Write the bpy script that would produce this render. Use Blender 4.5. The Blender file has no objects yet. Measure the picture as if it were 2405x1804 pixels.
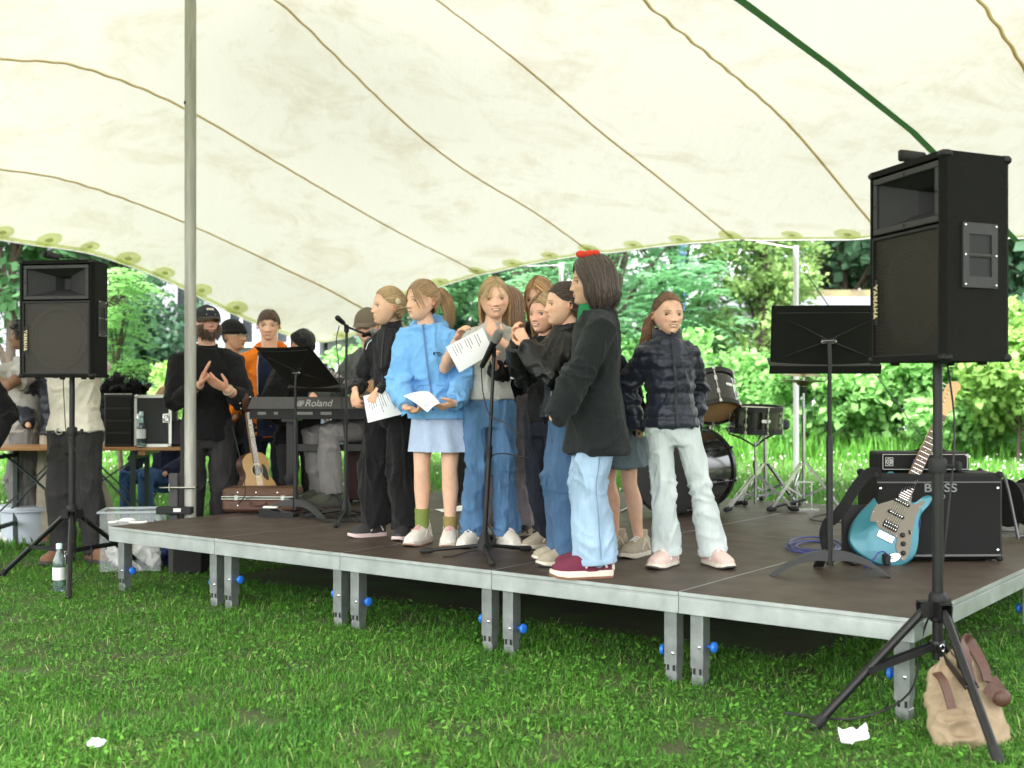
import bpy, bmesh, math, random
import numpy as np
from mathutils import Vector, Matrix, Euler, Quaternion

random.seed(7)
rng = np.random.default_rng(11)
PI = math.pi
R = math.radians
V = Vector
scene = bpy.context.scene
C = scene.collection

# ------------------------------------------------------------------ camera
CAM_H, FOC, CX, HY = 1.27, 2866.0, 1202.5, 906.0
cam_d = bpy.data.cameras.new('camera')
cam = bpy.data.objects.new('camera', cam_d)
C.objects.link(cam)
cam.location = (0, 0, CAM_H)
cam.rotation_euler = (R(90.08), 0, 0)
cam_d.sensor_width = 36.0
cam_d.lens = 36.0 * FOC / 2405.0
cam_d.clip_start = 0.05
cam_d.clip_end = 400
cam_d.dof.use_dof = True
cam_d.dof.focus_distance = 6.3
cam_d.dof.aperture_fstop = 2.9
scene.camera = cam

# ------------------------------------------------------------------ overcast daylight
SUN_EL, SUN_ROT = R(58), R(200)
world = bpy.data.worlds.new('World')
scene.world = world
world.use_nodes = True
nt = world.node_tree
nt.nodes.clear()
sky = nt.nodes.new('ShaderNodeTexSky')
sky.sky_type = 'NISHITA'
sky.sun_disc = False
sky.sun_elevation = SUN_EL
sky.sun_rotation = SUN_ROT
sky.air_density = 1.0
sky.dust_density = 4.0
hsv = nt.nodes.new('ShaderNodeHueSaturation')      # a closed cloud cover: hardly any blue left
hsv.inputs['Saturation'].default_value = 0.16
bg = nt.nodes.new('ShaderNodeBackground')
bg.inputs['Strength'].default_value = 0.15
wo = nt.nodes.new('ShaderNodeOutputWorld')
nt.links.new(sky.outputs['Color'], hsv.inputs['Color'])
nt.links.new(hsv.outputs['Color'], bg.inputs['Color'])
nt.links.new(bg.outputs['Background'], wo.inputs['Surface'])
sun_d = bpy.data.lights.new('sun', 'SUN')
sun_d.energy = 1.3
sun_d.angle = R(40)
sun_d.color = (1.0, 0.97, 0.93)
sun = bpy.data.objects.new('sun', sun_d)
C.objects.link(sun)
az = SUN_ROT
sdir = V((math.sin(az) * math.cos(SUN_EL), math.cos(az) * math.cos(SUN_EL), math.sin(SUN_EL)))
sun.rotation_euler = sdir.to_track_quat('Z', 'Y').to_euler()
vs = scene.view_settings
vs.view_transform = 'Standard'
vs.look = 'None'
vs.gamma = 1.0
vs.exposure = 2.75
vs.use_curve_mapping = False
cy = scene.cycles
cy.use_denoising = True
cy.max_bounces = 10
cy.diffuse_bounces = 5
cy.transmission_bounces = 8
cy.transparent_max_bounces = 12
cy.sample_clamp_indirect = 6.0
cy.caustics_reflective = False
cy.caustics_refractive = False

# ------------------------------------------------------------------ where things stand
DECK = 0.40


def at(px, py, Y):
 """a point Y metres in front of the photographer, seen at photo pixel (px, py)"""
 return V(((px - CX) / FOC * Y, Y, CAM_H - (py - HY) / FOC * Y))


def on(px, py, z=0.0):
 """the point of the level z seen at photo pixel (px, py)"""
 return at(px, py, (CAM_H - z) * FOC / (py - HY))


UX, VX = V((-0.8, 0.6, 0)), V((0.6, 0.8, 0))     # along the stage front (to its far corner) and away from it
RC = V((1.5017, 4.556, 0))                        # near front corner of the stage on the ground


# ------------------------------------------------------------------ materials
MATS = {}


def mat(name, col, rough=0.6, metal=0.0, var=0.0, vscale=20.0, bump=0.0, bscale=120.0, spec=0.5, sheen=0.0,
  coat=0.0, trans=0.0, ior=1.45, col2=None, stretch=None, emit=None, attr=None, island=0.0, sss=0.0, translucent=0.0, rvar=0.0):
 if name in MATS:
  return MATS[name]
 m = bpy.data.materials.new(name)
 MATS[name] = m
 m.use_nodes = True
 t = m.node_tree
 b = t.nodes['Principled BSDF']
 b.inputs['Base Color'].default_value = (*col, 1)
 b.inputs['Roughness'].default_value = rough
 b.inputs['Metallic'].default_value = metal
 b.inputs['Specular IOR Level'].default_value = spec
 b.inputs['IOR'].default_value = ior
 if sheen:
  b.inputs['Sheen Weight'].default_value = sheen
  b.inputs['Sheen Roughness'].default_value = 0.6
 if coat:
  b.inputs['Coat Weight'].default_value = coat
  b.inputs['Coat Roughness'].default_value = 0.08
 if trans:
  b.inputs['Transmission Weight'].default_value = trans
 if sss:
  b.inputs['Subsurface Weight'].default_value = sss
  b.inputs['Subsurface Radius'].default_value = (0.02, 0.008, 0.005)
 tc = t.nodes.new('ShaderNodeTexCoord')
 src = tc.outputs['Object']
 if stretch:
  mp = t.nodes.new('ShaderNodeMapping')
  mp.inputs['Scale'].default_value = stretch
  t.links.new(src, mp.inputs['Vector'])
  src = mp.outputs['Vector']
 colsock = None
 if attr:
  an = t.nodes.new('ShaderNodeAttribute')
  an.attribute_name = attr
  colsock = an.outputs['Color']
  t.links.new(colsock, b.inputs['Base Color'])
 if var or col2:
  n = t.nodes.new('ShaderNodeTexNoise')
  n.inputs['Scale'].default_value = vscale
  n.inputs['Detail'].default_value = 5
  n.inputs['Roughness'].default_value = 0.6
  t.links.new(src, n.inputs['Vector'])
  cr = t.nodes.new('ShaderNodeValToRGB')
  cr.color_ramp.elements[0].position = 0.32
  cr.color_ramp.elements[1].position = 0.68
  if colsock is not None:
   cr.color_ramp.elements[0].color = (1 - var, 1 - var, 1 - var, 1)
   cr.color_ramp.elements[1].color = (1 + var * 0.3, 1 + var * 0.3, 1 + var * 0.3, 1)
   mx = t.nodes.new('ShaderNodeMix')
   mx.data_type = 'RGBA'
   mx.blend_type = 'MULTIPLY'
   mx.inputs['Factor'].default_value = 1
   t.links.new(colsock, mx.inputs['A'])
   t.links.new(cr.outputs['Color'], mx.inputs['B'])
   colsock = mx.outputs['Result']
  else:
   c2 = col2 or tuple(c * (1 - var) for c in col)
   cr.color_ramp.elements[0].color = (*c2, 1)
   cr.color_ramp.elements[1].color = (*col, 1)
   colsock = cr.outputs['Color']
  t.links.new(n.outputs['Fac'], cr.inputs['Fac'])
  t.links.new(colsock, b.inputs['Base Color'])
  if rvar:
   mr = t.nodes.new('ShaderNodeMapRange')
   mr.inputs['To Min'].default_value = max(0.02, rough - rvar)
   mr.inputs['To Max'].default_value = min(1, rough + rvar)
   t.links.new(n.outputs['Fac'], mr.inputs['Value'])
   t.links.new(mr.outputs['Result'], b.inputs['Roughness'])
 if island:
  g = t.nodes.new('ShaderNodeNewGeometry')
  h = t.nodes.new('ShaderNodeHueSaturation')
  mr = t.nodes.new('ShaderNodeMapRange')
  mr.inputs['To Min'].default_value = 1 - island
  mr.inputs['To Max'].default_value = 1 + island
  t.links.new(g.outputs['Random Per Island'], mr.inputs['Value'])
  t.links.new(mr.outputs['Result'], h.inputs['Value'])
  if colsock is None:
   h.inputs['Color'].default_value = (*col, 1)
  else:
   t.links.new(colsock, h.inputs['Color'])
  colsock = h.outputs['Color']
  t.links.new(colsock, b.inputs['Base Color'])
 if bump:
  n2 = t.nodes.new('ShaderNodeTexNoise')
  n2.inputs['Scale'].default_value = bscale
  n2.inputs['Detail'].default_value = 3
  t.links.new(src, n2.inputs['Vector'])
  bp = t.nodes.new('ShaderNodeBump')
  bp.inputs['Strength'].default_value = bump
  bp.inputs['Distance'].default_value = 0.01
  t.links.new(n2.outputs['Fac'], bp.inputs['Height'])
  t.links.new(bp.outputs['Normal'], b.inputs['Normal'])
 if translucent:
  tr = t.nodes.new('ShaderNodeBsdfTranslucent')
  tr.inputs['Color'].default_value = (*col, 1)
  if colsock is not None:
   t.links.new(colsock, tr.inputs['Color'])
  ms = t.nodes.new('ShaderNodeMixShader')
  ms.inputs['Fac'].default_value = translucent
  out = t.nodes['Material Output']
  t.links.new(b.outputs['BSDF'], ms.inputs[1])
  t.links.new(tr.outputs['BSDF'], ms.inputs[2])
  t.links.new(ms.outputs['Shader'], out.inputs['Surface'])
 if emit:
  b.inputs['Emission Color'].default_value = (*col, 1)
  b.inputs['Emission Strength'].default_value = emit
 return m


# ------------------------------------------------------------------ mesh building
def frame_of(d):
 d = V(d).normalized()
 a = V((0, 0, 1)) if abs(d.z) < 0.9 else V((1, 0, 0))
 x = a.cross(d).normalized()
 return x, d.cross(x).normalized(), d


class MB:
 """collects shapes; build() links them as ONE mesh object"""

 def __init__(s):
  s.v, s.f, s.m, s.i = [], [], [], 0

 def mi(s, i):
  s.i = i
  return s

 def add(s, vs, fs):
  o = len(s.v)
  s.v.extend(tuple(p) for p in vs)
  s.f.extend(tuple(i + o for i in f) for f in fs)
  s.m.extend([s.i] * len(fs))
  return s

 def box(s, c, d, M=None, b=0.0):
  x, y, z = d[0] / 2, d[1] / 2, d[2] / 2
  if b:
   pts = []
   for sx in (-1, 1):
    for sy in (-1, 1):
     for sz in (-1, 1):
      pts += [(sx * (x - b), sy * (y - b), sz * z), (sx * (x - b), sy * y, sz * (z - b)), (sx * x, sy * (y - b), sz * (z - b))]
   bm = bmesh.new()
   for p in pts:
    bm.verts.new(p)
   bmesh.ops.convex_hull(bm, input=bm.verts)
   bmesh.ops.dissolve_limit(bm, angle_limit=0.02, verts=bm.verts, edges=bm.edges)
   bm.verts.index_update()
   vs = [q.co.copy() for q in bm.verts]
   fs = [[q.index for q in f.verts] for f in bm.faces]
   bm.free()
  else:
   vs = [V((a * x, e * y, g * z)) for a in (-1, 1) for e in (-1, 1) for g in (-1, 1)]
   fs = [(0, 1, 3, 2), (4, 6, 7, 5), (0, 4, 5, 1), (2, 3, 7, 6), (0, 2, 6, 4), (1, 5, 7, 3)]
  if M is not None:
   vs = [M @ p for p in vs]
  c = V(c)
  return s.add([p + c for p in vs], fs)

 def bar(s, a, b, w, h, up=(0, 0, 1)):
  a, b = V(a), V(b)
  d = (b - a)
  z = d.normalized()
  x = V(up).cross(z)
  if x.length < 1e-4:
   x = V((1, 0, 0)).cross(z)
  x.normalize()
  y = z.cross(x)
  M = Matrix((x, y, z)).transposed()
  return s.box((a + b) / 2, (w, h, d.length), M)

 def tube(s, pts, rad, n=8, cap=True):
  pts = [V(p) for p in pts]
  k = len(pts)
  if not isinstance(rad, (list, tuple)):
   rad = [rad] * k
  x = None
  vs, fs = [], []
  for i, p in enumerate(pts):
   d = (pts[min(i + 1, k - 1)] - pts[max(i - 1, 0)])
   if d.length < 1e-9:
    d = V((0, 0, 1))
   d.normalize()
   if x is None:
    x = frame_of(d)[0]
   else:
    x = (x - d * x.dot(d))
    x = x.normalized() if x.length > 1e-6 else frame_of(d)[0]
   y = d.cross(x)
   for j in range(n):
    a = 2 * PI * j / n
    vs.append(p + (x * math.cos(a) + y * math.sin(a)) * rad[i])
  for i in range(k - 1):
   for j in range(n):
    q = (j + 1) % n
    fs.append((i * n + j, i * n + q, (i + 1) * n + q, (i + 1) * n + j))
  if cap:
   fs.append(tuple(range(n - 1, -1, -1)))
   fs.append(tuple((k - 1) * n + j for j in range(n)))
  return s.add(vs, fs)

 def limb(s, pts, rad, n=14, flat=False):
  """tube with rounded ends, for bodies"""
  pts = [V(p) for p in pts]
  rad = list(rad)
  d0, d1 = (pts[0] - pts[1]).normalized(), (pts[-1] - pts[-2]).normalized()
  a = [pts[0] + d0 * rad[0] * q for q in (0.95, 0.7)]
  ra = [rad[0] * q for q in (0.25, 0.72)]
  b = [pts[-1] + d1 * rad[-1] * q for q in (0.7, 0.95)]
  rb = [rad[-1] * q for q in (0.72, 0.25)]
  if flat:
   return s.tube(a + pts, ra + rad, n)
  return s.tube(a + pts + b, ra + rad + rb, n)

 def loft(s, rings, n=24, cap=True, wob=None, closed=True):
  """rings of (centre, x half axis, y half axis)"""
  vs, fs = [], []
  k = len(rings)
  for i, (c, ax, ay) in enumerate(rings):
   c, ax, ay = V(c), V(ax), V(ay)
   for j in range(n):
    a = 2 * PI * j / n
    q = 1 + (wob(i, a) if wob else 0)
    vs.append(c + (ax * math.cos(a) + ay * math.sin(a)) * q)
  for i in range(k - 1):
   for j in range(n):
    q = (j + 1) % n
    fs.append((i * n + j, i * n + q, (i + 1) * n + q, (i + 1) * n + j))
  if cap:
   fs.append(tuple(range(n - 1, -1, -1)))
   fs.append(tuple((k - 1) * n + j for j in range(n)))
  return s.add(vs, fs)

 def ell(s, c, r, M=None, nu=14, nv=10):
  vs, fs = [], []
  for i in range(nv + 1):
   th = PI * i / nv
   for j in range(nu):
    a = 2 * PI * j / nu
    p = V((r[0] * math.sin(th) * math.cos(a), r[1] * math.sin(th) * math.sin(a), r[2] * math.cos(th)))
    if M is not None:
     p = M @ p
    vs.append(p + V(c))
  for i in range(nv):
   for j in range(nu):
    q = (j + 1) % nu
    fs.append((i * nu + j, (i + 1) * nu + j, (i + 1) * nu + q, i * nu + q))
  return s.add(vs, fs)

 def lathe(s, prof, c=(0, 0, 0), d=(0, 0, 1), n=24, cap=True):
  x, y, z = frame_of(d)
  c = V(c)
  return s.loft([(c + z * h, x * r, y * r) for r, h in prof], n, cap)

 def prism(s, poly, z0, z1, M=None):
  k = len(poly)
  vs = [V((p[0], p[1], z0)) for p in poly] + [V((p[0], p[1], z1)) for p in poly]
  fs = [tuple(range(k - 1, -1, -1)), tuple(range(k, 2 * k))] + [(i, (i + 1) % k, k + (i + 1) % k, k + i) for i in range(k)]
  if M is not None:
   vs = [M @ p for p in vs]
  return s.add(vs, fs)

 def build(s, name, m, parent=None, smooth=True, angle=40, kind=None):
  return mesh_obj(name, s.v, s.f, m, parent, smooth, angle, s.m if max(s.m, default=0) > 0 else None, kind)


def mesh_obj(name, vs, fs, m, parent=None, smooth=True, angle=40, mi=None, kind=None):
 me = bpy.data.meshes.new(name)
 me.from_pydata([tuple(p) for p in vs], [], fs)
 if smooth:
  me.polygons.foreach_set('use_smooth', [True] * len(me.polygons))
  if angle:
   me.set_sharp_from_angle(angle=R(angle))
 for q in (m if isinstance(m, (list, tuple)) else [m]):
  me.materials.append(q)
 if mi is not None:
  me.polygons.foreach_set('material_index', mi)
 me.update()
 o = bpy.data.objects.new(name, me)
 C.objects.link(o)
 if parent is not None:
  o.parent = parent
 if kind:
  o['kind'] = kind
 return o


def quad_mesh(name, P, mats, parent=None, tri=False, smooth=False, mi=None):
 """numpy (n, k, 3) polygons with k corners each, as one mesh"""
 n, k, _ = P.shape
 me = bpy.data.meshes.new(name)
 me.vertices.add(n * k)
 me.vertices.foreach_set('co', P.reshape(-1).astype(np.float32))
 me.loops.add(n * k)
 me.loops.foreach_set('vertex_index', np.arange(n * k, dtype=np.int32))
 me.polygons.add(n)
 me.polygons.foreach_set('loop_start', np.arange(0, n * k, k, dtype=np.int32))
 if smooth:
  me.polygons.foreach_set('use_smooth', np.ones(n, dtype=bool))
 for q in mats:
  me.materials.append(q)
 if mi is not None:
  me.polygons.foreach_set('material_index', mi.astype(np.int32))
 me.update(calc_edges=True)
 o = bpy.data.objects.new(name, me)
 C.objects.link(o)
 if parent is not None:
  o.parent = parent
 return o


def thing(name, label, cat, loc=(0, 0, 0), rz=0.0, group=None):
 o = bpy.data.objects.new(name, None)
 C.objects.link(o)
 o.empty_display_size = 0.1
 o.location = loc
 o.rotation_euler = (0, 0, rz)
 return tag(o, label, cat, group)


def tag(o, label, cat, group=None):
 o['label'], o['category'] = label, cat
 if group:
  o['group'] = group
 return o


def struct(o):
 o['kind'] = 'structure'
 return o


def dup(o, parent=None):
 c = o.copy()
 C.objects.link(c)
 c.parent = parent
 for ch in o.children:
  dup(ch, c)
 return c


def text(name, body, size, m, parent, M, extrude=0.0015, shear=0.0, squeeze=1.0, bold=0.0):
 cu = bpy.data.curves.new(name, 'FONT')
 cu.body = body
 cu.size = size
 cu.extrude = extrude
 cu.shear = shear
 cu.offset = bold
 cu.align_x = 'CENTER'
 cu.align_y = 'CENTER'
 cu.materials.append(m)
 o = bpy.data.objects.new(name, cu)
 C.objects.link(o)
 dg = bpy.context.evaluated_depsgraph_get()
 me = bpy.data.meshes.new_from_object(o.evaluated_get(dg))
 bpy.data.objects.remove(o)
 bpy.data.curves.remove(cu)
 o = bpy.data.objects.new(name, me)
 C.objects.link(o)
 o.parent = parent
 o.matrix_local = M @ Matrix.Diagonal((squeeze, 1, 1, 1))
 return o


def basis(x, y, z, o):
 M = Matrix((V(x), V(y), V(z))).transposed().to_4x4()
 M.translation = V(o)
 return M


# value noise, vectorised
def _h(i, j, k, s):
 n = (i * 374761393 + j * 668265263 + k * 2147483647 + s * 1274126177) & 0xFFFFFFFF
 n = ((n ^ (n >> 13)) * 1274126177) & 0xFFFFFFFF
 return ((n ^ (n >> 16)) & 0xFFFF) / 65535.0


def noise3(p, seed=0):
 p = np.asarray(p, dtype=np.float64)
 i = np.floor(p).astype(np.int64)
 f = p - i
 f = f * f * (3 - 2 * f)
 r = 0
 for a in (0, 1):
  for b in (0, 1):
   for c in (0, 1):
    w = (f[:, 0] if a else 1 - f[:, 0]) * (f[:, 1] if b else 1 - f[:, 1]) * (f[:, 2] if c else 1 - f[:, 2])
    r = r + w * _h(i[:, 0] + a, i[:, 1] + b, i[:, 2] + c, seed)
 return r * 2 - 1


def clump_points(r, c, rad, k):
 d = r.normal(size=(k, 3))
 d /= np.linalg.norm(d, axis=1)[:, None]
 return np.array(c) + d * (r.random(k) ** 0.42)[:, None] * np.array(rad)
# ================================================================== ground and grass
M_SOIL = mat('soil', (0.055, 0.105, 0.02), 0.95, var=0.5, vscale=2.5, col2=(0.05, 0.05, 0.022), bump=0.6, bscale=60)
M_GRASS = mat('grass_blade', (0.112, 0.30, 0.036), 0.5, island=0.5, spec=0.25, translucent=0.35, var=0.35, vscale=1.6, col2=(0.07, 0.22, 0.032))
M_CLIP = mat('grass_clipping', (0.30, 0.40, 0.12), 0.7, island=0.4, translucent=0.25)
M_WEED = mat('weed_leaf', (0.10, 0.27, 0.036), 0.6, spec=0.25, island=0.6, translucent=0.3)
M_CLOVER = mat('clover_flower', (0.75, 0.76, 0.66), 0.8)
g = MB()
gx, gy = [], []
N = 40
xs = [-120 + 240 * (0.5 + 0.5 * math.copysign(abs(2 * i / N - 1) ** 2.2, 2 * i / N - 1)) for i in range(N + 1)]
ys = [-40 + 200 * ((i / N) ** 1.6) for i in range(N + 1)]
gv = [(x, y, 0.0) for y in ys for x in xs]
gf = [(j * (N + 1) + i, j * (N + 1) + i + 1, (j + 1) * (N + 1) + i + 1, (j + 1) * (N + 1) + i) for j in range(N) for i in range(N)]
ground = struct(mesh_obj('ground', gv, gf, M_SOIL))

BARE = [on(712, 1565), on(913, 1728), on(1590, 1760), on(250, 1590), on(1665, 1700), on(870, 1800), on(640, 1700)]
BARE_R = [0.13, 0.10, 0.10, 0.12, 0.09, 0.10, 0.07]


def stage_local(x, y):
 dx, dy = x - RC.x, y - RC.y
 return dx * 0.8 - dy * 0.6, dx * 0.6 + dy * 0.8      # local x (<=0 over the stage), local y


def blades(n, y0, y1, ln, wd, lean, dens_pow=1.0, seed=1, bare=True, under=0.75):
 r = np.random.default_rng(seed)
 Y = y0 + (y1 - y0) * r.random(n) ** dens_pow
 X = (r.random(n) * 2 - 1) * (0.435 * Y + 1.3)
 keep = np.ones(n, bool)
 lx, ly = stage_local(X, Y)
 keep &= ~((lx < -under) & (lx > -5 + 0.15) & (ly > under) & (ly < 4 - 0.2))
 # tufts: density follows noise
 q = noise3(np.stack([X * 7, Y * 7, X * 0 + seed], 1), seed)
 keep &= (q + 1) * 0.5 > r.random(n) * 0.55
 if bare:
  for b, br in zip(BARE, BARE_R):
   d = np.hypot((X - b.x) / br, (Y - b.y) / (br * 1.3))
   keep &= ~((d < 1.0) & (r.random(n) > d * d * 0.9))
 X, Y = X[keep], Y[keep]
 n = len(X)
 a = r.random(n) * 2 * PI
 h = ln * (0.45 + 0.8 * r.random(n)) * (1 + 0.35 * noise3(np.stack([X * 1.7, Y * 1.7, X * 0], 1), 5))
 le = lean * (0.3 + r.random(n))
 dx, dy = np.cos(a), np.sin(a)
 w = wd * (0.6 + 0.7 * r.random(n)) * 0.5
 P = np.zeros((n, 5, 3))
 wx, wy = -dy * w, dx * w
 up = np.cos(le * 0.5), np.sin(le * 0.5)
 P[:, 0] = np.stack([X - wx, Y - wy, X * 0], 1)
 P[:, 1] = np.stack([X + wx, Y + wy, X * 0], 1)
 mx, my, mz = X + dx * h * 0.55 * up[1], Y + dy * h * 0.55 * up[1], h * 0.55 * up[0]
 P[:, 2] = np.stack([mx + wx * 0.8, my + wy * 0.8, mz], 1)
 P[:, 3] = np.stack([mx - wx * 0.8, my - wy * 0.8, mz], 1)
 P[:, 4] = np.stack([mx + dx * h * 0.5 * np.sin(le), my + dy * h * 0.5 * np.sin(le), mz + h * 0.5 * np.cos(le)], 1)
 return P


def blade_obj(name, P, m, parent=None):
 n = len(P)
 me = bpy.data.meshes.new(name)
 me.vertices.add(n * 5)
 me.vertices.foreach_set('co', P.reshape(-1).astype(np.float32))
 base = np.arange(n, dtype=np.int32)[:, None] * 5
 loops = np.concatenate([base + np.array([[0, 1, 2, 3]]), base + np.array([[3, 2, 4]])], 1).reshape(-1)
 me.loops.add(n * 7)
 me.loops.foreach_set('vertex_index', loops.astype(np.int32))
 me.polygons.add(n * 2)
 st = np.stack([np.arange(n) * 7, np.arange(n) * 7 + 4], 1).reshape(-1)
 me.polygons.foreach_set('loop_start', st.astype(np.int32))
 me.materials.append(m)
 me.update(calc_edges=True)
 o = bpy.data.objects.new(name, me)
 C.objects.link(o)
 o.parent = parent
 o['kind'] = 'stuff'
 return o


grass = bpy.data.objects.new('grass', None)
C.objects.link(grass)
tag(grass, 'short mown green lawn in front of and behind the stage', 'grass')
grass['kind'] = 'stuff'
NB = 1.0
blade_obj('grass_blades', blades(int(420000 * NB), 3.2, 9.5, 0.031, 0.0042, 1.5, 1.25, 1), M_GRASS, grass)
blade_obj('grass_blades', blades(int(105000 * NB), 9.0, 25.0, 0.085, 0.014, 0.8, 1.0, 2, False), M_GRASS, grass)
blade_obj('clippings', blades(26000, 3.7, 9.0, 0.05, 0.004, 2.6, 1.2, 3), M_CLIP, grass)
tall = blades(30000, 20.5, 26.0, 0.42, 0.02, 0.7, 0.8, 4, False)
tall = tall[tall[:, 0, 0] > 0.5]
blade_obj('tall_grass', tall, M_GRASS, grass)


def leaf_quads(X, Y, Z, size, r, flat=0.5, asp=0.6):
 """pointed leaves (kites) with a random lie"""
 n = len(X)
 a = r.random(n) * 2 * PI
 til = (r.random(n) - 0.5) * 2 * flat
 d = np.stack([np.cos(a) * np.cos(til), np.sin(a) * np.cos(til), np.sin(til)], 1)
 s = np.stack([-np.sin(a), np.cos(a), (r.random(n) - 0.5) * flat * 1.5], 1)
 s /= np.linalg.norm(s, axis=1)[:, None]
 o = np.stack([X, Y, Z], 1)
 L = (size * (0.6 + 0.8 * r.random(n)))[:, None]
 P = np.zeros((n, 4, 3))
 P[:, 0] = o
 P[:, 1] = o + d * L * 0.55 + s * L * asp * 0.5
 P[:, 2] = o + d * L
 P[:, 3] = o + d * L * 0.55 - s * L * asp * 0.5
 return P


r_ = np.random.default_rng(21)
n = 34000
Y = 3.7 + 6 * r_.random(n) ** 1.2
X = (r_.random(n) * 2 - 1) * (0.43 * Y + 0.3)
lx, ly = stage_local(X, Y)
q = noise3(np.stack([X * 4, Y * 4, X * 0], 1), 9)
near_stage = (lx < 0.2) & (ly > -0.55)
k = ((q > -0.15) | near_stage) & ~((lx < -0.8) & (lx > -4.8) & (ly > 0.8) & (ly < 3.8))
X, Y = X[k], Y[k]
o = quad_mesh('weed_leaves', leaf_quads(X, Y, 0.010 + 0.020 * r_.random(len(X)), 0.023, r_, 0.6, 0.6), [M_WEED], grass)
o['kind'] = 'stuff'
n = 1100
Y = 9.5 + 13 * r_.random(n)
X = (r_.random(n) * 2 - 1) * (0.43 * Y + 0.3)
P = np.zeros((n, 4, 3))
o3 = np.stack([X, Y, 0.09 + 0.05 * r_.random(n)], 1)
w = 0.009 + 0.006 * r_.random(n)
for j, (a, b) in enumerate(((-1, 0), (0, -1), (1, 0), (0, 1))):
 P[:, j] = o3 + np.stack([a * w, w * 0, b * w], 1)
o = quad_mesh('clover_flowers', P, [M_CLOVER], grass)
o['kind'] = 'stuff'

# ================================================================== stage of ten decks
M_ALU = mat('stage_aluminium', (0.54, 0.57, 0.57), 0.42, 0.8, var=0.22, vscale=9, bump=0.04, bscale=200, rvar=0.12)
M_ALU2 = mat('leg_aluminium', (0.36, 0.38, 0.38), 0.45, 0.85, var=0.3, vscale=14, rvar=0.12)
M_DECK = mat('deck_board', (0.050, 0.034, 0.025), 0.5, spec=0.35, var=0.3, vscale=5, bump=0.12, bscale=420, rvar=0.1, col2=(0.072, 0.054, 0.042))
M_KNOB = mat('blue_knob', (0.02, 0.16, 0.62), 0.35)
M_DARK = mat('dark_slot', (0.012, 0.012, 0.012), 0.7)
M_BOLT = mat('bolt', (0.7, 0.7, 0.7), 0.25, 1.0)
RZ = math.atan2(-0.6, 0.8)


def deck_module(i, row, label):
 c = RC - (-UX) * (i + 0.5) + VX * (row * 2 + 1)
 t = thing('stage_deck', label, 'stage deck', (c.x, c.y, 0), RZ, 'stage decks')
 hw, hd = 0.4985, 0.9985
 b = MB().box((0, 0, DECK - 0.009), (2 * hw - 0.010, 2 * hd - 0.010, 0.018))
 b.build('deck_board', M_DECK, t, False)
 for sy in (-1, 1):      # rails with a proud lip and a groove
  f = MB()
  y = sy * (hd - 0.0155)
  f.box((0, sy * (hd - 0.0023), DECK - 0.009), (2 * hw, 0.0045, 0.016))
  f.box((0, y, DECK - 0.0215), (2 * hw, 0.031, 0.005))
  f.box((0, y - sy * 0.003, DECK - 0.0275), (2 * hw, 0.025, 0.007))
  f.box((0, y - sy * 0.001, DECK - 0.061), (2 * hw, 0.029, 0.060))
  f.build('long_rail' if False else 'rail', M_ALU, t, False)
 for sx in (-1, 1):
  f = MB()
  x = sx * (hw - 0.0155)
  L = 2 * hd - 0.0625
  f.box((sx * (hw - 0.0023), 0, DECK - 0.009), (0.0045, L + 0.05, 0.016))
  f.box((x, 0, DECK - 0.0215), (0.031, L, 0.005))
  f.box((x - sx * 0.003, 0, DECK - 0.0275), (0.025, L, 0.007))
  f.box((x - sx * 0.001, 0, DECK - 0.061), (0.029, L, 0.060))
  f.build('rail', M_ALU, t, False)
 fronts = (-1, 1) if row == 0 else (1,)
 for sx in (-1, 1):
  for sy in fronts:
   L = MB()
   x, y = sx * (hw - 0.062), sy * (hd - 0.075)
   L.box((x, y, (0.31 + 0.075) / 2), (0.06, 0.06, 0.31 - 0.075))
   L.box((x, y, 0.06), (0.05, 0.05, 0.034))
   L.box((x, y, 0.021), (0.057, 0.057, 0.046), b=0.004)
   lg = L.build('leg', M_ALU2, t, False)
   s = MB()
   for q in (-0.014, 0.0145):
    s.box((x + q, y - 0.0262, 0.061), (0.010, 0.004, 0.024))
    s.box((x - 0.0262, y + q, 0.061), (0.004, 0.010, 0.024))
   s.build('slot', M_DARK, lg, False)
   kx = -sx
   kz = 0.125 + 0.02 * ((i * 7 + sy) % 3)
   K = MB()
   ky = y + 0.012
   K.lathe([(0.008, 0.0), (0.008, 0.018), (0.021, 0.02), (0.024, 0.028), (0.021, 0.036), (0.01, 0.041)], (x + kx * 0.031, ky, kz), (kx, 0, 0), 14)
   K.build('knob', M_KNOB, lg)
   B = MB()
   B.lathe([(0.007, 0), (0.007, 0.004), (0.003, 0.006)], (x + 0.012, y - 0.03, kz), (0, -1, 0), 8)
   B.build('bolt', M_BOLT, lg)
 return t


ordw = ['nearest the bass amplifier corner', 'second along the front', 'middle one of the front', 'fourth along the front', 'at the far left front corner']
pos = ['beside the teal guitar at the near right corner', 'under the girl in the quilted navy jacket', 'under the burgundy shoes', 'under the white velcro sneakers', 'at the far left corner beside the water bottle']
pos2 = ['under the guitar amplifier', 'under the hi-hat and snare stands', 'under the bass drum', 'under the black speaker cabinet', 'under the keyboard and music stand']
for i in range(5):
 deck_module(i, 0, 'front row stage deck ' + pos[i])
 deck_module(i, 1, 'rear row stage deck ' + pos2[i])

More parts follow.
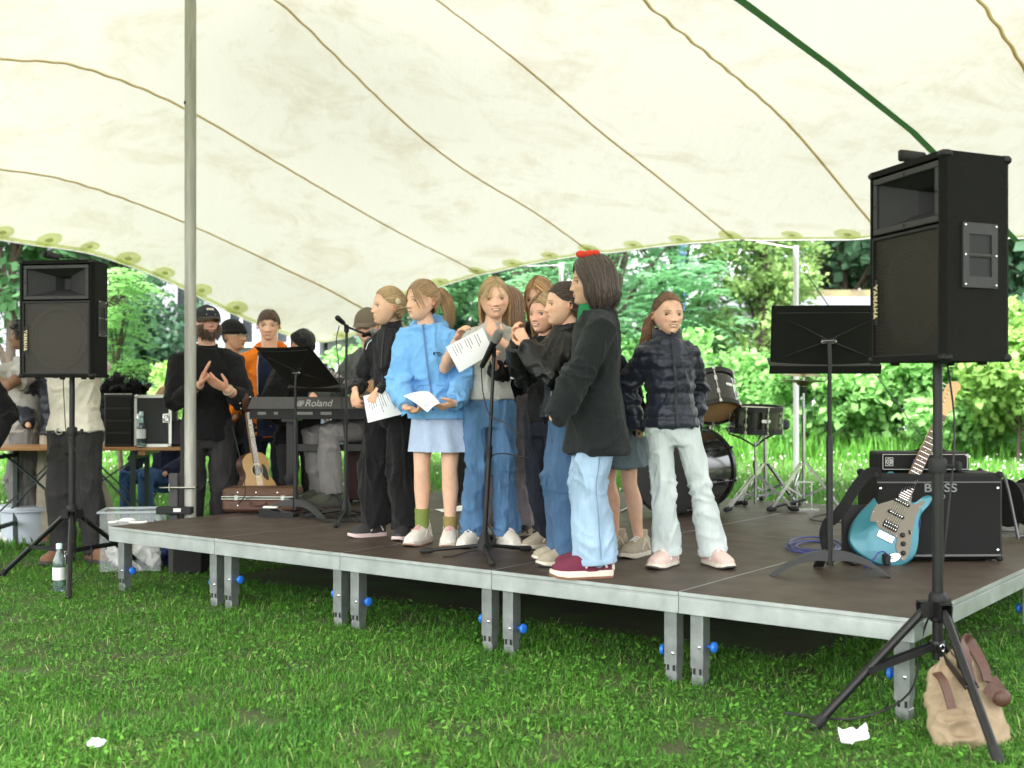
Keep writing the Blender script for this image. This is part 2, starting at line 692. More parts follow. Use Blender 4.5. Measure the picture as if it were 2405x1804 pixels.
# ================================================================== stretch tent
TB = V((3.46, 15.0, 0))
ctrl = [(-1.13, 5.53, 4.40), (-1.13, 4.63, 4.24), (-1.13, 2.71, 3.87), (.8, 5.83, 4.69), (.8, 4.74, 4.43), (.8, 3.11, 3.95),
  (2.95, 5.79, 5.11), (2.95, 5.09, 4.80), (2.95, 3.64, 4.13), (2.95, 2.81, 3.85), (2.95, 1.4, 3.50),
  (4.9, 7.55, 4.44), (4.9, 6.9, 4.55), (4.9, 6.24, 4.52), (4.9, 5.35, 4.37), (4.9, 4.25, 4.05), (4.9, 2.34, 3.48), (4.9, 1.42, 3.24),
  (6.9, 6.38, 3.74), (6.9, 5.61, 3.74), (6.9, 3.78, 3.41), (6.9, 2.49, 3.07), (6.9, 1.2, 2.72),
  (8.17, 5.64, 3.12), (8.17, 5.06, 3.09), (8.17, 4.39, 3.06), (8.17, 3.79, 2.95), (8.17, 3.11, 2.78), (8.17, 2.35, 2.52), (8.17, 1.64, 2.28), (8.17, 0.8, 2.08), (8.17, 0, 1.99),
  (-3.5, 4.5, 4.2), (-3.5, 3.2, 3.94),
  (-2.69, 0, 2.90), (-2.14, 0, 2.94), (-1.13, 0, 3.0), (0, 0, 3.07), (.78, 0, 3.11), (1.47, 0, 3.13), (2.2, 0, 3.10), (2.9, 0, 3.08), (3.56, 0, 3.05),
  (4.21, 0, 2.99), (4.8, 0, 2.91), (5.6, 0, 2.79), (6.15, 0, 2.64), (6.92, 0, 2.34), (7.53, 0, 2.07),
  (-5, 0, 2.9), (-8, 0, 3.0), (-8, 5, 3.7), (-8, 10, 3.8), (-8, 15, 3.4), (-4, 9, 4.6), (0, 9.5, 5.1), (3, 9, 5.2), (5, 10, 4.6), (7, 10, 3.7), (8.17, 9, 3.2), (8.17, 15, 3.2),
  (-4, 15, 3.6), (0, 15, 3.7), (4, 15, 3.6), (-4, 12, 4.3), (2, 12, 4.6)]
ctrl = np.array(ctrl)


def tps_fit(p, z, lam=0.02):
 n = len(p)
 d2 = ((p[:, None] - p[None]) ** 2).sum(2)
 K = np.where(d2 > 0, 0.5 * d2 * np.log(d2 + 1e-12), 0)
 A = np.zeros((n + 3, n + 3))
 A[:n, :n] = K + lam * np.eye(n)
 A[:n, n], A[:n, n + 1:] = 1, p
 A[n, :n], A[n + 1:, :n] = 1, p.T
 return np.linalg.solve(A, np.concatenate([z, [0, 0, 0]]))


TW = tps_fit(ctrl[:, :2], ctrl[:, 2])


def tent_z(s, t):
 q = np.stack([np.atleast_1d(s), np.atleast_1d(t)], 1).astype(float)
 d2 = ((q[:, None] - ctrl[None, :, :2]) ** 2).sum(2)
 K = np.where(d2 > 0, 0.5 * d2 * np.log(d2 + 1e-12), 0)
 n = len(ctrl)
 return K @ TW[:n] + TW[n] + q @ TW[n + 1:]


SEAMS = [-5.5, -3.5, -1.13, 0.8, 2.95, 4.9, 6.9]
S_EDGE = [-8.0] + SEAMS + [8.17]


def tent_p(s, t, dz=0.0):
 """points of the canopy; a shallow pucker along every seam"""
 s, t = np.atleast_1d(np.asarray(s, float)), np.atleast_1d(np.asarray(t, float))
 s, t = np.broadcast_arrays(s, t)
 z = tent_z(s.ravel(), t.ravel()).reshape(s.shape)
 for k, q in enumerate(SEAMS):
  wv = np.exp(-((s - q) / 0.22) ** 2)
  z = z + wv * (0.02 + 0.004 * np.sin(t * 19 + k * 2) * np.clip((t - 2.5) / 3, 0.1, 1))
 z = z + 0.010 * noise3(np.stack([s.ravel() * 1.5 + t.ravel() * 0.6, t.ravel() * 0.35, s.ravel() * 0], 1), 3).reshape(s.shape)
 X = TB.x - 0.8 * s - 0.6 * t
 Y = TB.y + 0.6 * s - 0.8 * t
 return np.stack([X, Y, z + dz], -1)


def canvas(name, col, k):
 m = bpy.data.materials.new(name)
 m.use_nodes = True
 t = m.node_tree
 t.nodes.clear()
 out = t.nodes.new('ShaderNodeOutputMaterial')
 tc = t.nodes.new('ShaderNodeTexCoord')
 n1 = t.nodes.new('ShaderNodeTexNoise')
 n1.inputs['Scale'].default_value = 1.1
 n1.inputs['Detail'].default_value = 8
 n1.inputs['Roughness'].default_value = 0.72
 n1.inputs['Distortion'].default_value = 0.6
 t.links.new(tc.outputs['Object'], n1.inputs['Vector'])
 cr = t.nodes.new('ShaderNodeValToRGB')
 e = cr.color_ramp.elements
 e[0].position, e[0].color = 0.33, (col[0] * 0.87, col[1] * 0.84, col[2] * 0.77, 1)
 e[1].position, e[1].color = 0.50, (*col, 1)
 t.links.new(n1.outputs['Fac'], cr.inputs['Fac'])
 n3 = t.nodes.new('ShaderNodeTexNoise')          # scattered mildew specks
 n3.inputs['Scale'].default_value = 7
 n3.inputs['Detail'].default_value = 6
 n3.inputs['Roughness'].default_value = 0.75
 t.links.new(tc.outputs['Object'], n3.inputs['Vector'])
 cr3 = t.nodes.new('ShaderNodeValToRGB')
 cr3.color_ramp.elements[0].position, cr3.color_ramp.elements[0].color = 0.27, (0.80, 0.74, 0.64, 1)
 cr3.color_ramp.elements[1].position, cr3.color_ramp.elements[1].color = 0.36, (1, 1, 1, 1)
 t.links.new(n3.outputs['Fac'], cr3.inputs['Fac'])
 mx = t.nodes.new('ShaderNodeMix')
 mx.data_type, mx.blend_type = 'RGBA', 'MULTIPLY'
 mx.inputs['Factor'].default_value = 0.8
 t.links.new(cr.outputs['Color'], mx.inputs['A'])
 t.links.new(cr3.outputs['Color'], mx.inputs['B'])
 tr = t.nodes.new('ShaderNodeBsdfTranslucent')
 df = t.nodes.new('ShaderNodeBsdfDiffuse')
 n2 = t.nodes.new('ShaderNodeTexNoise')
 n2.inputs['Scale'].default_value = 2.2
 n2.inputs['Detail'].default_value = 5
 mp = t.nodes.new('ShaderNodeMapping')
 mp.inputs['Rotation'].default_value = (0, 0, R(-37))
 mp.inputs['Scale'].default_value = (2.4, 0.5, 1)
 t.links.new(tc.outputs['Object'], mp.inputs['Vector'])
 t.links.new(mp.outputs['Vector'], n2.inputs['Vector'])
 bp = t.nodes.new('ShaderNodeBump')
 bp.inputs['Strength'].default_value = 0.28
 bp.inputs['Distance'].default_value = 0.06
 t.links.new(n2.outputs['Fac'], bp.inputs['Height'])
 for b in (tr, df):
  t.links.new(mx.outputs['Result'], b.inputs['Color'])
  t.links.new(bp.outputs['Normal'], b.inputs['Normal'])
 ms = t.nodes.new('ShaderNodeMixShader')
 ms.inputs['Fac'].default_value = k
 t.links.new(df.outputs['BSDF'], ms.inputs[1])
 t.links.new(tr.outputs['BSDF'], ms.inputs[2])
 t.links.new(ms.outputs['Shader'], out.inputs['Surface'])
 return m


M_CANVAS = canvas('tent_canvas', (0.72, 0.70, 0.625), 0.175)
M_SEAM = canvas('tent_seam', (0.74, 0.63, 0.36), 0.6)
M_PATCH = canvas('tent_patch', (0.80, 0.86, 0.50), 0.75)
M_PATCH2 = canvas('tent_patch_core', (0.62, 0.68, 0.36), 0.6)
M_STRAP = mat('green_strap', (0.26, 0.46, 0.29), 0.8, translucent=0.6)
M_POLE = mat('tent_pole', (0.48, 0.47, 0.42), 0.6, 0.35, var=0.35, vscale=6, stretch=(6, 6, 0.5), rvar=0.12)
M_POLEW = mat('white_pole', (0.86, 0.87, 0.90), 0.4)
M_WIRE = mat('steel_wire', (0.5, 0.5, 0.5), 0.4, 0.9)
M_CHROME = mat('chrome', (0.72, 0.73, 0.74), 0.16, 1.0, var=0.3, vscale=8)
tent = thing('stretch_tent', 'large cream stretch tent canopy spanning over the whole stage', 'tent', (0, 0, 0))
NT = 64
tt = np.linspace(0, 15, NT + 1)
for a, b in zip(S_EDGE[:-1], S_EDGE[1:]):
 m_ = 14
 ss = np.linspace(a, b, m_ + 1)
 S, T = np.meshgrid(ss, tt)
 P = tent_p(S, T).reshape(-1, 3)
 F = [(j * (m_ + 1) + i, j * (m_ + 1) + i + 1, (j + 1) * (m_ + 1) + i + 1, (j + 1) * (m_ + 1) + i) for j in range(NT) for i in range(m_)]
 mesh_obj('fabric_panel', P, F, M_CANVAS, tent, True, 0)


def ribbon_on_tent(sf, t0, t1, w, dz, m, name, n=150):
 ts = np.linspace(t0, t1, n)
 s0 = np.array([sf(q) for q in ts])
 rows = []
 for q in (-0.5, 0.5):
  rows.append(tent_p(s0 + q * w, ts, dz))
 vs = np.concatenate(rows)
 fs = [(i, i + 1, n + i + 1, n + i) for i in range(n - 1)]
 return mesh_obj(name, vs, fs, m, tent, True, 0)


for k, s in enumerate(SEAMS):
 amp = 0.011 if k in (2, 1) else 0.003
 ribbon_on_tent(lambda q, s=s, amp=amp, k=k: s + amp * math.sin(q * (16 + k)) * min(1, max(0.05, (q - 2) / 3)), 0.02, 15, 0.038, -0.008, M_SEAM, 'seam', 300)
 ribbon_on_tent(lambda q, s=s, amp=amp, k=k: s + amp * math.sin(q * (16 + k)) * min(1, max(0.05, (q - 2) / 3)), 0.02, 15, 0.009, -0.016, M_STRAP2 if False else mat('seam_core', (0.42, 0.33, 0.15), 0.9, translucent=0.5), 'seam_core', 300)
# webbing strap
st_pts = [(-2.62, 0.0, 2.86), (-2.5, 1.0, 3.22), (-2.42, 2.8, 3.62), (-2.4, 4.7, 3.83), (-2.4, 6.2, 3.95), (-2.4, 9.5, 4.2), (-2.4, 15, 3.5)]
sp = []
for i in range(len(st_pts) - 1):
 for q in range(8):
  f_ = q / 8
  a, b = st_pts[i], st_pts[i + 1]
  sp.append(tuple(a[j] + (b[j] - a[j]) * f_ for j in range(3)))
sp.append(st_pts[-1])
vs = []
for s, t, z in sp:
 zz = min(z, float(tent_z(s, t)[0]) - 0.05)
 for q in (-0.036, 0.036):
  vs.append((TB.x - 0.8 * (s + q) - 0.6 * t, TB.y + 0.6 * (s + q) - 0.8 * t, zz))
  vs.append((TB.x - 0.8 * (s + q) - 0.6 * t, TB.y + 0.6 * (s + q) - 0.8 * t, zz + 0.004))
k4 = len(sp)
fs = []
for i in range(k4 - 1):
 o_ = i * 4
 for a, b in ((0, 2), (2, 3), (3, 1), (1, 0)):
  fs.append((o_ + a, o_ + b, o_ + 4 + b, o_ + 4 + a))
mesh_obj('strap', vs, fs, M_STRAP, tent, False)


# hem band and reinforcement patches along the two visible edges
def edge_pts(kind):
 if kind == 'back':
  return [(s, 0.0) for s in np.linspace(-8, 8.17, 160)]
 return [(8.17, t) for t in np.linspace(0, 15, 160)]


for kind in ('back', 'side'):
 e = edge_pts(kind)
 s = np.array([q[0] for q in e])
 t = np.array([q[1] for q in e])
 if kind == 'back':
  a, b = tent_p(s, t, -0.006), tent_p(s, t + 0.085, -0.008)
  rope = tent_p(s, t - 0.01, -0.012)
 else:
  a, b = tent_p(s, t, -0.006), tent_p(s - 0.085, t, -0.008)
  rope = tent_p(s + 0.01, t, -0.012)
 n = len(s)
 vs = np.concatenate([a, b])
 mesh_obj('hem', vs, [(i, i + 1, n + i + 1, n + i) for i in range(n - 1)], M_PATCH, tent, True, 0)
 MB().tube(rope.tolist(), 0.009, 5).build('edge_rope', M_WIRE, tent)

patch_spots = [('b', s) for s in (-2.2, -1.55, -0.75, -0.05, 0.78, 1.5, 2.2, 2.9, 3.55, 4.2, 4.85, 5.55, 6.2, 6.85, 7.6)] + [('s', t) for t in (0.5, 1.3, 1.95, 2.6, 3.25, 3.85, 4.45, 5.05, 5.7, 6.3)]
for kind, q in patch_spots:
 sz_ = 0.78 + 0.25 * random.random()
 for rad, core, m in ((0.165 * sz_, False, M_PATCH), (0.05 * sz_, True, M_PATCH2)):
  vs = []
  n = 20
  dz = -0.012 if not core else -0.017
  for j in range(n):
   a = 2 * PI * j / n
   da, db = rad * math.cos(a), rad * math.sin(a) * (0.8 + 0.2 * sz_) + 0.16
   s, t = (q + da, db) if kind == 'b' else (8.17 - db, q + da)
   vs.append(tent_p(s, t, dz)[0])
  s, t = (q, 0.16) if kind == 'b' else (8.01, q)
  vs.append(tent_p(s, t, dz)[0])
  mesh_obj('edge_patch' if not core else 'patch_ring', vs, [(j, (j + 1) % n, n) for j in range(n)], m, tent, True, 0)

# poles
fp = at(447, 1200, 8.28)
top = 5.0
L = MB()
L.lathe([(0.039, 0.2), (0.039, top)], (fp.x, fp.y, 0.0), (0, 0, 1), 20)
L.build('pole', M_POLE, tent)
MB().box((fp.x, fp.y + 0.03, 0.1), (0.2, 0.2, 0.2), b=0.01).build('ballast', mat('ballast_black', (0.01, 0.01, 0.01), 0.8), tent)
J = MB()
zj = at(447, 243, 8.28).z
J.lathe([(0.0405, -0.006), (0.0405, 0.006)], (fp.x, fp.y, zj - 0.09), (0, 0, 1), 20)
J.build('pole_joint', M_POLE, tent)
J = MB()
J.lathe([(0.012, 0), (0.012, 0.004)], (fp.x - 0.03, fp.y - 0.024, zj), (-0.78, -0.62, 0), 10)
J.build('pole_hole', M_DARK, tent)
for s, tz, tilt in ((0.02, 3.0, 0.0), (3.55, 3.0, 0.0), (-6.0, 2.95, 0.0)):
 p = tent_p(s, -0.12)[0]
 L = MB()
 L.lathe([(0.034, 0), (0.034, 3.0)], (p[0], p[1], 0), (0, 0, 1), 14)
 L.build('pole', M_POLEW, tent)
 c = MB()
 c.tube([(p[0], p[1], 2.98), (p[0] + 0.1, p[1] + 0.05, 2.9), (p[0] + 0.12, p[1] + 0.06, 2.78)], 0.006, 6)
 c.tube([(p[0] + 0.12 + 0.05 * math.cos(a), p[1] + 0.06, 2.72 + 0.05 * math.sin(a)) for a in np.linspace(0, 2 * PI, 13)], 0.008, 5)
 c.build('shackle', M_CHROME, tent)
 e = V((p[0] + 1.9, p[1] + 2.6, 0.0))
 MB().tube([(p[0] + 0.12, p[1] + 0.06, 2.7), (p[0] + 1.0, p[1] - 0.1, 1.35), (p[0] + 1.95, p[1] - 0.25, 0.0)], 0.008, 5).build('guy_rope', mat('green_rope', (0.03, 0.06, 0.04), 0.8), tent)
 q = tent_p(s + 0.7, 0)[0]
 MB().tube([(p[0], p[1], 2.97), tuple(q)], 0.007, 5).build('edge_cable', M_WIRE, tent)
# ================================================================== background
M_BARK = mat('bark', (0.09, 0.07, 0.05), 0.9, var=0.5, vscale=8, stretch=(4, 4, 0.7), bump=0.6, bscale=20)


def leaf_mat(name, col, tr=0.45, isl=0.22):
 return mat(name, col, 0.5, spec=0.15, island=isl, translucent=tr)


LM = [leaf_mat('leaf_ash', (0.21, 0.45, 0.22)), leaf_mat('leaf_yew', (0.23, 0.36, 0.12)), leaf_mat('leaf_dark', (0.09, 0.19, 0.11)), leaf_mat('leaf_bright', (0.25, 0.50, 0.16)),
  leaf_mat('leaf_mid', (0.13, 0.29, 0.13)), leaf_mat('leaf_lime', (0.30, 0.50, 0.14))]


def oriented_leaves(r, p, size, asp, droop=0.3, up=0.8):
 n = len(p)
 nrm = r.normal(size=(n, 3)) * 0.7
 nrm[:, 2] += up
 nrm /= np.linalg.norm(nrm, axis=1)[:, None]
 d = r.normal(size=(n, 3))
 d[:, 2] -= droop
 d -= nrm * (d * nrm).sum(1)[:, None]
 d /= np.linalg.norm(d, axis=1)[:, None] + 1e-9
 s = np.cross(nrm, d)
 L = (size * (0.6 + 0.8 * r.random(n)))[:, None]
 P = np.zeros((n, 4, 3))
 P[:, 0] = p
 P[:, 1] = p + d * L * 0.5 + s * L * asp * 0.5
 P[:, 2] = p + d * L
 P[:, 3] = p + d * L * 0.5 - s * L * asp * 0.5
 return P


def fronds(r, p, L, nl=6):
 """pinnate leaves: a drooping midrib with paired leaflets"""
 n = len(p)
 a = r.random(n) * 2 * PI
 el = (r.random(n) - 0.3) * 0.9
 d = np.stack([np.cos(a) * np.cos(el), np.sin(a) * np.cos(el), np.sin(el)], 1)
 s = np.stack([-np.sin(a), np.cos(a), a * 0], 1)
 out = []
 Ls = (L * (0.7 + 0.6 * r.random(n)))[:, None]
 for k in range(1, nl + 1):
  q = k / nl
  c = p + d * Ls * q - np.array([0, 0, 1]) * (Ls * 0.45 * q * q)
  for sg in (-1, 1):
   ld = s * sg + d * 0.45 - np.array([0, 0, 0.30])
   ld /= np.linalg.norm(ld, axis=1)[:, None]
   w = d * 1.0
   l2 = Ls * 0.34 * (1 - 0.3 * q)
   P = np.zeros((n, 4, 3))
   P[:, 0] = c
   P[:, 1] = c + ld * l2 * 0.5 + w * l2 * 0.19
   P[:, 2] = c + ld * l2
   P[:, 3] = c + ld * l2 * 0.5 - w * l2 * 0.19
   out.append(P)
 return np.concatenate(out)


def tree(name, label, base, h, spread, crown_z, nclump, per, size, m, seed, style='leaf', asp=0.6, cat='tree', group='trees beyond the lawn', trunk=0.14, clump_r=0.6, flat=0.75, limbs=7):
 r = np.random.default_rng(seed)
 t = thing(name, label, cat, (base[0], base[1], 0), 0, group)
 zc = (crown_z + h) / 2
 hz = (h - crown_z) / 2
 cl = []
 for i in range(nclump):
  d = r.normal(size=3)
  d /= np.linalg.norm(d)
  q = r.random() ** 0.38
  cl.append((d[0] * q * spread, d[1] * q * spread * 0.8, zc + d[2] * q * hz))
 w = MB()
 lean = (r.random() - 0.5) * 0.4
 tp = [(0, 0, 0), (lean * 0.2, 0, h * 0.2), (lean * 0.5, 0, h * 0.45), (lean, 0, h * 0.8)]
 w.tube(tp, [trunk, trunk * 0.75, trunk * 0.5, trunk * 0.15], 9)
 for i in range(min(limbs * 2, nclump)):
  c = cl[i]
  zz = max(0.12 * h, min(c[2] * 0.55, h * 0.6))
  f_ = zz / h
  w.tube([(lean * f_, 0, zz), ((c[0]) * 0.5, c[1] * 0.5, zz + (c[2] - zz) * 0.62), c], [trunk * 0.42, trunk * 0.25, trunk * 0.06], 6)
 w.build('trunk', M_BARK, t)
 pts = np.concatenate([clump_points(r, c, (clump_r * (0.7 + 0.6 * r.random()), clump_r * (0.7 + 0.6 * r.random()), clump_r * flat * (0.7 + 0.5 * r.random())), per) for c in cl])
 pts = pts[pts[:, 2] > 0.05]
 P = fronds(r, pts, size) if style == 'frond' else oriented_leaves(r, pts, size, asp)
 o = quad_mesh('crown', P, [m], t)
 return t


def gp(px, Y):
 return ((px - CX) / FOC * Y, Y)


tree('ash_tree', 'light green feathery ash tree rising behind the girl with the cardigan', gp(1440, 25), 7.5, 2.3, 1.0, 46, 26, 0.55, LM[0], 1, 'frond', clump_r=0.75)
tree('ash_tree', 'light green feathery ash tree behind the girl in the navy jacket', gp(1600, 27), 7.0, 2.2, 0.6, 46, 26, 0.55, LM[0], 2, 'frond', clump_r=0.75)
tree('yew_tree', 'yellowish green yew beside the white tent pole above the drums', gp(1790, 26), 6.0, 1.25, 0.5, 60, 150, 0.16, LM[1], 3, asp=0.5, clump_r=0.5)
tree('maple_tree', 'dark broad-leaved maple tree above the shed roof', gp(1990, 38), 11, 4.5, 3.3, 60, 150, 0.34, LM[2], 4, asp=0.9, clump_r=1.2)
tree('maple_tree', 'dark broad-leaved maple tree right of the large loudspeaker', gp(2400, 34), 10, 3.6, 2.0, 50, 130, 0.32, LM[2], 5, asp=0.9, clump_r=1.1)
tree('hazel_tree', 'mid green bushy tree behind the girls and the microphone', gp(1235, 31), 8, 2.6, 1.0, 50, 150, 0.22, LM[4], 6, clump_r=0.8)
tree('hazel_tree', 'dark green tree behind the girl in the pale blue hoodie', gp(1040, 33), 8.5, 2.8, 1.4, 50, 140, 0.24, LM[2], 7, clump_r=0.9)
tree('walnut_tree', 'dark tree with pale leaf sprays behind the far loudspeaker', gp(255, 27), 9, 2.6, 2.3, 46, 110, 0.26, LM[4], 8, clump_r=0.8)
tree('walnut_tree', 'shady green tree at the far left behind the cameraman', gp(20, 25), 9, 2.4, 2.4, 46, 110, 0.26, LM[4], 9, clump_r=0.8)
tree('holly_tree', 'dark dense tree between the loudspeaker and the grey house', gp(335, 33), 7, 1.4, 0.2, 44, 130, 0.2, LM[2], 10, clump_r=0.6)
tree('young_acacia', 'bright yellow-green young tree with feathery twigs beside the far loudspeaker', gp(285, 17.5), 3.2, 0.42, 0.3, 26, 12, 0.34, LM[3], 11, 'frond', clump_r=0.26, trunk=0.04)
tree('golden_shrub', 'yellow-green shrub in front of the blue fence by the grey house', gp(375, 22), 1.65, 0.85, 0.1, 22, 130, 0.13, LM[5], 12, cat='shrub', group='shrubs', trunk=0.04, clump_r=0.35)
shr = [(1400, 24.3, 2.4, 1.2, 4, 'leafy mid green shrub behind the girl with the short bob'), (1560, 24.0, 2.3, 1.2, 3, 'bright shrub behind the girl in the navy jacket by the fence'), (1745, 24.2, 1.9, 0.9, 3, 'bright green shrub behind the snare drum'),
  (1950, 22.5, 2.0, 1.1, 3, 'bright green shrub behind the music stand pole'), (2070, 22.8, 2.3, 1.0, 3, 'bright green shrub behind the electric guitar neck'), (2240, 21.5, 2.1, 1.25, 3, 'lush bright shrub behind the large loudspeaker stand'),
  (2390, 20.5, 2.6, 1.0, 5, 'lime green shrub at the far right under the tent edge'), (2330, 23.5, 2.9, 1.2, 3, 'tall bright shrub right of the large loudspeaker'), (870, 26, 2.2, 1.3, 3, 'bright shrub behind the seated guitarist')]
for i, (px, Y, h, sp_, mi_, lb) in enumerate(shr):
 tree('shrub', lb, gp(px, Y), h, sp_, 0.15, 34, 150, 0.15, LM[mi_], 30 + i, cat='shrub', group='shrubs', trunk=0.035, clump_r=0.42, asp=0.75)

# far wood that closes the view: one leafy mass behind everything
r = np.random.default_rng(77)
cl = []
for i in range(150):
 cl.append((-30 + 60 * r.random(), 44 + 6 * r.random(), 0.5 + 9 * r.random()))
pts = np.concatenate([clump_points(r, c, (1.8, 1.2, 1.4), 150) for c in cl])
o = quad_mesh('far_woodland', oriented_leaves(r, pts, 0.55, 0.7), [leaf_mat('leaf_far', (0.17, 0.33, 0.19))])
o['kind'] = 'stuff'
tag(o, 'dense dark wood closing the view behind the houses', 'woodland')

# houses
M_WALL = mat('render_wall', (0.62, 0.64, 0.68), 0.9, var=0.12, vscale=2, bump=0.2, bscale=60)
M_WALLG = mat('grey_wall', (0.36, 0.38, 0.42), 0.9, var=0.2, vscale=1.5, bump=0.2, bscale=40)
M_ROOF = mat('mossy_roof', (0.22, 0.21, 0.10), 0.95, var=0.5, vscale=3, col2=(0.13, 0.10, 0.07))
M_FASC = mat('grey_fascia', (0.20, 0.21, 0.24), 0.7)
M_GLASS = mat('window_glass', (0.03, 0.035, 0.04), 0.08, spec=0.8)
M_WFR = mat('window_frame', (0.55, 0.57, 0.6), 0.5)


def house(name, label, c, w, d, h, m, wins=(), roof=0.25, over=0.4, doors=()):
 t = thing(name, label, 'building', (c[0], c[1], 0))
 MB().box((0, d / 2, h / 2), (w, d, h)).build('wall', m, t, False)
 rf = MB().box((0, d / 2, h + roof + 0.10), (w + 2 * over, d + 2 * over, 0.2)).build('roof', M_ROOF, t, False)
 MB().box((0, -over - 0.02, h + roof / 2 - 0.02), (w + 2 * over, 0.05, roof + 0.06)).build('fascia', M_FASC, rf, False)
 MB().box((0, d / 2, h + roof / 2), (w + 2 * over - 0.1, d + 2 * over - 0.1, roof - 0.01)).build('soffit', M_FASC, rf, False)
 for (x, z, ww, wh) in wins:
  f = MB()
  for sx in (-1, 0, 1):
   f.box((x + sx * ww / 2, -0.03, z), (0.08, 0.08, wh + 0.08))
  for sz in (-1, 1):
   f.box((x, -0.034, z + sz * wh / 2), (ww + 0.08, 0.08, 0.08))
  wn = f.build('window', M_WFR, t, False)
  MB().box((x, -0.006, z), (ww, 0.02, wh)).build('pane', M_GLASS, wn, False)
  MB().box((x, -0.09, z - wh / 2 - 0.08), (ww + 0.25, 0.2, 0.05)).build('sill', M_WFR, wn, False)
 return t


gx_, gy_ = gp(2010, 34.5)
house('garden_shed', 'low white shed with a mossy flat roof behind the music stand', (gx_, gy_), 7.2, 4, 3.5, M_WALL, [(-2.2, 1.7, 1.2, 1.0), (1.6, 1.7, 1.2, 1.0)])
gx_, gy_ = gp(1110, 37)
house('white_bungalow', 'white low building glimpsed between the blond girls', (gx_ - 1.4, gy_), 6, 4, 2.75, M_WALL, [(-1.2, 1.6, 1.1, 1.0)])
gx_, gy_ = gp(400, 36)
house('grey_house', 'grey rendered house with tall windows behind the bearded man', (gx_ + 1.6, gy_), 5.6, 5, 6.2, M_WALLG, [(-1.05, 3.4, 0.75, 1.8), (0.5, 3.4, 0.75, 1.8), (1.9, 3.4, 0.75, 1.8), (-1.05, 1.0, 0.75, 1.3), (0.5, 1.0, 0.75, 1.3)])
gx_, gy_ = gp(110, 30)
house('grey_outbuilding', 'grey windowless outbuilding behind the far loudspeaker', (gx_ - 0.4, gy_), 1.7, 3, 4.6, M_WALLG)

# mesh fence: every panel of rods is a part
M_FENCE = mat('green_fence', (0.02, 0.16, 0.15), 0.5)


def fence(label, a, b, h, name='mesh_fence', n=8, m=M_FENCE):
 t = thing(name, label, 'fence', (a[0], a[1], 0))
 a2, b2 = V((0, 0, 0)), V((b[0] - a[0], b[1] - a[1], 0))
 for i in range(n + 1):
  p = a2.lerp(b2, i / n)
  MB().box(p + V((0, 0, h / 2 + 0.02)), (0.06, 0.04, h + 0.04)).build('post', m, t, False)
 for i in range(n):
  p, q = a2.lerp(b2, i / n), a2.lerp(b2, (i + 1) / n)
  w = MB()
  L = (q - p).length
  nn = int(L / 0.10)
  for k in range(1, nn):
   c = p.lerp(q, k / nn)
   w.box(c + V((0, 0, h / 2)), (0.009, 0.009, h))
  for z in np.arange(0.06, h, 0.2):
   w.bar(p + V((0, -0.01, float(z))), q + V((0, -0.01, float(z))), 0.014, 0.014)
  w.build('rod_panel', m, t, False)
 return t


fence('teal wire mesh fence between the lawn and the shrubs behind the drums', gp(1430, 25.6), gp(2420, 22.4), 1.65)
fence('blue-green wire mesh fence in front of the grey house', gp(250, 24.5), gp(800, 26.5), 1.35, n=4, m=mat('blue_fence', (0.05, 0.12, 0.22), 0.5))
b = MB()
p = gp(1602, 33)
b.tube([(0, 0, 0), (0, 0, 6.5)], 0.11, 10)
o = b.build('blue_post', mat('blue_post', (0.09, 0.16, 0.45), 0.5))
o.location = (p[0], p[1], 0)
tag(o, 'tall blue post standing among the light green trees', 'post')
p = gp(2215, 25)
b = MB()
b.box((0, 0, 0.55), (0.9, 0.45, 1.1), b=0.05)
b.box((0, 0, 1.13), (0.98, 0.5, 0.06), b=0.02)
o = b.build('red_bin', mat('red_bin', (0.35, 0.03, 0.05), 0.5))
o.location = (p[0], p[1], 0)
tag(o, 'dark red bin half hidden by shrubs behind the fence', 'bin')
# ================================================================== people
JOBS, FINISH = [], []


class Job:
 def __init__(s, mb, vox, sm=6):
  s.mb, s.vox, s.sm = mb, vox, sm
  JOBS.append(s)


def run_jobs():
 obs = []
 for j in JOBS:
  me = bpy.data.meshes.new('tmp')
  me.from_pydata(j.mb.v, [], j.mb.f)
  o = bpy.data.objects.new('tmp', me)
  C.objects.link(o)
  md = o.modifiers.new('r', 'REMESH')
  md.mode, md.voxel_size = 'VOXEL', j.vox
  if j.sm:
   m2 = o.modifiers.new('s', 'SMOOTH')
   m2.factor, m2.iterations = 0.5, j.sm
  obs.append(o)
 dg = bpy.context.evaluated_depsgraph_get()
 for j, o in zip(JOBS, obs):
  ev = o.evaluated_get(dg)
  me = ev.to_mesh()
  n = len(me.vertices)
  co = np.empty(n * 3)
  me.vertices.foreach_get('co', co)
  nr = np.empty(n * 3)
  me.vertices.foreach_get('normal', nr)
  j.v, j.n = co.reshape(-1, 3), nr.reshape(-1, 3)
  li = np.empty(len(me.loops), dtype=np.int32)
  me.loops.foreach_get('vertex_index', li)
  ls = np.empty(len(me.polygons), dtype=np.int32)
  lt = np.empty(len(me.polygons), dtype=np.int32)
  me.polygons.foreach_get('loop_start', ls)
  me.polygons.foreach_get('loop_total', lt)
  j.li, j.lt = li, lt
  ev.to_mesh_clear()
 for o in obs:
  me = o.data
  bpy.data.objects.remove(o)
  bpy.data.meshes.remove(me)
 for f in FINISH:
  f()


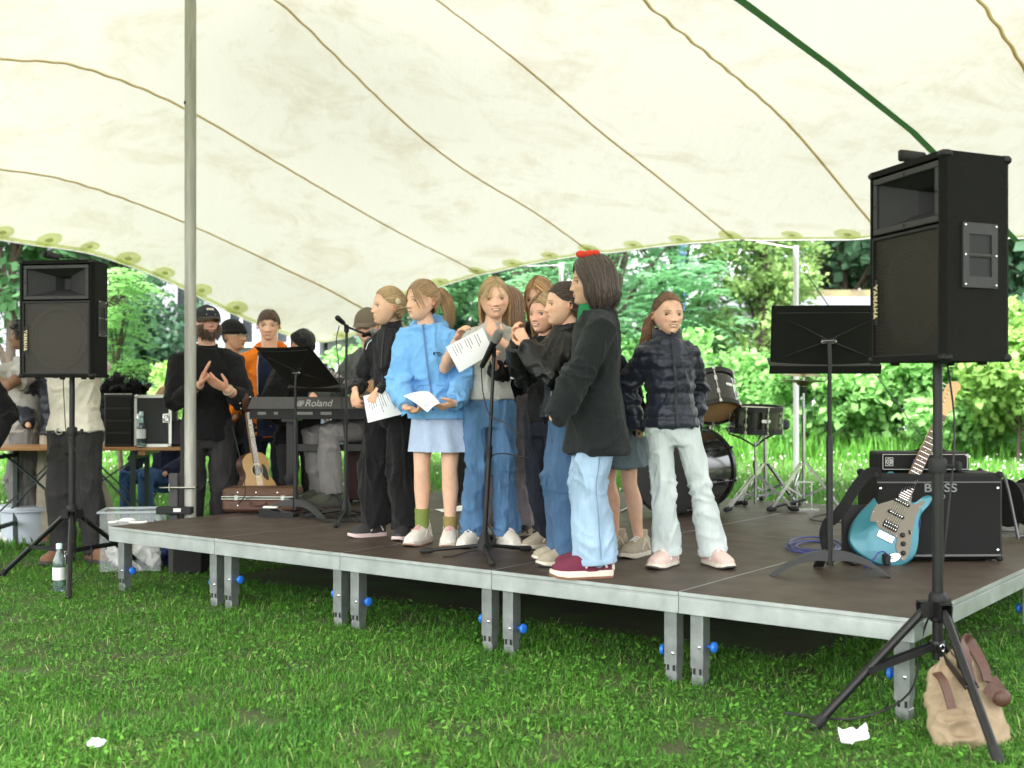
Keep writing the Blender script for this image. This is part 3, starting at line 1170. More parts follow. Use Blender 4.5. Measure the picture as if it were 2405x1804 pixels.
def arrays_obj(name, parts, m, parent, col=None):
 """parts: list of (verts, loop indices, loop totals, colours)"""
 vs = np.concatenate([p[0] for p in parts])
 li, lt, off, cs = [], [], 0, []
 for p in parts:
  li.append(np.asarray(p[1]) + off)
  lt.append(np.asarray(p[2]))
  off += len(p[0])
  cs.append(p[3] if len(p) > 3 and p[3] is not None else np.ones((len(p[0]), 3)))
 li, lt, cs = np.concatenate(li), np.concatenate(lt), np.concatenate(cs)
 me = bpy.data.meshes.new(name)
 me.vertices.add(len(vs))
 me.vertices.foreach_set('co', vs.reshape(-1).astype(np.float32))
 me.loops.add(len(li))
 me.loops.foreach_set('vertex_index', li.astype(np.int32))
 me.polygons.add(len(lt))
 me.polygons.foreach_set('loop_start', (np.cumsum(lt) - lt).astype(np.int32))
 me.polygons.foreach_set('use_smooth', np.ones(len(lt), dtype=bool))
 me.materials.append(m)
 me.update(calc_edges=True)
 if col:
  a = me.color_attributes.new('Col', 'FLOAT_COLOR', 'POINT')
  a.data.foreach_set('color', np.concatenate([cs, np.ones((len(cs), 1))], 1).reshape(-1).astype(np.float32))
 o = bpy.data.objects.new(name, me)
 C.objects.link(o)
 o.parent = parent
 return o


def smooth01(x):
 x = np.clip(x, 0, 1)
 return x * x * (3 - 2 * x)


def ridge(p, seed):
 return 1 - 2 * np.abs(noise3(p, seed))


def fold(j, amp=0.012, freq=11.0, joints=(), seed=0, vert=1.0, puff=None, base=0.35):
 """cloth creases on a remeshed garment: stronger round the joints"""
 v, n = j.v, j.n
 q = v * np.array([freq, freq, freq * vert]) + seed * 7.3
 w = np.stack([noise3(q * 0.6, seed + 1), noise3(q * 0.6 + 9, seed + 2), noise3(q * 0.6 + 17, seed + 3)], 1) * 0.9
 r1 = np.clip(1 - 2.2 * np.abs(noise3(q + w, seed)), 0, 1)
 r2 = np.clip(1 - 2.2 * np.abs(noise3(q * 1.9 + w * 1.5 + 31, seed + 6)), 0, 1)
 d = 1.5 * r1 ** 2 + 0.6 * r2 ** 2 - 0.7 + 0.35 * noise3(q * 0.5, seed + 4)
 wt = np.full(len(v), base)
 for c, rad in joints:
  wt = np.maximum(wt, np.exp(-((v - np.array(c)) ** 2).sum(1) / (rad * rad)))
 jw_ = np.clip(wt - base, 0, 1)
 q2 = v * np.array([freq * 0.7, freq * 0.7, freq * 2.4]) + seed * 3.1
 r3 = np.clip(1 - 2.2 * np.abs(noise3(q2 + w * 1.2, seed + 12)), 0, 1)
 d = (d * wt + 1.5 * (r3 ** 2 - 0.3) * jw_) * amp * 2.0
 if puff:
  pitch, pa, z0 = puff
  d = d + pa * (np.abs(np.sin(PI * (v[:, 2] - z0) / pitch + 0.35 * noise3(v * 7, seed + 8))) ** 0.32 - 0.75)
 j.v = v + n * d[:, None]


def ik(a, b, l1, l2, hint):
 a, b = V(a), V(b)
 d = b - a
 L = max(1e-4, d.length)
 if L > (l1 + l2) * 0.998:
  s = L / ((l1 + l2) * 0.998)
  l1, l2 = l1 * s, l2 * s
 x = (l1 * l1 - l2 * l2 + L * L) / (2 * L)
 h = math.sqrt(max(0.0, l1 * l1 - x * x))
 e = d / L
 hn = V(hint)
 hn = hn - e * hn.dot(e)
 if hn.length < 1e-5:
  hn = frame_of(e)[0]
 return a + e * x + hn.normalized() * h


SK = mat('skin', (0.6, 0.4, 0.3), 0.5, attr='Col', spec=0.35, sss=0.08, var=0.10, vscale=30)
M_EYE = [mat('eye_white', (0.64, 0.62, 0.59), 0.25), mat('eye_iris', (0.05, 0.035, 0.025), 0.15)]
M_EYEB = [mat('eye_white', (0.72, 0.70, 0.68), 0.25), mat('eye_iris_blue', (0.06, 0.09, 0.12), 0.15)]
M_TEETH = mat('teeth', (0.80, 0.78, 0.72), 0.3)
TONE = {'fair': (0.76, 0.465, 0.325), 'rosy': (0.77, 0.44, 0.32), 'tan': (0.56, 0.34, 0.22), 'olive': (0.58, 0.36, 0.24), 'brown': (0.22, 0.12, 0.075)}
HAIR = {'blond': (0.58, 0.40, 0.20), 'light': (0.42, 0.265, 0.125), 'ginger': (0.44, 0.235, 0.095), 'auburn': (0.22, 0.105, 0.045), 'brown': (0.10, 0.052, 0.028), 'dark': (0.075, 0.042, 0.028), 'black': (0.012, 0.010, 0.010), 'chestnut': (0.052, 0.027, 0.018)}


def hair_mat(c):
 return mat('hair_' + c, HAIR[c], 0.42, island=0.40, spec=0.5, sheen=0.15)


NU, NV = 92, 84


def head_shape(smile=0.0, child=True, jaw=1.0, nose=1.0, tone='fair', brow='brown', wide=1.0):
 """head of height 1 centred on the origin, face to -y: verts, faces, colours"""
 zz = np.linspace(0, 1, 400)
 dens = 1 + 2.6 * np.exp(-((np.cos(0.02 + zz * (PI - 0.04)) + 0.22) / 0.40) ** 4)
 cd = np.cumsum(dens)
 th = 0.02 + np.interp(np.linspace(cd[0], cd[-1], NV), cd, zz) * (PI - 0.04)
 ph = np.linspace(0, 2 * PI, NU, endpoint=False)
 # more columns in the face
 ph = ph - 0.58 * np.sin(ph)
 T, F = np.meshgrid(th, ph, indexing='ij')
 st = np.sin(T) ** 0.80
 x, y, z = st * np.sin(F), -st * np.cos(F), np.cos(T)
 X, Y, Z = 0.355 * x * wide, 0.42 * y + 0.02, 0.5 * z
 k = np.clip(-Z / 0.5, 0, 1)
 X = X * (1 - (0.30 if child else 0.24) / jaw * k ** 2)
 Y = Y - 0.165 * k ** 2
 bk = smooth01((y - 0.0) * 1.6) * smooth01(k * 1.6)
 Y = Y - bk * 0.16
 Y = np.where((Z > -0.1) & (y > 0), Y * 1.05, Y)
 fr = smooth01((-y - 0.25) * 2.2)
 ax = np.abs(X)
 d = np.zeros_like(X)
 pr = np.clip((0.05 - Z) / 0.2, 0, 1)
 amp = (0.012 + (0.066 if child else 0.10) * nose * pr ** 1.25)
 sg = 0.026 + 0.024 * pr
 d += amp * np.exp(-(X / sg) ** 2 / 2) * smooth01((Z + 0.205) / 0.045) * smooth01((0.13 - Z) / 0.09)
 d += 0.022 * np.exp(-(((ax - 0.045) / 0.022) ** 2 + ((Z + 0.155) / 0.025) ** 2))
 ez = -0.015 if child else 0.0
 d -= 0.040 * np.exp(-(((ax - 0.148) / 0.075) ** 2 + ((Z - ez) / 0.05) ** 2))
 d += 0.014 * np.exp(-(((ax - 0.15) / 0.10) ** 2 + ((Z - ez - 0.085) / 0.03) ** 2))
 d += (0.020 + 0.016 * smile) * np.exp(-(((ax - 0.185) / 0.08) ** 2 + ((Z + 0.13 - 0.02 * smile) / 0.07) ** 2))
 mz = -0.272 + (0.55 * smile) * X ** 2 * 3
 lw = 0.090 + 0.035 * smile
 oh = (0.003 + 0.017 * (smile >= 0.6) * smile) * np.clip(1 - (X / lw) ** 2, 0, 1)
 lb = 0.026 * np.exp(-((np.abs(Z - mz) - oh - 0.014) / 0.014) ** 2) * np.exp(-(X / lw) ** 4)
 d += lb
 d -= 0.012 * np.exp(-(X / lw) ** 4) * (np.abs(Z - mz) < oh + 0.004)
 d -= 0.012 * np.exp(-((X / 0.10) ** 2 + ((Z + 0.345) / 0.025) ** 2))
 d += 0.030 * np.exp(-((X / 0.075) ** 2 + ((Z + 0.425) / 0.05) ** 2))
 Y = Y - d * fr
 # colours
 base = np.array(TONE[tone])
 Cc = np.ones(X.shape + (3,)) * base

 def mixc(w, c):
  nonlocal Cc
  Cc = Cc * (1 - w[..., None]) + np.array(c) * w[..., None]
 mixc(0.30 * fr * np.exp(-(((ax - 0.2) / 0.085) ** 2 + ((Z + 0.13) / 0.075) ** 2)), (base[0] * 1.0, base[1] * 0.62, base[2] * 0.58))
 mixc(0.22 * fr * np.exp(-((X / 0.05) ** 2 + ((Z + 0.16) / 0.05) ** 2)), (base[0], base[1] * 0.65, base[2] * 0.6))
 band = smooth01((0.030 - (np.abs(Z - mz) - oh)) / 0.012) * smooth01((lw + 0.008 - ax) / 0.02)
 mixc(0.62 * fr * band, (base[0] * 0.80, base[1] * 0.50, base[2] * 0.47))
 ml = fr * smooth01((lw + 0.004 - ax) / 0.02) * smooth01((oh + 0.006 - np.abs(Z - mz)) / 0.006)
 mixc(0.85 * ml, (base[0] * 0.22, base[1] * 0.12, base[2] * 0.12))
 bz = ez + 0.098 - 1.1 * (ax - 0.14) ** 2
 bw = fr * smooth01((ax - 0.045) / 0.03) * smooth01((0.245 - ax) / 0.04) * np.exp(-((Z - bz) / 0.013) ** 2)
 mixc(0.78 * bw, np.array(HAIR[brow]) * 0.65)
 lz = ez + 0.038 - 2.2 * (ax - 0.148) ** 2
 lash = fr * smooth01((ax - 0.085) / 0.02) * smooth01((0.215 - ax) / 0.02) * np.exp(-((Z - lz) / 0.011) ** 2)
 mixc(0.85 * lash, base * 0.08)
 under = fr * smooth01((ax - 0.085) / 0.03) * smooth01((0.215 - ax) / 0.03) * np.exp(-((Z - ez + 0.042) / 0.014) ** 2)
 mixc(0.30 * under, base * 0.45)
 nos = fr * np.exp(-(((ax - 0.03) / 0.014) ** 2 + ((Z + 0.198) / 0.012) ** 2))
 mixc(0.65 * nos, base * 0.2)
 vs = np.stack([X, Y, Z], -1).reshape(-1, 3)
 cs = Cc.reshape(-1, 3)
 i, jx = np.meshgrid(np.arange(NV - 1), np.arange(NU), indexing='ij')
 i, jx = i.ravel(), jx.ravel()
 jn = (jx + 1) % NU
 F4 = np.stack([i * NU + jx, (i + 1) * NU + jx, (i + 1) * NU + jn, i * NU + jn], 1)
 return vs, F4, cs, ez, th, ph


HL_PHI = np.radians([0, 25, 45, 62, 75, 88, 100, 130, 180])
HL_Z = np.array([0.275, 0.262, 0.225, 0.13, 0.06, 0.06, -0.14, -0.28, -0.34])


HL = [0.0]


def hairline(phi, short=False):
 p = np.abs((np.asarray(phi) + PI) % (2 * PI) - PI)
 return np.interp(p, HL_PHI, HL_Z) + HL[0] * np.clip(1.6 - p, 0, 1)


def skull(d, off):
 d = np.asarray(d, float)
 k = np.clip(-d[..., 2], 0, 1)
 x = 0.355 * d[..., 0] * (1 - 0.15 * k)
 y = 0.43 * d[..., 1] + 0.025 - 0.10 * k * (d[..., 1] > 0)
 return np.stack([x, y, 0.5 * d[..., 2]], -1) * (1 + off)


def strands_mesh(paths, widths, sides=3):
 """paths (n, k, 3), widths (n,) -> verts, loop index, loop totals"""
 n, k, _ = paths.shape
 tan = np.gradient(paths, axis=1)
 tan /= np.linalg.norm(tan, axis=2, keepdims=True) + 1e-9
 ref = paths - np.array([0, 0.02, -0.1])
 ref /= np.linalg.norm(ref, axis=2, keepdims=True) + 1e-9
 sd = np.cross(tan, ref)
 sd /= np.linalg.norm(sd, axis=2, keepdims=True) + 1e-9
 up = np.cross(sd, tan)
 taper = np.clip(1.15 - np.linspace(0, 1, k) ** 2.5, 0.2, 1)[None, :, None]
 w = widths[:, None, None] * taper
 ring = []
 for a in (0.3, 2.35, 4.7)[:sides]:
  ring.append(paths + (sd * math.cos(a) * 1.5 + up * math.sin(a) * 0.55) * w)
 P = np.stack(ring, 2)                      # n,k,sides,3
 vs = P.reshape(-1, 3)
 a, b, c = np.meshgrid(np.arange(n), np.arange(k - 1), np.arange(sides), indexing='ij')
 cn = (c + 1) % sides
 idx = lambda q, r_, s_: (q * k + r_) * sides + s_
 F4 = np.stack([idx(a, b, c), idx(a, b, cn), idx(a, b + 1, cn), idx(a, b + 1, c)], -1).reshape(-1, 4)
 return vs, F4.reshape(-1), np.full(len(F4), 4)


def slerp_path(d0, d1, k, off, r):
 t = np.linspace(0, 1, k)[None, :, None]
 a = d0[:, None, :] * (1 - t) + d1[:, None, :] * t
 a /= np.linalg.norm(a, axis=2, keepdims=True) + 1e-9
 return skull(a, off[:, None, None] if np.ndim(off) else off)


def dirs(phi, z):
 c = np.sqrt(np.clip(1 - z * z, 0, 1))
 return np.stack([c * np.sin(phi), -c * np.cos(phi), z], -1)


def hair_cap(th, ph, off=0.045, lower=0.0):
 nu, nv = 84, 22
 phi = np.linspace(-PI, PI, nu, endpoint=False)
 zl = hairline(phi) * 2 + lower
 P = []
 for i in range(nv):
  f_ = i / (nv - 1)
  z = zl + (0.995 - zl) * f_
  D = dirs(phi, np.clip(z, -0.95, 0.995))
  P.append(skull(D, off * (0.30 + 0.70 * min(1, f_ * 5))))
 P = np.concatenate(P)
 F = np.array([(i * nu + j, i * nu + (j + 1) % nu, (i + 1) * nu + (j + 1) % nu, (i + 1) * nu + j) for i in range(nv - 1) for j in range(nu)])
 return P, F.reshape(-1), np.full(len(F), 4)


def hair(style, r, th, ph, L=0.9, part=0.05, end=-0.9, n=230, wave=0.02, thick=1.0, tie=(180, 0.45), side=0.0, front=52, hang=(0, 0.10), fringe=0):
 """list of mesh parts in head units"""
 n = int(n * 2.8)
 out = [hair_cap(th, ph, 0.075 if style in ('bob', 'loose') else 0.05)]
 fly = 46                                                # stray hairs standing off the head
 phi = r.uniform(-PI, PI, fly)
 z0 = r.uniform(0.15, 0.95, fly)
 P = slerp_path(dirs(phi, z0), dirs(phi + r.normal(0, 0.5, fly), np.clip(z0 + r.normal(0, 0.3, fly), -0.2, 0.99)), 6, 0.07, r)
 P = P * (1 + (np.linspace(0, 1, 6) ** 2)[None, :, None] * r.uniform(0.02, 0.13, fly)[:, None, None])
 out.append(strands_mesh(P, np.full(fly, 0.0028)))
 if fringe:
  p0 = r.uniform(-R(38), R(38), fringe)
  p1 = p0 + np.where(p0 < 0, -1, 1) * r.uniform(R(20), R(48), fringe)
  out.append(strands_mesh(slerp_path(dirs(p0, np.full(fringe, 0.62)), dirs(p1, r.uniform(-0.55, 0.15, fringe)), 9, 0.05 + 0.03 * r.random(fringe), r), 0.005 + 0.004 * r.random(fringe)))
 if style == 'short':
  phi = r.uniform(-PI, PI, n)
  z = np.sqrt(r.random(n)) * 0.95
  z = np.maximum(z, hairline(phi) * 2 + 0.02)
  d0 = dirs(phi, np.clip(z, -0.6, 0.98))
  sw = dirs(phi + r.normal(0, 0.3, n), np.clip(z - 0.16, -0.75, 0.98))
  out.append(strands_mesh(slerp_path(d0, sw, 5, 0.05 + 0.035 * r.random(n), r) , 0.010 + 0.006 * r.random(n)))
  return out
 if style in ('tail', 'tailhigh', 'slick'):
  phi = r.uniform(-PI, PI, n)
  zl = hairline(phi) * 2
  z = zl + (0.97 - zl) * r.random(n) ** 1.8
  d0 = dirs(phi, np.clip(z, -0.75, 0.98))
  tphi, tz = R(tie[0]), tie[1]
  td = dirs(np.full(n, tphi) + r.normal(0, 0.09, n), np.clip(tz + r.normal(0, 0.06, n), -0.9, 0.9))
  out.append(strands_mesh(slerp_path(d0, td, 8, 0.055 + 0.03 * r.random(n), r), 0.006 + 0.005 * r.random(n)))
  m = int(n * 0.75)
  k = 12
  t0 = skull(dirs(np.array([tphi]), np.array([tz])), 0.10)[0]
  outd = t0 / np.linalg.norm(t0)
  t = np.linspace(0, 1, k)
  a = r.random(m) * 2 * PI
  rr = np.sqrt(r.random(m)) * 0.085 * thick
  ex = np.array([outd[1], -outd[0], 0])
  ex = ex / (np.linalg.norm(ex) + 1e-9)
  P = np.zeros((m, k, 3))
  Ls = L * (0.72 + 0.33 * r.random(m))
  ph2 = r.random(m) * 2 * PI
  for q in range(k):
   tq = t[q]
   spread = 0.35 + 1.25 * math.sin(min(1.0, tq * 1.3) * PI / 2) * (1 - 0.35 * tq)
   cpos = t0[None] + outd[None] * (0.16 * math.sin(min(1, tq * 2.2) * PI / 2)) + np.array([hang[0], hang[1], 0])[None] * tq ** 1.2 + np.array([0, 0, -1.0])[None] * (Ls * (tq ** 1.25))[:, None]
   off = ex[None] * (np.cos(a) * rr * spread)[:, None] + np.array([0, 0, 1])[None] * (np.sin(a) * rr * 0.6 * (1 - tq))[:, None] + outd[None] * (np.sin(a) * rr * spread)[:, None]
   wv = wave * np.sin(tq * 9 + ph2 * 0.35)[:, None] * ex[None] + wave * np.cos(tq * 8 + ph2 * 0.35)[:, None] * outd[None] * 0.8
   P[:, q] = cpos + off + wv * tq
  out.append(strands_mesh(P, 0.007 + 0.005 * r.random(m)))
  return out
 if style in ('loose', 'bob'):
  m = 260                                             # fine hairs along the hairline, combed back
  phi = r.uniform(-R(100), R(100), m)
  z0 = hairline(phi) * 2 + r.uniform(-0.03, 0.22, m)
  out.append(strands_mesh(slerp_path(dirs(phi, np.clip(z0, -0.3, 0.9)), dirs(phi * 1.35 + 0.3 * np.sign(phi), np.clip(z0 - 0.10 + 0.25 * (np.abs(phi) < 0.5), -0.6, 0.9)), 7, 0.035 + 0.05 * r.random(m), r), 0.006 + 0.005 * r.random(m)))
  sg = np.where(r.random(n) < 0.5, -1.0, 1.0)
  fz = r.random(n)                                    # along the parting, front to crown
  pa = 0.74 + fz * 1.6                                # angle over the top
  d0 = np.stack([part + sg * 0.06 + 0 * fz, -np.cos(pa) * 1.0, np.sin(pa)], -1)
  d0 /= np.linalg.norm(d0, axis=1, keepdims=True)
  lo = R(front)
  phe = sg * (lo + (R(178) - lo) * np.clip(fz * 0.92 + r.normal(0, 0.07, n), 0, 1))
  de = dirs(phe, np.full(n, -0.12))
  k1, k2 = 8, 8
  base_off = (0.10 + 0.13 * r.random(n)) if style == 'bob' else (0.06 + 0.08 * r.random(n))
  P1 = slerp_path(d0, de, k1, base_off, r)
  e = P1[:, -1]
  P2 = np.zeros((n, k2, 3))
  zend = end + r.normal(0, 0.05, n) * (1 if style == 'bob' else 1.8)
  ph2 = r.random(n) * 2 * PI
  for q in range(k2):
   tq = (q + 1) / k2
   zz = e[:, 2] + (zend - e[:, 2]) * tq
   if style == 'bob':
    f_ = 1 + 0.13 * math.sin(tq * PI * 0.9) - 0.42 * tq ** 3
   else:
    f_ = 1 - 0.12 * tq + 0.02 * math.sin(tq * 3) + 0 * tq
   P2[:, q, 0] = e[:, 0] * f_ + wave * np.sin(tq * 8 + ph2 * 0.3)
   P2[:, q, 1] = (e[:, 1] - 0.05) * f_ + 0.05 + (0.03 * tq if style != 'bob' else 0) + wave * np.cos(tq * 7 + ph2 * 0.3) + hang[1] * tq * 0.5
   P2[:, q, 2] = zz
  P = np.concatenate([P1, P2], 1)
  # smooth the joint
  for _ in range(2):
   P[:, 1:-1] = (P[:, :-2] + 2 * P[:, 1:-1] + P[:, 2:]) / 4
  out.append(strands_mesh(P, (0.009 + 0.006 * r.random(n)) * (1.25 if style == 'bob' else 1.0)))
  return out
 return out


def hand_mb(W, d, n, th_side, s, curl=(0.5, 0.5, 0.5, 0.5), thumb=0.4, spread=0.0):
 """hand with palm, four fingers and a thumb; d fingers, n the way the palm looks, th_side +1/-1 thumb side"""
 W, d, n = V(W), V(d).normalized(), V(n)
 n = (n - d * n.dot(d)).normalized()
 y = n.cross(d) * th_side
 mb = MB()
 rings = []
 for q, hw, hh in ((-0.12, 0.135, 0.105), (0.05, 0.14, 0.10), (0.2, 0.19, 0.105), (0.36, 0.215, 0.095), (0.48, 0.21, 0.08)):
  rings.append((W + d * s * q, y * hw * s, n * hh * s))
 mb.loft(rings, 14)
 for f, (yo, ln, x0) in enumerate(((0.155, 0.40, 0.47), (0.052, 0.45, 0.50), (-0.052, 0.42, 0.49), (-0.155, 0.33, 0.45))):
  p = W + d * s * x0 + y * yo * s
  dv = (d + y * (yo * spread)).normalized()
  nn = (n - dv * n.dot(dv)).normalized()
  pts = [p - dv * 0.08 * s, p]
  for q, frac in enumerate((0.45, 0.32, 0.23)):
   ang = curl[f] * (0.75, 0.95, 0.6)[q]
   dv, nn = dv * math.cos(ang) + nn * math.sin(ang), nn * math.cos(ang) - dv * math.sin(ang)
   p = p + dv * ln * s * frac
   pts.append(p)
  mb.limb(pts, [0.062 * s, 0.058 * s, 0.054 * s, 0.05 * s, 0.043 * s], 8)
 p = W + d * s * 0.10 + y * 0.13 * s
 t1 = (d * 0.62 + y * 0.75 + n * 0.25).normalized()
 t2 = (d * 0.9 + y * (0.45 - 0.5 * thumb) + n * (0.2 + 0.6 * thumb)).normalized()
 mb.limb([p, p + t1 * 0.20 * s, p + t1 * 0.20 * s + t2 * 0.17 * s, p + t1 * 0.20 * s + t2 * 0.30 * s], [0.082 * s, 0.07 * s, 0.06 * s, 0.048 * s], 8)
 return mb


S_PANEL = mat('shoe_panel', (0.70, 0.62, 0.57), 0.6)


def shoe(parent, A, yaw, L, m_up, m_sole, kind='sneaker', extra=None, outs=None):
 """A: ankle ground point (heel side), toes to -y turned by yaw; one shoe with its sole"""
 M = Matrix.Translation(V(A)) @ Matrix.Rotation(yaw, 4, 'Z')
 st = 0.125 * L if kind == 'chunky' else 0.10 * L
 secs = [(0.27, 0.10, 0.30), (0.25, 0.145, 0.36), (0.10, 0.165, 0.40), (-0.08, 0.17, 0.36), (-0.28, 0.185, 0.27), (-0.47, 0.19, 0.20), (-0.62, 0.165, 0.155), (-0.70, 0.10, 0.10)]
 up = MB()
 n = 16
 vs, fs = [], []
 for (y, w, h) in secs:
  for j in range(n):
   a = PI * j / (n - 1)
   cx_, sz = math.cos(a), math.sin(a)
   xx = math.copysign(abs(cx_) ** 0.75, cx_) * w * L
   zz = st + (sz ** 0.75) * h * L
   vs.append(M @ V((xx, y * L, zz)))
 k = len(secs)
 for i in range(k - 1):
  for j in range(n - 1):
   fs.append((i * n + j, i * n + j + 1, (i + 1) * n + j + 1, (i + 1) * n + j))
 fs.append(tuple(range(n)))
 fs.append(tuple((k - 1) * n + j for j in range(n - 1, -1, -1)))
 up.add(vs, fs)
 # tongue / collar
 up.loft([(M @ V((0, 0.07 * L, st + 0.33 * L)), (M.to_3x3() @ V((0.13 * L, 0, 0))), (M.to_3x3() @ V((0, 0.17 * L, 0)))),
    (M @ V((0, 0.09 * L, st + 0.46 * L)), (M.to_3x3() @ V((0.125 * L, 0, 0))), (M.to_3x3() @ V((0, 0.16 * L, 0.02 * L))))], 14)
 o = up.build('shoe', m_up, parent, True, 60)
 sl = MB()
 sp = [(0.30, 0.10, 0.01), (0.27, 0.15, 0), (0.1, 0.175, 0), (-0.1, 0.175, 0), (-0.3, 0.20, 0), (-0.5, 0.205, 0), (-0.66, 0.17, 0.02), (-0.745, 0.09, 0.05)]
 out = [(w, y) for y, w, _ in sp] + [(-w, y) for y, w, _ in reversed(sp)]
 zlo = [q for *_, q in sp] + [q for *_, q in reversed(sp)]
 kk = len(out)
 vs = [M @ V((x * L * 0.97, y * L, 0.002 + z * L)) for (x, y), z in zip(out, zlo)] + [M @ V((x * L, y * L, st * 0.6 + z * L * 0.6)) for (x, y), z in zip(out, zlo)] + [M @ V((x * L * 0.95, y * L * 0.985, st * 1.12 + z * L * 0.4)) for (x, y), z in zip(out, zlo)]
 fs = [tuple(range(kk - 1, -1, -1)), tuple(range(2 * kk, 3 * kk))]
 for lv in (0, 1):
  fs += [(lv * kk + i, lv * kk + (i + 1) % kk, (lv + 1) * kk + (i + 1) % kk, (lv + 1) * kk + i) for i in range(kk)]
 sl.add(vs, fs)
 sl.build('sole', m_sole, o, True, 50)
 if outs is not None:
  ou = MB()
  vs = [M @ V((x * L * 0.985, y * L * 1.005, 0.0012 + z * L)) for (x, y), z in zip(out, zlo)] + [M @ V((x * L * 1.012, y * L * 1.012, st * 0.34 + z * L * 1.15)) for (x, y), z in zip(out, zlo)]
  ou.add(vs, [tuple(range(kk - 1, -1, -1)), tuple(range(kk, 2 * kk))] + [(i, (i + 1) % kk, kk + (i + 1) % kk, kk + i) for i in range(kk)])
  ou.build('outsole', outs, o, True, 50)
 pn = MB()                                               # stitched side panels and heel tab
 for sg in (-1, 1):
  for a0, a1 in ((-0.20, 0.06), (0.16, 0.02)):
   pn.tube([M @ V((sg * L * 0.178, a0 * L, st + 0.06 * L)), M @ V((sg * L * 0.160, (a0 + a1) * 0.5 * L, st + 0.20 * L)), M @ V((sg * L * 0.10, a1 * L, st + 0.335 * L))], [0.022 * L, 0.018 * L, 0.012 * L], 5)
 pn.tube([M @ V((0, 0.275 * L, st + 0.03 * L)), M @ V((0, 0.262 * L, st + 0.36 * L))], 0.028 * L, 6)
 pn.build('panel', m_sole if outs is None else S_PANEL, o)
 if extra == 'laces' or extra == 'velcro':
  lc = MB()
  for q in range(4):
   y = -0.06 - 0.085 * q
   h = st + L * (0.37 - 0.36 * abs(y + 0.06))
   lc.tube([M @ V((-0.085 * L, y * L, h - 0.035 * L)), M @ V((0, (y - 0.02) * L, h + 0.012 * L)), M @ V((0.085 * L, y * L, h - 0.035 * L))], 0.022 * L, 5)
  lc.build('lace', mat('lace_pink', (0.55, 0.33, 0.30), 0.8) if extra == 'velcro' else mat('lace_white', (0.7, 0.66, 0.62), 0.8), o)
  if extra == 'velcro':
   vb = MB()
   vb.loft([(M @ V((0, 0.0 * L, st + 0.28 * L)), M.to_3x3() @ V((0.178 * L, 0, 0)), M.to_3x3() @ V((0, 0.02 * L, 0.135 * L))),
      (M @ V((0, 0.11 * L, st + 0.30 * L)), M.to_3x3() @ V((0.175 * L, 0, 0)), M.to_3x3() @ V((0, 0.02 * L, 0.135 * L)))], 18)
   vb.build('strap', m_up, o)
 return o


PEOPLE = {}


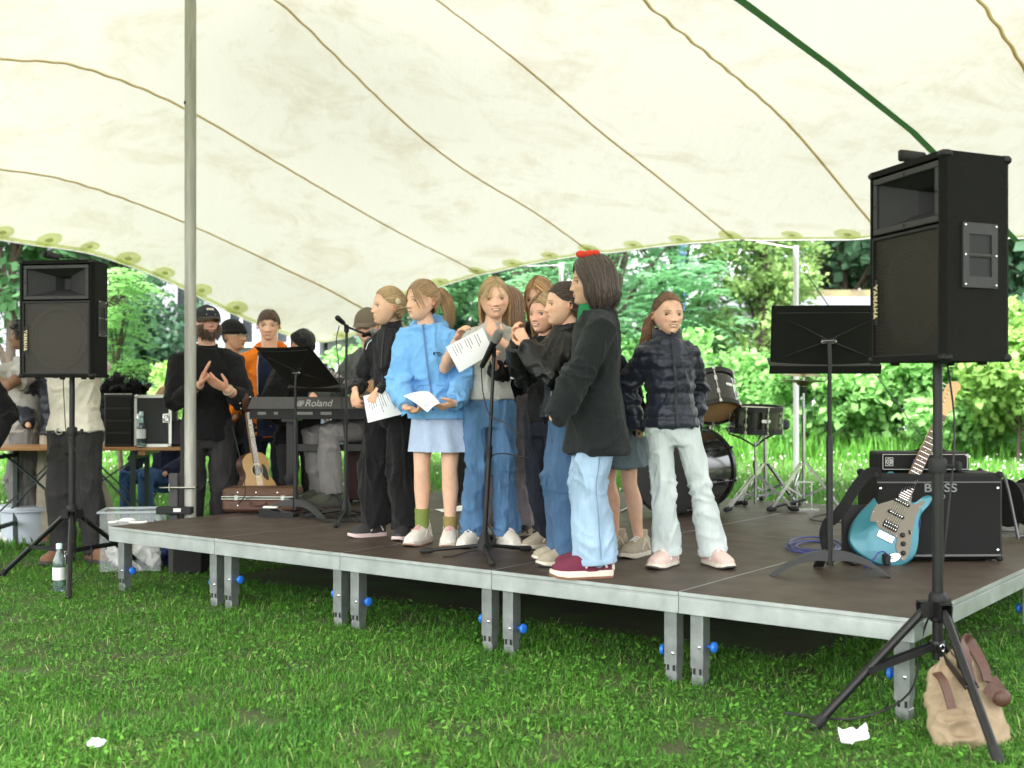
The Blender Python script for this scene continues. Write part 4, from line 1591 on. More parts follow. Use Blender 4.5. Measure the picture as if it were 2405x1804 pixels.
def person(label, loc, H, rz=0, look=None, pitch=0, roll=0, tone='fair', hairc='light', style='tail', hk=None, top=None, bottom=None, shoes=None,
   aL=None, aR=None, hL=None, hR=None, feet=((-0.065, 0.0), (0.065, 0.0)), fyaw=(0, 0), lean=(0, 0), child=True, smile=0.0, seat=None, knees=None, face=None, seed=1, vox=0.0085, hh=None, eyes=None, key=None, hd=(0, 0), noleg=False):
 """loc: ground point under the body; rz: which way the body faces (0 = to the camera, -90 = to the left of the photo); aL/aR wrist targets in body fractions"""
 r = np.random.default_rng(seed)
 t = thing('person', label, 'person', loc, R(rz))
 PEOPLE[key or label] = t
 hh = (hh or (0.152 if child else 0.131)) * H
 U = H
 drop = (seat if seat is not None else 0.0)          # lowers the pelvis when sitting
 pel = V((0, 0, 0.515 * U - drop))
 ln = V((lean[0], lean[1], 0))
 spine = V((ln.x, ln.y, 0.29)).normalized()
 sh = pel + spine * 0.29 * U
 cw = 0.075 * U if child else 0.104 * U
 sL, sR = sh + V((-cw, 0, -0.026 * U)), sh + V((cw, 0, -0.026 * U))
 hc = sh + spine * ((1 - 0.805) * U - hh / 2) + V((hd[0] * U, -0.012 * U + hd[1] * U, 0))
 la, lb = 0.172 * U, 0.155 * U

 def loc_p(p):
  return V(p) * U
 wr, el = [], []
 for i, (s_, tgt) in enumerate(((sL, aL), (sR, aR))):
  sg = -1 if i == 0 else 1
  tgt = tgt or (sg * 0.145, 0.0, 0.475)
  hint = V(tgt[3]) if len(tgt) > 3 else V((sg * 0.6, 0.75, -0.25))
  w_ = V(tgt[:3]) * U
  if seat is not None:
   w_.z -= drop
  el.append(ik(s_, w_, la, lb, hint))
  d_ = (w_ - el[-1])
  if d_.length > lb * 1.02:
   w_ = el[-1] + d_.normalized() * lb
  wr.append(w_)
 # legs
 hip = [pel + V((sg * 0.052 * U, 0, 0.0)) for sg in (-1, 1)]
 ank, kn = [], []
 for i in (0, 1):
  f = feet[i]
  a = V((f[0] * U, f[1] * U, 0.052 * U + (f[2] * U if len(f) > 2 else 0)))
  kh = V(knees[i]) if knees else V((0, -1, 0))
  kn.append(ik(hip[i], a, 0.235 * U, 0.231 * U, kh))
  ank.append(a)

 def ring(q, w, d, dy=0.0):
  c = pel + spine * (q * U)
  return (c + V((0, dy * U, 0)), V((w * U, 0, 0)), V((0, d * U, 0)))

 # -------- body
 tw = 1.0 if child else 1.13
 b = MB()
 b.loft([ring(-0.06, 0.045, 0.036), ring(-0.03, 0.074, 0.055), ring(0.02, 0.074, 0.055), ring(0.09, 0.060 * tw, 0.044), ring(0.18, 0.066 * tw, 0.048), ring(0.24, 0.070 * tw, 0.046), ring(0.28, 0.056 * tw, 0.040), ring(0.31, 0.038, 0.036)], 20)
 nb = sh + spine * 0.005 * U + V((0, 0.008 * U, 0))
 b.limb([nb, hc + V((0, 0.10 * hh, -0.32 * hh)), hc + V((0, 0.06 * hh, 0.0))], [0.036 * U, 0.0300 * U if child else 0.034 * U, 0.031 * U], 14)
 for i, s_ in enumerate((sL, sR)):
  m_ = (s_ + el[i]) / 2
  f_ = (el[i] + wr[i]) / 2
  b.limb([s_ + (sh - s_) * 0.15, m_, el[i], el[i].lerp(wr[i], 0.3), wr[i]], [0.028 * U * tw, 0.026 * U * tw, 0.022 * U * tw, 0.0225 * U * tw, 0.0155 * U * tw], 12)
 bt = bottom or {}
 if not noleg:
  for i in (0, 1):
   c_ = kn[i].lerp(ank[i], 0.3) + V((0, 0.008 * U, 0))
   lr = 1.0 if bt.get('kind') in ('skirt', 'shorts', None) else 0.78
   b.limb([hip[i], hip[i].lerp(kn[i], 0.5), kn[i], c_, kn[i].lerp(ank[i], 0.7), ank[i] + V((0, 0, -0.01 * U))], [0.046 * U * lr, 0.039 * U * lr, 0.030 * U * lr, 0.032 * U * lr, 0.023 * U * lr, 0.019 * U], 14)
   b.limb([ank[i] + V((0, 0, -0.015 * U)), ank[i] + Matrix.Rotation(R(fyaw[i]), 3, 'Z') @ V((0, -0.07 * U, -0.032 * U))], [0.021 * U, 0.016 * U], 10)
 jb = Job(b, vox, 4)
 hs_ = (0.098 if child else 0.103) * U
 hj = []
 for i, (hp, w_) in enumerate(((hL, wr[0]), (hR, wr[1]))):
  if hp is False:
   continue
  hp = hp or {}
  fd = (w_ - el[i]).normalized()
  d_ = V(hp['d']) if 'd' in hp else fd + V((0, 0, -0.1))
  n_ = V(hp['n']) if 'n' in hp else V((1 if i == 0 else -1, 0.1, 0))
  ts = hp.get('t', 1 if i == 0 else -1)
  hj.append(Job(hand_mb(w_ + fd * 0.004, d_, n_, ts, hs_ * 1.02, hp.get('curl', (0.35, 0.4, 0.45, 0.5)), hp.get('thumb', 0.3), hp.get('spread', 0.3)), 0.0042 if child else 0.005, 2))
 hv, hF, hcol, ez, th, ph = head_shape(smile=smile, child=child, tone=tone, brow=(face or {}).get('brow', hairc), jaw=(face or {}).get('jaw', 1.0), nose=(face or {}).get('nose', 1.0), wide=(face or {}).get('wide', 1.0))
 look = rz if look is None else look
 MH = Matrix.Translation(hc) @ Matrix.Rotation(R(look - rz), 4, 'Z') @ Matrix.Rotation(R(pitch), 4, 'X') @ Matrix.Rotation(R(roll), 4, 'Y') @ Matrix.Scale(hh, 4)
 MHn = np.array(MH)

 def toP(v):
  return v @ MHn[:3, :3].T + MHn[:3, 3]

 # ears go into the body mesh
 em = MB()
 for sg in (-1, 1):
  Mx = Matrix.Rotation(R(18) * sg, 3, 'Z') @ Matrix.Rotation(R(-12), 3, 'X')
  c = V((sg * 0.353, 0.045, -0.055))
  ringp = [c + Mx @ V((sg * 0.022, -0.052 * math.cos(a) + 0.01, 0.095 * math.sin(a) * (1.0 if math.sin(a) > 0 else 0.85))) for a in np.linspace(0.6, 2 * PI - 0.4, 16)]
  em.tube(ringp, 0.018, 6)
  em.ell(c + Mx @ V((0.0, 0.008, 0)), (0.016, 0.048, 0.082), Mx, 10, 8)
 ev = toP(np.array(em.v))
 eli = np.concatenate([np.array(f) for f in em.f])
 elt = np.array([len(f) for f in em.f])
 tonec = np.array(TONE[tone])

 def fin_body():
  parts = [(jb.v, jb.li, jb.lt, np.ones((len(jb.v), 3)) * tonec)]
  for q in hj:
   parts.append((q.v, q.li, q.lt, np.ones((len(q.v), 3)) * tonec * np.array([1.0, 0.90, 0.86])))
  parts.append((toP(hv), hF.reshape(-1), np.full(len(hF), 4), hcol))
  parts.append((ev, eli, elt, np.ones((len(ev), 3)) * tonec * np.array([1.0, 0.80, 0.76])))
  arrays_obj('body', parts, SK, t, True)
 FINISH.append(fin_body)
 # eyes, teeth
 hvn = hv

 def surf_y(x, z):
  k_ = np.where(hvn[:, 1] < -0.1)[0]
  d_ = (hvn[k_, 0] - x) ** 2 + (hvn[k_, 2] - z) ** 2
  o_ = np.argsort(d_)[:4]
  w_ = 1 / (d_[o_] + 1e-6)
  return float((hvn[k_[o_], 1] * w_).sum() / w_.sum())
 if eyes != 'none':
  eye_set = M_EYEB if eyes == 'blue' else M_EYE
  for sg in (-1, 1):
   c = V((sg * 0.148, surf_y(sg * 0.148, ez) + 0.031, ez))
   e = MB()
   nu, nv = 14, 12
   sq = 0.72 if eyes != 'narrow' else 0.42
   vs, fs, mi = [], [], []
   for i in range(nv + 1):
    a = PI * i / nv
    for j in range(nu):
     p_ = 2 * PI * j / nu
     vs.append(MH @ (c + V((0.066 * math.sin(a) * math.cos(p_), -0.050 * math.cos(a), 0.040 * sq * math.sin(a) * math.sin(p_)))))
   for i in range(nv):
    for j in range(nu):
     q = (j + 1) % nu
     fs.append((i * nu + j, i * nu + q, (i + 1) * nu + q, (i + 1) * nu + j))
     mi.append(1 if i < 4 else 0)
   mesh_obj('eye', vs, fs, eye_set, t, True, 0, mi)
 if smile >= 0.6:
  vs, fs = [], []
  n_ = 9
  for i in range(n_):
   x = -0.075 + 0.15 * i / (n_ - 1)
   mz = -0.272 + 0.55 * smile * x * x * 3
   hgt = 0.015 * (1 - (x / 0.10) ** 2) + 0.002
   y = surf_y(x, mz) - 0.016
   vs += [MH @ V((x, y, mz + hgt)), MH @ V((x, y, mz - hgt * 0.55))]
  for i in range(n_ - 1):
   fs.append((2 * i, 2 * i + 1, 2 * i + 3, 2 * i + 2))
  mesh_obj('teeth', vs, fs, M_TEETH, t)
 # -------- hair
 if style:
  hk = dict(hk or {})
  HL[0] = hk.pop('high', 0.0)
  parts = hair(style, r, th, ph, **hk)
  arrays_obj('hair', [(toP(p[0]), p[1], p[2]) for p in parts], hair_mat(hairc), t)
 # -------- clothes
 tp = top or {}
 jn = []
 if tp:
  th_ = tp.get('th', 0.012)
  hem = tp.get('hem', 0.5) - 0.515
  wd = tp.get('wd', 1.0)
  g_ = MB()
  hw = tp.get('hemw', 1.0)
  rings = [ring(hem, 0.084 * wd * hw + th_ / U, 0.062 * hw * wd + th_ / U)]
  for q, w, d in ((0.02, 0.081, 0.061), (0.09, 0.067 * tw, 0.051), (0.18, 0.073 * tw, 0.054), (0.24, 0.077 * tw, 0.052), (0.270, 0.066 * tw, 0.047), (0.300, 0.047, 0.041), (0.322, 0.034, 0.035)):
   if q > hem + 0.02:
    rings.append(ring(q, w * wd + th_ / U, d * wd + th_ / U))
  g_.loft(rings, 26)
  sl = tp.get('sleeve', 1.0)
  sr = tp.get('sr', 1.0)
  for i, s_ in enumerate((sL, sR)):
   if sl <= 0:
    continue
   P_ = [s_ + (sh - s_) * 0.50 + V((0, 0, 0.004 * U)), s_ + V((0, 0, -0.003 * U)), (s_ + el[i]) / 2]
   Rr = [0.031 * U * sr * tw + th_ * 0.7, 0.0315 * U * sr * tw + th_, 0.029 * U * sr * tw + th_]
   if sl < 0.7:
    P_[-1] = s_.lerp(el[i], 0.62)
    Rr[-1] = 0.031 * U * sr * tw + th_
   else:
    P_ += [el[i], el[i].lerp(wr[i], 0.5 * sl), el[i].lerp(wr[i], min(1.0, sl))]
    Rr += [0.0265 * U * sr * tw + th_, 0.0245 * U * sr * tw + th_, 0.0185 * U * sr * tw + th_ * 0.8]
    jn += [(el[i], 0.13), (wr[i], 0.07)]
   g_.limb(P_, Rr, 14, True)
  jn += [(pel + V((0, 0, 0.03)), 0.10), (sL, 0.07), (sR, 0.07)]
  jt = Job(g_, vox, 4)
  nm = tp.get('name', 'jacket')

  def fin_top():
   fold(jt, tp.get('amp', 0.010), tp.get('freq', 12), jn, seed, tp.get('vert', 0.8), tp.get('puff'), tp.get('base', 0.4))
   o = arrays_obj(nm, [(jt.v, jt.li, jt.lt)], tp['m'], t)
   for f in tp.get('parts', ()):
    f(o, dict(U=U, pel=pel, sh=sh, spine=spine, sL=sL, sR=sR, el=el, wr=wr, ring=ring, th=th_, hem=hem, wd=wd, tw=tw, hc=hc, hh=hh, v=jt.v, n=jt.n))
  FINISH.append(fin_top)
 if bt and not noleg:
  kd = bt['kind']
  if kd in ('trousers', 'jeans', 'wide', 'flare', 'shorts'):
   g_ = MB()
   e = bt.get('th', 0.008)
   g_.loft([ring(-0.075, 0.074 * tw + e / U, 0.052 + e / U), ring(-0.03, 0.081 * tw + e / U, 0.061 + e / U), ring(0.02, 0.079 * tw + e / U, 0.060 + e / U), ring(0.06, 0.070 * tw + e / U, 0.053 + e / U)], 22)
   kr, ar = {'trousers': (0.041, 0.035), 'jeans': (0.040, 0.032), 'wide': (0.050, 0.058), 'flare': (0.035, 0.047), 'shorts': (0.06, 0.06)}[kd]
   if 'rad' in bt:
    kr, ar = bt['rad']
   kj = []
   for i in (0, 1):
    if kd == 'shorts':
     P_ = [hip[i] + V((0, 0, 0.01 * U)), hip[i].lerp(kn[i], 0.35), hip[i].lerp(kn[i], 0.72)]
     g_.limb(P_, [0.054 * U + e, 0.056 * U + e, 0.060 * U + e], 16, True)
    else:
     low = ank[i] + V((0, 0.006 * U, -0.004 * U))
     P_ = [hip[i] + V((0, 0, 0.01 * U)), hip[i].lerp(kn[i], 0.5), kn[i], kn[i].lerp(low, 0.5), low]
     g_.limb(P_, [0.046 * U * tw + e, max(0.042, kr * 0.97) * U + e, kr * U + e, (kr * 0.45 + ar * 0.55) * U + e, ar * U + e], 16, True)
    kj += [(kn[i], 0.11), (ank[i], 0.10)]
   jt2 = Job(g_, vox, 4)

   def fin_bot():
    fold(jt2, bt.get('amp', 0.011), bt.get('freq', 10), kj + [(pel, 0.09)], seed + 50, bt.get('vert', 0.55), None, bt.get('base', 0.35))
    lowz = 0.012
    jt2.v[:, 2] = np.where(jt2.v[:, 2] < lowz + 0.01, np.maximum(jt2.v[:, 2], lowz), jt2.v[:, 2])
    o = arrays_obj(bt.get('name', 'trousers'), [(jt2.v, jt2.li, jt2.lt)], bt['m'], t)
    if bt.get('name') == 'jeans':
     MB().loft([ring(q, (0.0715 * tw + e / U), 0.0545 + e / U) for q in (0.040, 0.064)], 30, False).build('waistband', bt['m'], o)
     for i in (0, 1):
      lw = ank[i] + V((0, 0.006 * U, -0.004 * U))
      dk = (kn[i] - lw).normalized()
      MB().tube([lw - dk * 0.004, lw + dk * 0.004, lw + dk * 0.022], [ar * U + e + 0.0005, ar * U + e + 0.003, ar * U + e + 0.0015], 18).build('hem', bt['m'], o)
    for f in bt.get('parts', ()):
     f(o, dict(U=U, pel=pel, ring=ring, hip=hip, kn=kn, ank=ank, v=jt2.v))
   FINISH.append(fin_bot)
  elif kd == 'skirt':
   g_ = MB()
   z1 = bt.get('len', 0.17)
   rings = []
   for q in np.linspace(0.055, -z1, 12):
    f_ = (0.055 - q) / (0.055 + z1)
    rings.append(ring(q, 0.086 + 0.045 * f_, 0.064 + 0.038 * f_))
   g_.loft(rings, 72, False, lambda i, a: 0.075 * (i / 11) * math.sin(a * 9 + 0.6 * math.sin(a * 4)) + 0.02 * (i / 11) * math.sin(a * 5 + 1))
   o = g_.build('skirt', bt['m'], t, True, 0)
  for i in (0, 1):
   if bt.get('socks'):
    sk = MB()
    hgt = bt['socks'][i][1] * U
    cl = kn[i].lerp(ank[i], 0.75)
    dirk = (kn[i] - ank[i]).normalized()
    sk.tube([ank[i] + dirk * q for q in np.linspace(-0.02 * U, hgt, 9)], [(0.0245 + 0.004 * (q % 2) * 0.4 + 0.0025 * (q / 8)) * U for q in range(9)], 14)
    sk.build('sock', bt['socks'][i][0], t)
 if shoes and not noleg:
  for i in (0, 1):
   a = ank[i].copy()
   a.z -= 0.052 * U
   shoe(t, a + V((0, 0.0, 0.0)), R(fyaw[i]), 0.155 * U * shoes.get('s', 1.0), shoes['m'][i] if isinstance(shoes['m'], (list, tuple)) else shoes['m'], shoes['sole'], shoes.get('kind', 'sneaker'), shoes.get('extra'), shoes.get('outs'))
 PEOPLE[(key or label) + '_'] = dict(U=U, pel=pel, sh=sh, spine=spine, sL=sL, sR=sR, el=el, wr=wr, hc=hc, hh=hh, MH=MH, t=t, ring=ring, toP=toP, kn=kn, ank=ank)
 return t


# ---- garment details
def zip_front(m, w=0.010, z0=None, z1=0.325, side=0.0):
 def f(o, k):
  """follows the cloth: sample the front of the garment along the spine"""
  z_a = k['hem'] + 0.01 if z0 is None else z0
  vs, fs = [], []
  v = k['v']
  n = 26
  for i in range(n):
   q = z_a + (z1 - z_a) * i / (n - 1)
   c = k['pel'] + k['spine'] * (q * k['U'])
   x0 = c.x + side * k['U']
   sel = np.abs(v[:, 2] - c.z) < 0.012
   sel &= np.abs(v[:, 0] - x0) < 0.014
   y = v[sel, 1].min() if sel.any() else c.y - 0.06 * k['U']
   vs += [(x0 - w / 2, y - 0.004, c.z), (x0 + w / 2, y - 0.004, c.z)]
  for i in range(n - 1):
   fs.append((2 * i, 2 * i + 1, 2 * i + 3, 2 * i + 2))
  mesh_obj('zip', vs, fs, m, o)
 return f


def collar(m, h=0.035, r0=0.047, r1=0.043, d=0.9, tilt=0.0, thick=0.006, name='collar'):
 def f(o, k):
  U = k['U']
  c = k['sh'] + k['spine'] * 0.016 * k['U']
  mb = MB()
  up = k['spine']
  prof = [(r0 + 0.006, -0.010), (r0, 0.3 * h), (r1, h), (r1 - 0.006, h), (r0 - 0.008, 0.2 * h)]
  mb.loft([(c + up * (z * U) + V((0, (0.006 - tilt * z) * U, 0)), V((q * U, 0, 0)), V((0, q * d * U, 0)) + up * (q * U * 0.18)) for q, z in prof], 24, False)
  mb.build(name, m, o, True, 0)
 return f


def cuffs(m, r=0.0235, L=0.03):
 def f(o, k):
  for i in (0, 1):
   d = (k['wr'][i] - k['el'][i]).normalized()
   c = k['wr'][i]
   MB().tube([c - d * L * k['U'], c - d * L * 0.5 * k['U'], c], [r * k['U'] * 1.04, r * k['U'] * 1.08, r * k['U']], 16).build('cuff', m, o)
 return f


def hood(m):
 def f(o, k):
  U = k['U']
  mb = MB()
  c = k['sh'] + V((0, 0.03 * U, 0.005 * U))
  pts, rad = [], []
  for a in np.linspace(-2.55, 2.55, 19):
   pts.append(c + V((0.058 * U * math.sin(a), 0.005 * U + 0.05 * U * math.cos(a), (0.026 + 0.016 * math.cos(a)) * U - 0.010 * U * (1 - math.cos(a)))))
   rad.append((0.013 + 0.012 * max(0, math.cos(a * 0.6))) * U)
  mb.tube(pts, rad, 10)
  mb.ell(c + V((0, 0.05 * U, -0.005 * U)), (0.055 * U, 0.025 * U, 0.045 * U))
  mb.build('hood', m, o)
 return f


def pocket_lines(m, y=0.006):
 def f(o, k):
  v = k['v']
  U = k['U']

  def fy(x, z):
   s = (np.abs(v[:, 2] - z) < 0.012) & (np.abs(v[:, 0] - x) < 0.014)
   return (v[s, 1].min() if s.any() else k['pel'].y - 0.07 * U) - 0.003
  for sg in (-1, 1):
   mb = MB()
   pts = [(sg * 0.012, 0.085), (sg * 0.05, 0.085), (sg * 0.062, 0.07), (sg * 0.082, 0.0)]
   P = [V((k['pel'].x + a * U, fy(k['pel'].x + a * U, k['pel'].z + b_ * U), k['pel'].z + b_ * U)) for a, b_ in pts]
   mb.tube(P, 0.0022, 5)
   mb.build('pocket_seam', m, o)
 return f


def glasses(key, m=None, r=0.075):
 k = PEOPLE[key + '_']
 MH = k['MH']
 mb = MB()
 for sg in (-1, 1):
  c = V((sg * 0.15, -0.43, -0.01))
  pts = [MH @ (c + V((r * 1.15 * math.cos(a), 0.0, r * math.sin(a)))) for a in np.linspace(0, 2 * PI, 21)]
  mb.tube(pts, 0.010 * k['hh'], 6)
  mb.tube([MH @ V((sg * 0.235, -0.43, 0.01)), MH @ V((sg * 0.37, -0.30, 0.01)), MH @ V((sg * 0.385, 0.03, 0.0))], 0.010 * k['hh'], 6)
 mb.tube([MH @ V((-0.065, -0.43, 0.0)), MH @ V((0, -0.45, 0.015)), MH @ V((0.065, -0.43, 0.0))], 0.010 * k['hh'], 6)
 mb.build('glasses', m or mat('glasses_frame', (0.05, 0.035, 0.03), 0.3), k['t'])


def cap(key, m, m2=None, z=0.10, brim=0.34, tilt=0.0):
 """baseball cap: dome and peak"""
 k = PEOPLE[key + '_']
 MH = k['MH']
 mb = MB()
 n, kz = 28, 9
 vs, fs = [], []
 for i in range(kz + 1):
  a = (PI / 2) * i / kz
  for j in range(n):
   p = 2 * PI * j / n
   vs.append(MH @ V((0.40 * math.cos(a) * math.cos(p), 0.02 + 0.48 * math.cos(a) * math.sin(p), z + 0.46 * math.sin(a) ** 0.9 + 0.02 * math.sin(p))))
 for i in range(kz):
  for j in range(n):
   q = (j + 1) % n
   fs.append((i * n + j, i * n + q, (i + 1) * n + q, (i + 1) * n + j))
 mb.add(vs, fs)
 o = mb.build('cap', m, k['t'], True, 0)
 if brim:
  vs, fs = [], []
  n = 15
  for q in range(5):
   f_ = q / 4
   for j in range(n):
    a = PI * (0.06 + 0.88 * j / (n - 1))
    s = math.sin(a)
    for zz in (0.0, -0.022):
     vs.append(MH @ V((-0.40 * math.cos(a) * (1 - 0.15 * f_), 0.0 - 0.455 * s - brim * f_ * (s ** 0.8), z + 0.03 + zz - 0.09 * f_ * f_ - 0.05 * abs(math.cos(a)) * f_)))
  w_ = 2 * n
  for q in range(4):
   for j in range(n - 1):
    for zz in (0, 1):
     a0 = q * w_ + j * 2 + zz
     fs.append((a0, a0 + 2, a0 + w_ + 2, a0 + w_))
  for j in range(n - 1):
   a0 = 4 * w_ + j * 2
   fs.append((a0, a0 + 2, a0 + 3, a0 + 1))
  mesh_obj('peak', vs, fs, m2 or m, o, True, 0)
 return o


def beanie(key, m, z=0.08, puff=0.0):
 k = PEOPLE[key + '_']
 MH = k['MH']
 mb = MB()
 rings = []
 for i in range(10):
  a = (PI / 2) * i / 9.5
  rings.append((MH @ V((0, 0.03 + puff * math.sin(a), z + (0.48 + puff * 0.4) * math.sin(a))), MH.to_3x3() @ V(((0.395 + puff * 0.3 * math.sin(2 * a)) * math.cos(a), 0, 0)), MH.to_3x3() @ V((0, (0.47 + puff * 0.5 * math.sin(2 * a)) * math.cos(a), 0.0))))
 mb.loft(rings, 26)
 mb.loft([(MH @ V((0, 0.03, z - 0.03)), MH.to_3x3() @ V((0.40, 0, 0)), MH.to_3x3() @ V((0, 0.475, 0))), (MH @ V((0, 0.03, z + 0.04)), MH.to_3x3() @ V((0.425, 0, 0)), MH.to_3x3() @ V((0, 0.50, 0))), (MH @ V((0, 0.03, z + 0.13)), MH.to_3x3() @ V((0.40, 0, 0)), MH.to_3x3() @ V((0, 0.475, 0)))], 26)
 return mb.build('beanie', m, k['t'], True, 0)
# ================================================================== the people of the photo
def cloth(name, col, rough=0.9, var=0.18, vscale=14, bump=0.5, bscale=48, sheen=0.06, **k):
 k.setdefault('spec', 0.12)
 return mat(name, col, rough, var=var, vscale=vscale, bump=bump, bscale=bscale, sheen=sheen, **k)


def denim(name, col, fade=0.35):
 return mat(name, col, 0.9, var=fade, vscale=7, bump=0.55, bscale=42, sheen=0.03, spec=0.12, stretch=(1.6, 1.6, 0.6))


K_BLACK = cloth('black_cloth', (0.011, 0.011, 0.012))
K_BLACK2 = cloth('black_trouser', (0.011, 0.011, 0.012), sheen=0.08)
K_SOFT = cloth('black_softshell', (0.014, 0.014, 0.016), 0.6, sheen=0.1)
K_BLUE = cloth('blue_fleece', (0.19, 0.44, 0.80), 0.95, 0.10, 30, 0.45, 55, 0.1)
K_BLUED = cloth('blue_rib', (0.13, 0.33, 0.66))
K_SKIRT = cloth('pale_blue_cotton', (0.42, 0.51, 0.68), 0.9, 0.10, 20)
K_GREYT = cloth('heather_grey', (0.46, 0.46, 0.43), 0.95, 0.12, 60)
K_LEATHER = mat('black_leather', (0.008, 0.008, 0.008), 0.40, spec=0.35, var=0.3, vscale=12, bump=0.12, bscale=120, rvar=0.1)
K_KNIT = cloth('charcoal_knit', (0.014, 0.017, 0.018), 0.95, 0.2, 30, 0.5, 70, 0.08)
K_NAVY = mat('navy_puffer', (0.013, 0.017, 0.032), 0.36, spec=0.35, var=0.25, vscale=10, bump=0.25, bscale=60, sheen=0.1, rvar=0.08)
K_GREEN = cloth('green_shirt', (0.02, 0.19, 0.07))
K_WHITE = cloth('white_cotton', (0.78, 0.77, 0.74))
K_CREAM = cloth('cream_cotton', (0.72, 0.67, 0.56), 0.95, 0.08, 9)
K_ORANGE = cloth('orange_fleece', (0.78, 0.20, 0.018), 0.95, 0.12)
K_NAVYT = cloth('navy_cotton', (0.018, 0.024, 0.05))
K_GREYS = cloth('grey_shirt', (0.10, 0.11, 0.105))
K_GREYP = cloth('grey_trouser', (0.20, 0.19, 0.185), 0.95, 0.15)
K_GREYW = cloth('pale_sweat', (0.40, 0.39, 0.36), 0.95, 0.15)
K_MAUVE = cloth('mauve_trouser', (0.22, 0.19, 0.20), 0.95, 0.2)
D_C = denim('denim_mid', (0.10, 0.205, 0.37), 0.42)
D_F = denim('denim_deep', (0.070, 0.135, 0.245), 0.35)
D_G = denim('denim_light', (0.36, 0.50, 0.66), 0.30)
D_H = denim('denim_pale', (0.56, 0.62, 0.61), 0.14)
D_J = denim('denim_grey', (0.18, 0.23, 0.25), 0.25)
D_K = denim('denim_black', (0.045, 0.043, 0.043), 0.4)
D_DK = denim('denim_night', (0.02, 0.024, 0.035), 0.4)
S_WHITE = mat('shoe_white', (0.72, 0.68, 0.62), 0.55, var=0.12, vscale=40)
S_SOLE = mat('shoe_sole', (0.62, 0.56, 0.48), 0.6, var=0.3, vscale=30)
S_SOLEW = mat('sole_cream', (0.74, 0.68, 0.56), 0.6, var=0.2, vscale=30)
S_BLACK = mat('shoe_black', (0.03, 0.03, 0.032), 0.6)
S_PINK = mat('shoe_pink', (0.70, 0.52, 0.46), 0.6, var=0.15, vscale=30)
S_PSOLE = mat('sole_pale_pink', (0.60, 0.47, 0.45), 0.6)
S_DSOLE = mat('sole_dark', (0.05, 0.045, 0.04), 0.7)
S_BURG = mat('shoe_burgundy', (0.145, 0.018, 0.045), 0.8, bump=0.5, bscale=300)
S_BEIGE = mat('shoe_beige', (0.42, 0.36, 0.27), 0.75, var=0.2, vscale=30)
S_BROWN = mat('shoe_brown', (0.20, 0.10, 0.055), 0.6)
Z_METAL = mat('zip_metal', (0.6, 0.6, 0.58), 0.3, 1.0)
Z_BLUE = mat('zip_blue', (0.07, 0.17, 0.38), 0.5)
Z_DARK = mat('zip_dark', (0.008, 0.009, 0.014), 0.5)
M_PAPER = mat('paper', (0.80, 0.80, 0.82), 0.8)
M_INK = mat('ink', (0.10, 0.10, 0.11), 0.8)


def front_panel(m, w, z0, z1, name, off=0.004, x0=0.0, taper=0.0):
 def f(o, k):
  v = k['v']
  U = k['U']
  n, mm = 22, 9
  vs, fs = [], []
  for i in range(n):
   q = z0 + (z1 - z0) * i / (n - 1)
   c = k['pel'] + k['spine'] * (q * U)
   ww = w * (1 - taper * i / (n - 1))
   for j in range(mm):
    x = c.x + (x0 + ww * (j / (mm - 1) - 0.5)) * U
    s = (np.abs(v[:, 2] - c.z) < 0.014) & (np.abs(v[:, 0] - x) < 0.014)
    y = v[s, 1].min() if s.any() else c.y - 0.06 * U
    vs.append((x, y - off, c.z))
  for i in range(n - 1):
   for j in range(mm - 1):
    fs.append((i * mm + j, i * mm + j + 1, (i + 1) * mm + j + 1, (i + 1) * mm + j))
  mesh_obj(name, vs, fs, m, o, True, 0)
 return f


def hem_band(m, w=1.0, z=None):
 def f(o, k):
  q = k['hem']
  r0 = k['ring'](q + 0.0, 0.087 * k['wd'] + k['th'] / k['U'], 0.066 * k['wd'] + k['th'] / k['U'])
  r1 = k['ring'](q + 0.03, 0.087 * k['wd'] + k['th'] / k['U'], 0.068 * k['wd'] + k['th'] / k['U'])
  MB().loft([r0, r1], 30, False).build('hem_band', m, o)
 return f


def side_seam(m, sg, r=0.0022):
 def f(o, k):
  v = k['v']
  pts = []
  i = 0 if sg < 0 else 1
  a, b, c = k['hip'][i], k['kn'][i], k['ank'][i]
  for q in np.linspace(0.08, 1.95, 26):
   p = a.lerp(b, q) if q <= 1 else b.lerp(c, q - 1)
   s = (np.abs(v[:, 2] - p.z) < 0.012) & (np.abs(v[:, 1] - p.y - 0.008) < 0.016)
   if not s.any():
    continue
   x = v[s, 0].max() if sg > 0 else v[s, 0].min()
   pts.append((x + sg * 0.0012, p.y + 0.008, p.z))
  if len(pts) > 2:
   MB().tube(pts, r, 4).build('side_seam', m, o)
 return f


def spot(px, py):
 p = on(px, py, DECK)
 return (p.x, p.y, DECK)


def hem_rolls(m):
 def f(o, k):
  pass
 return f


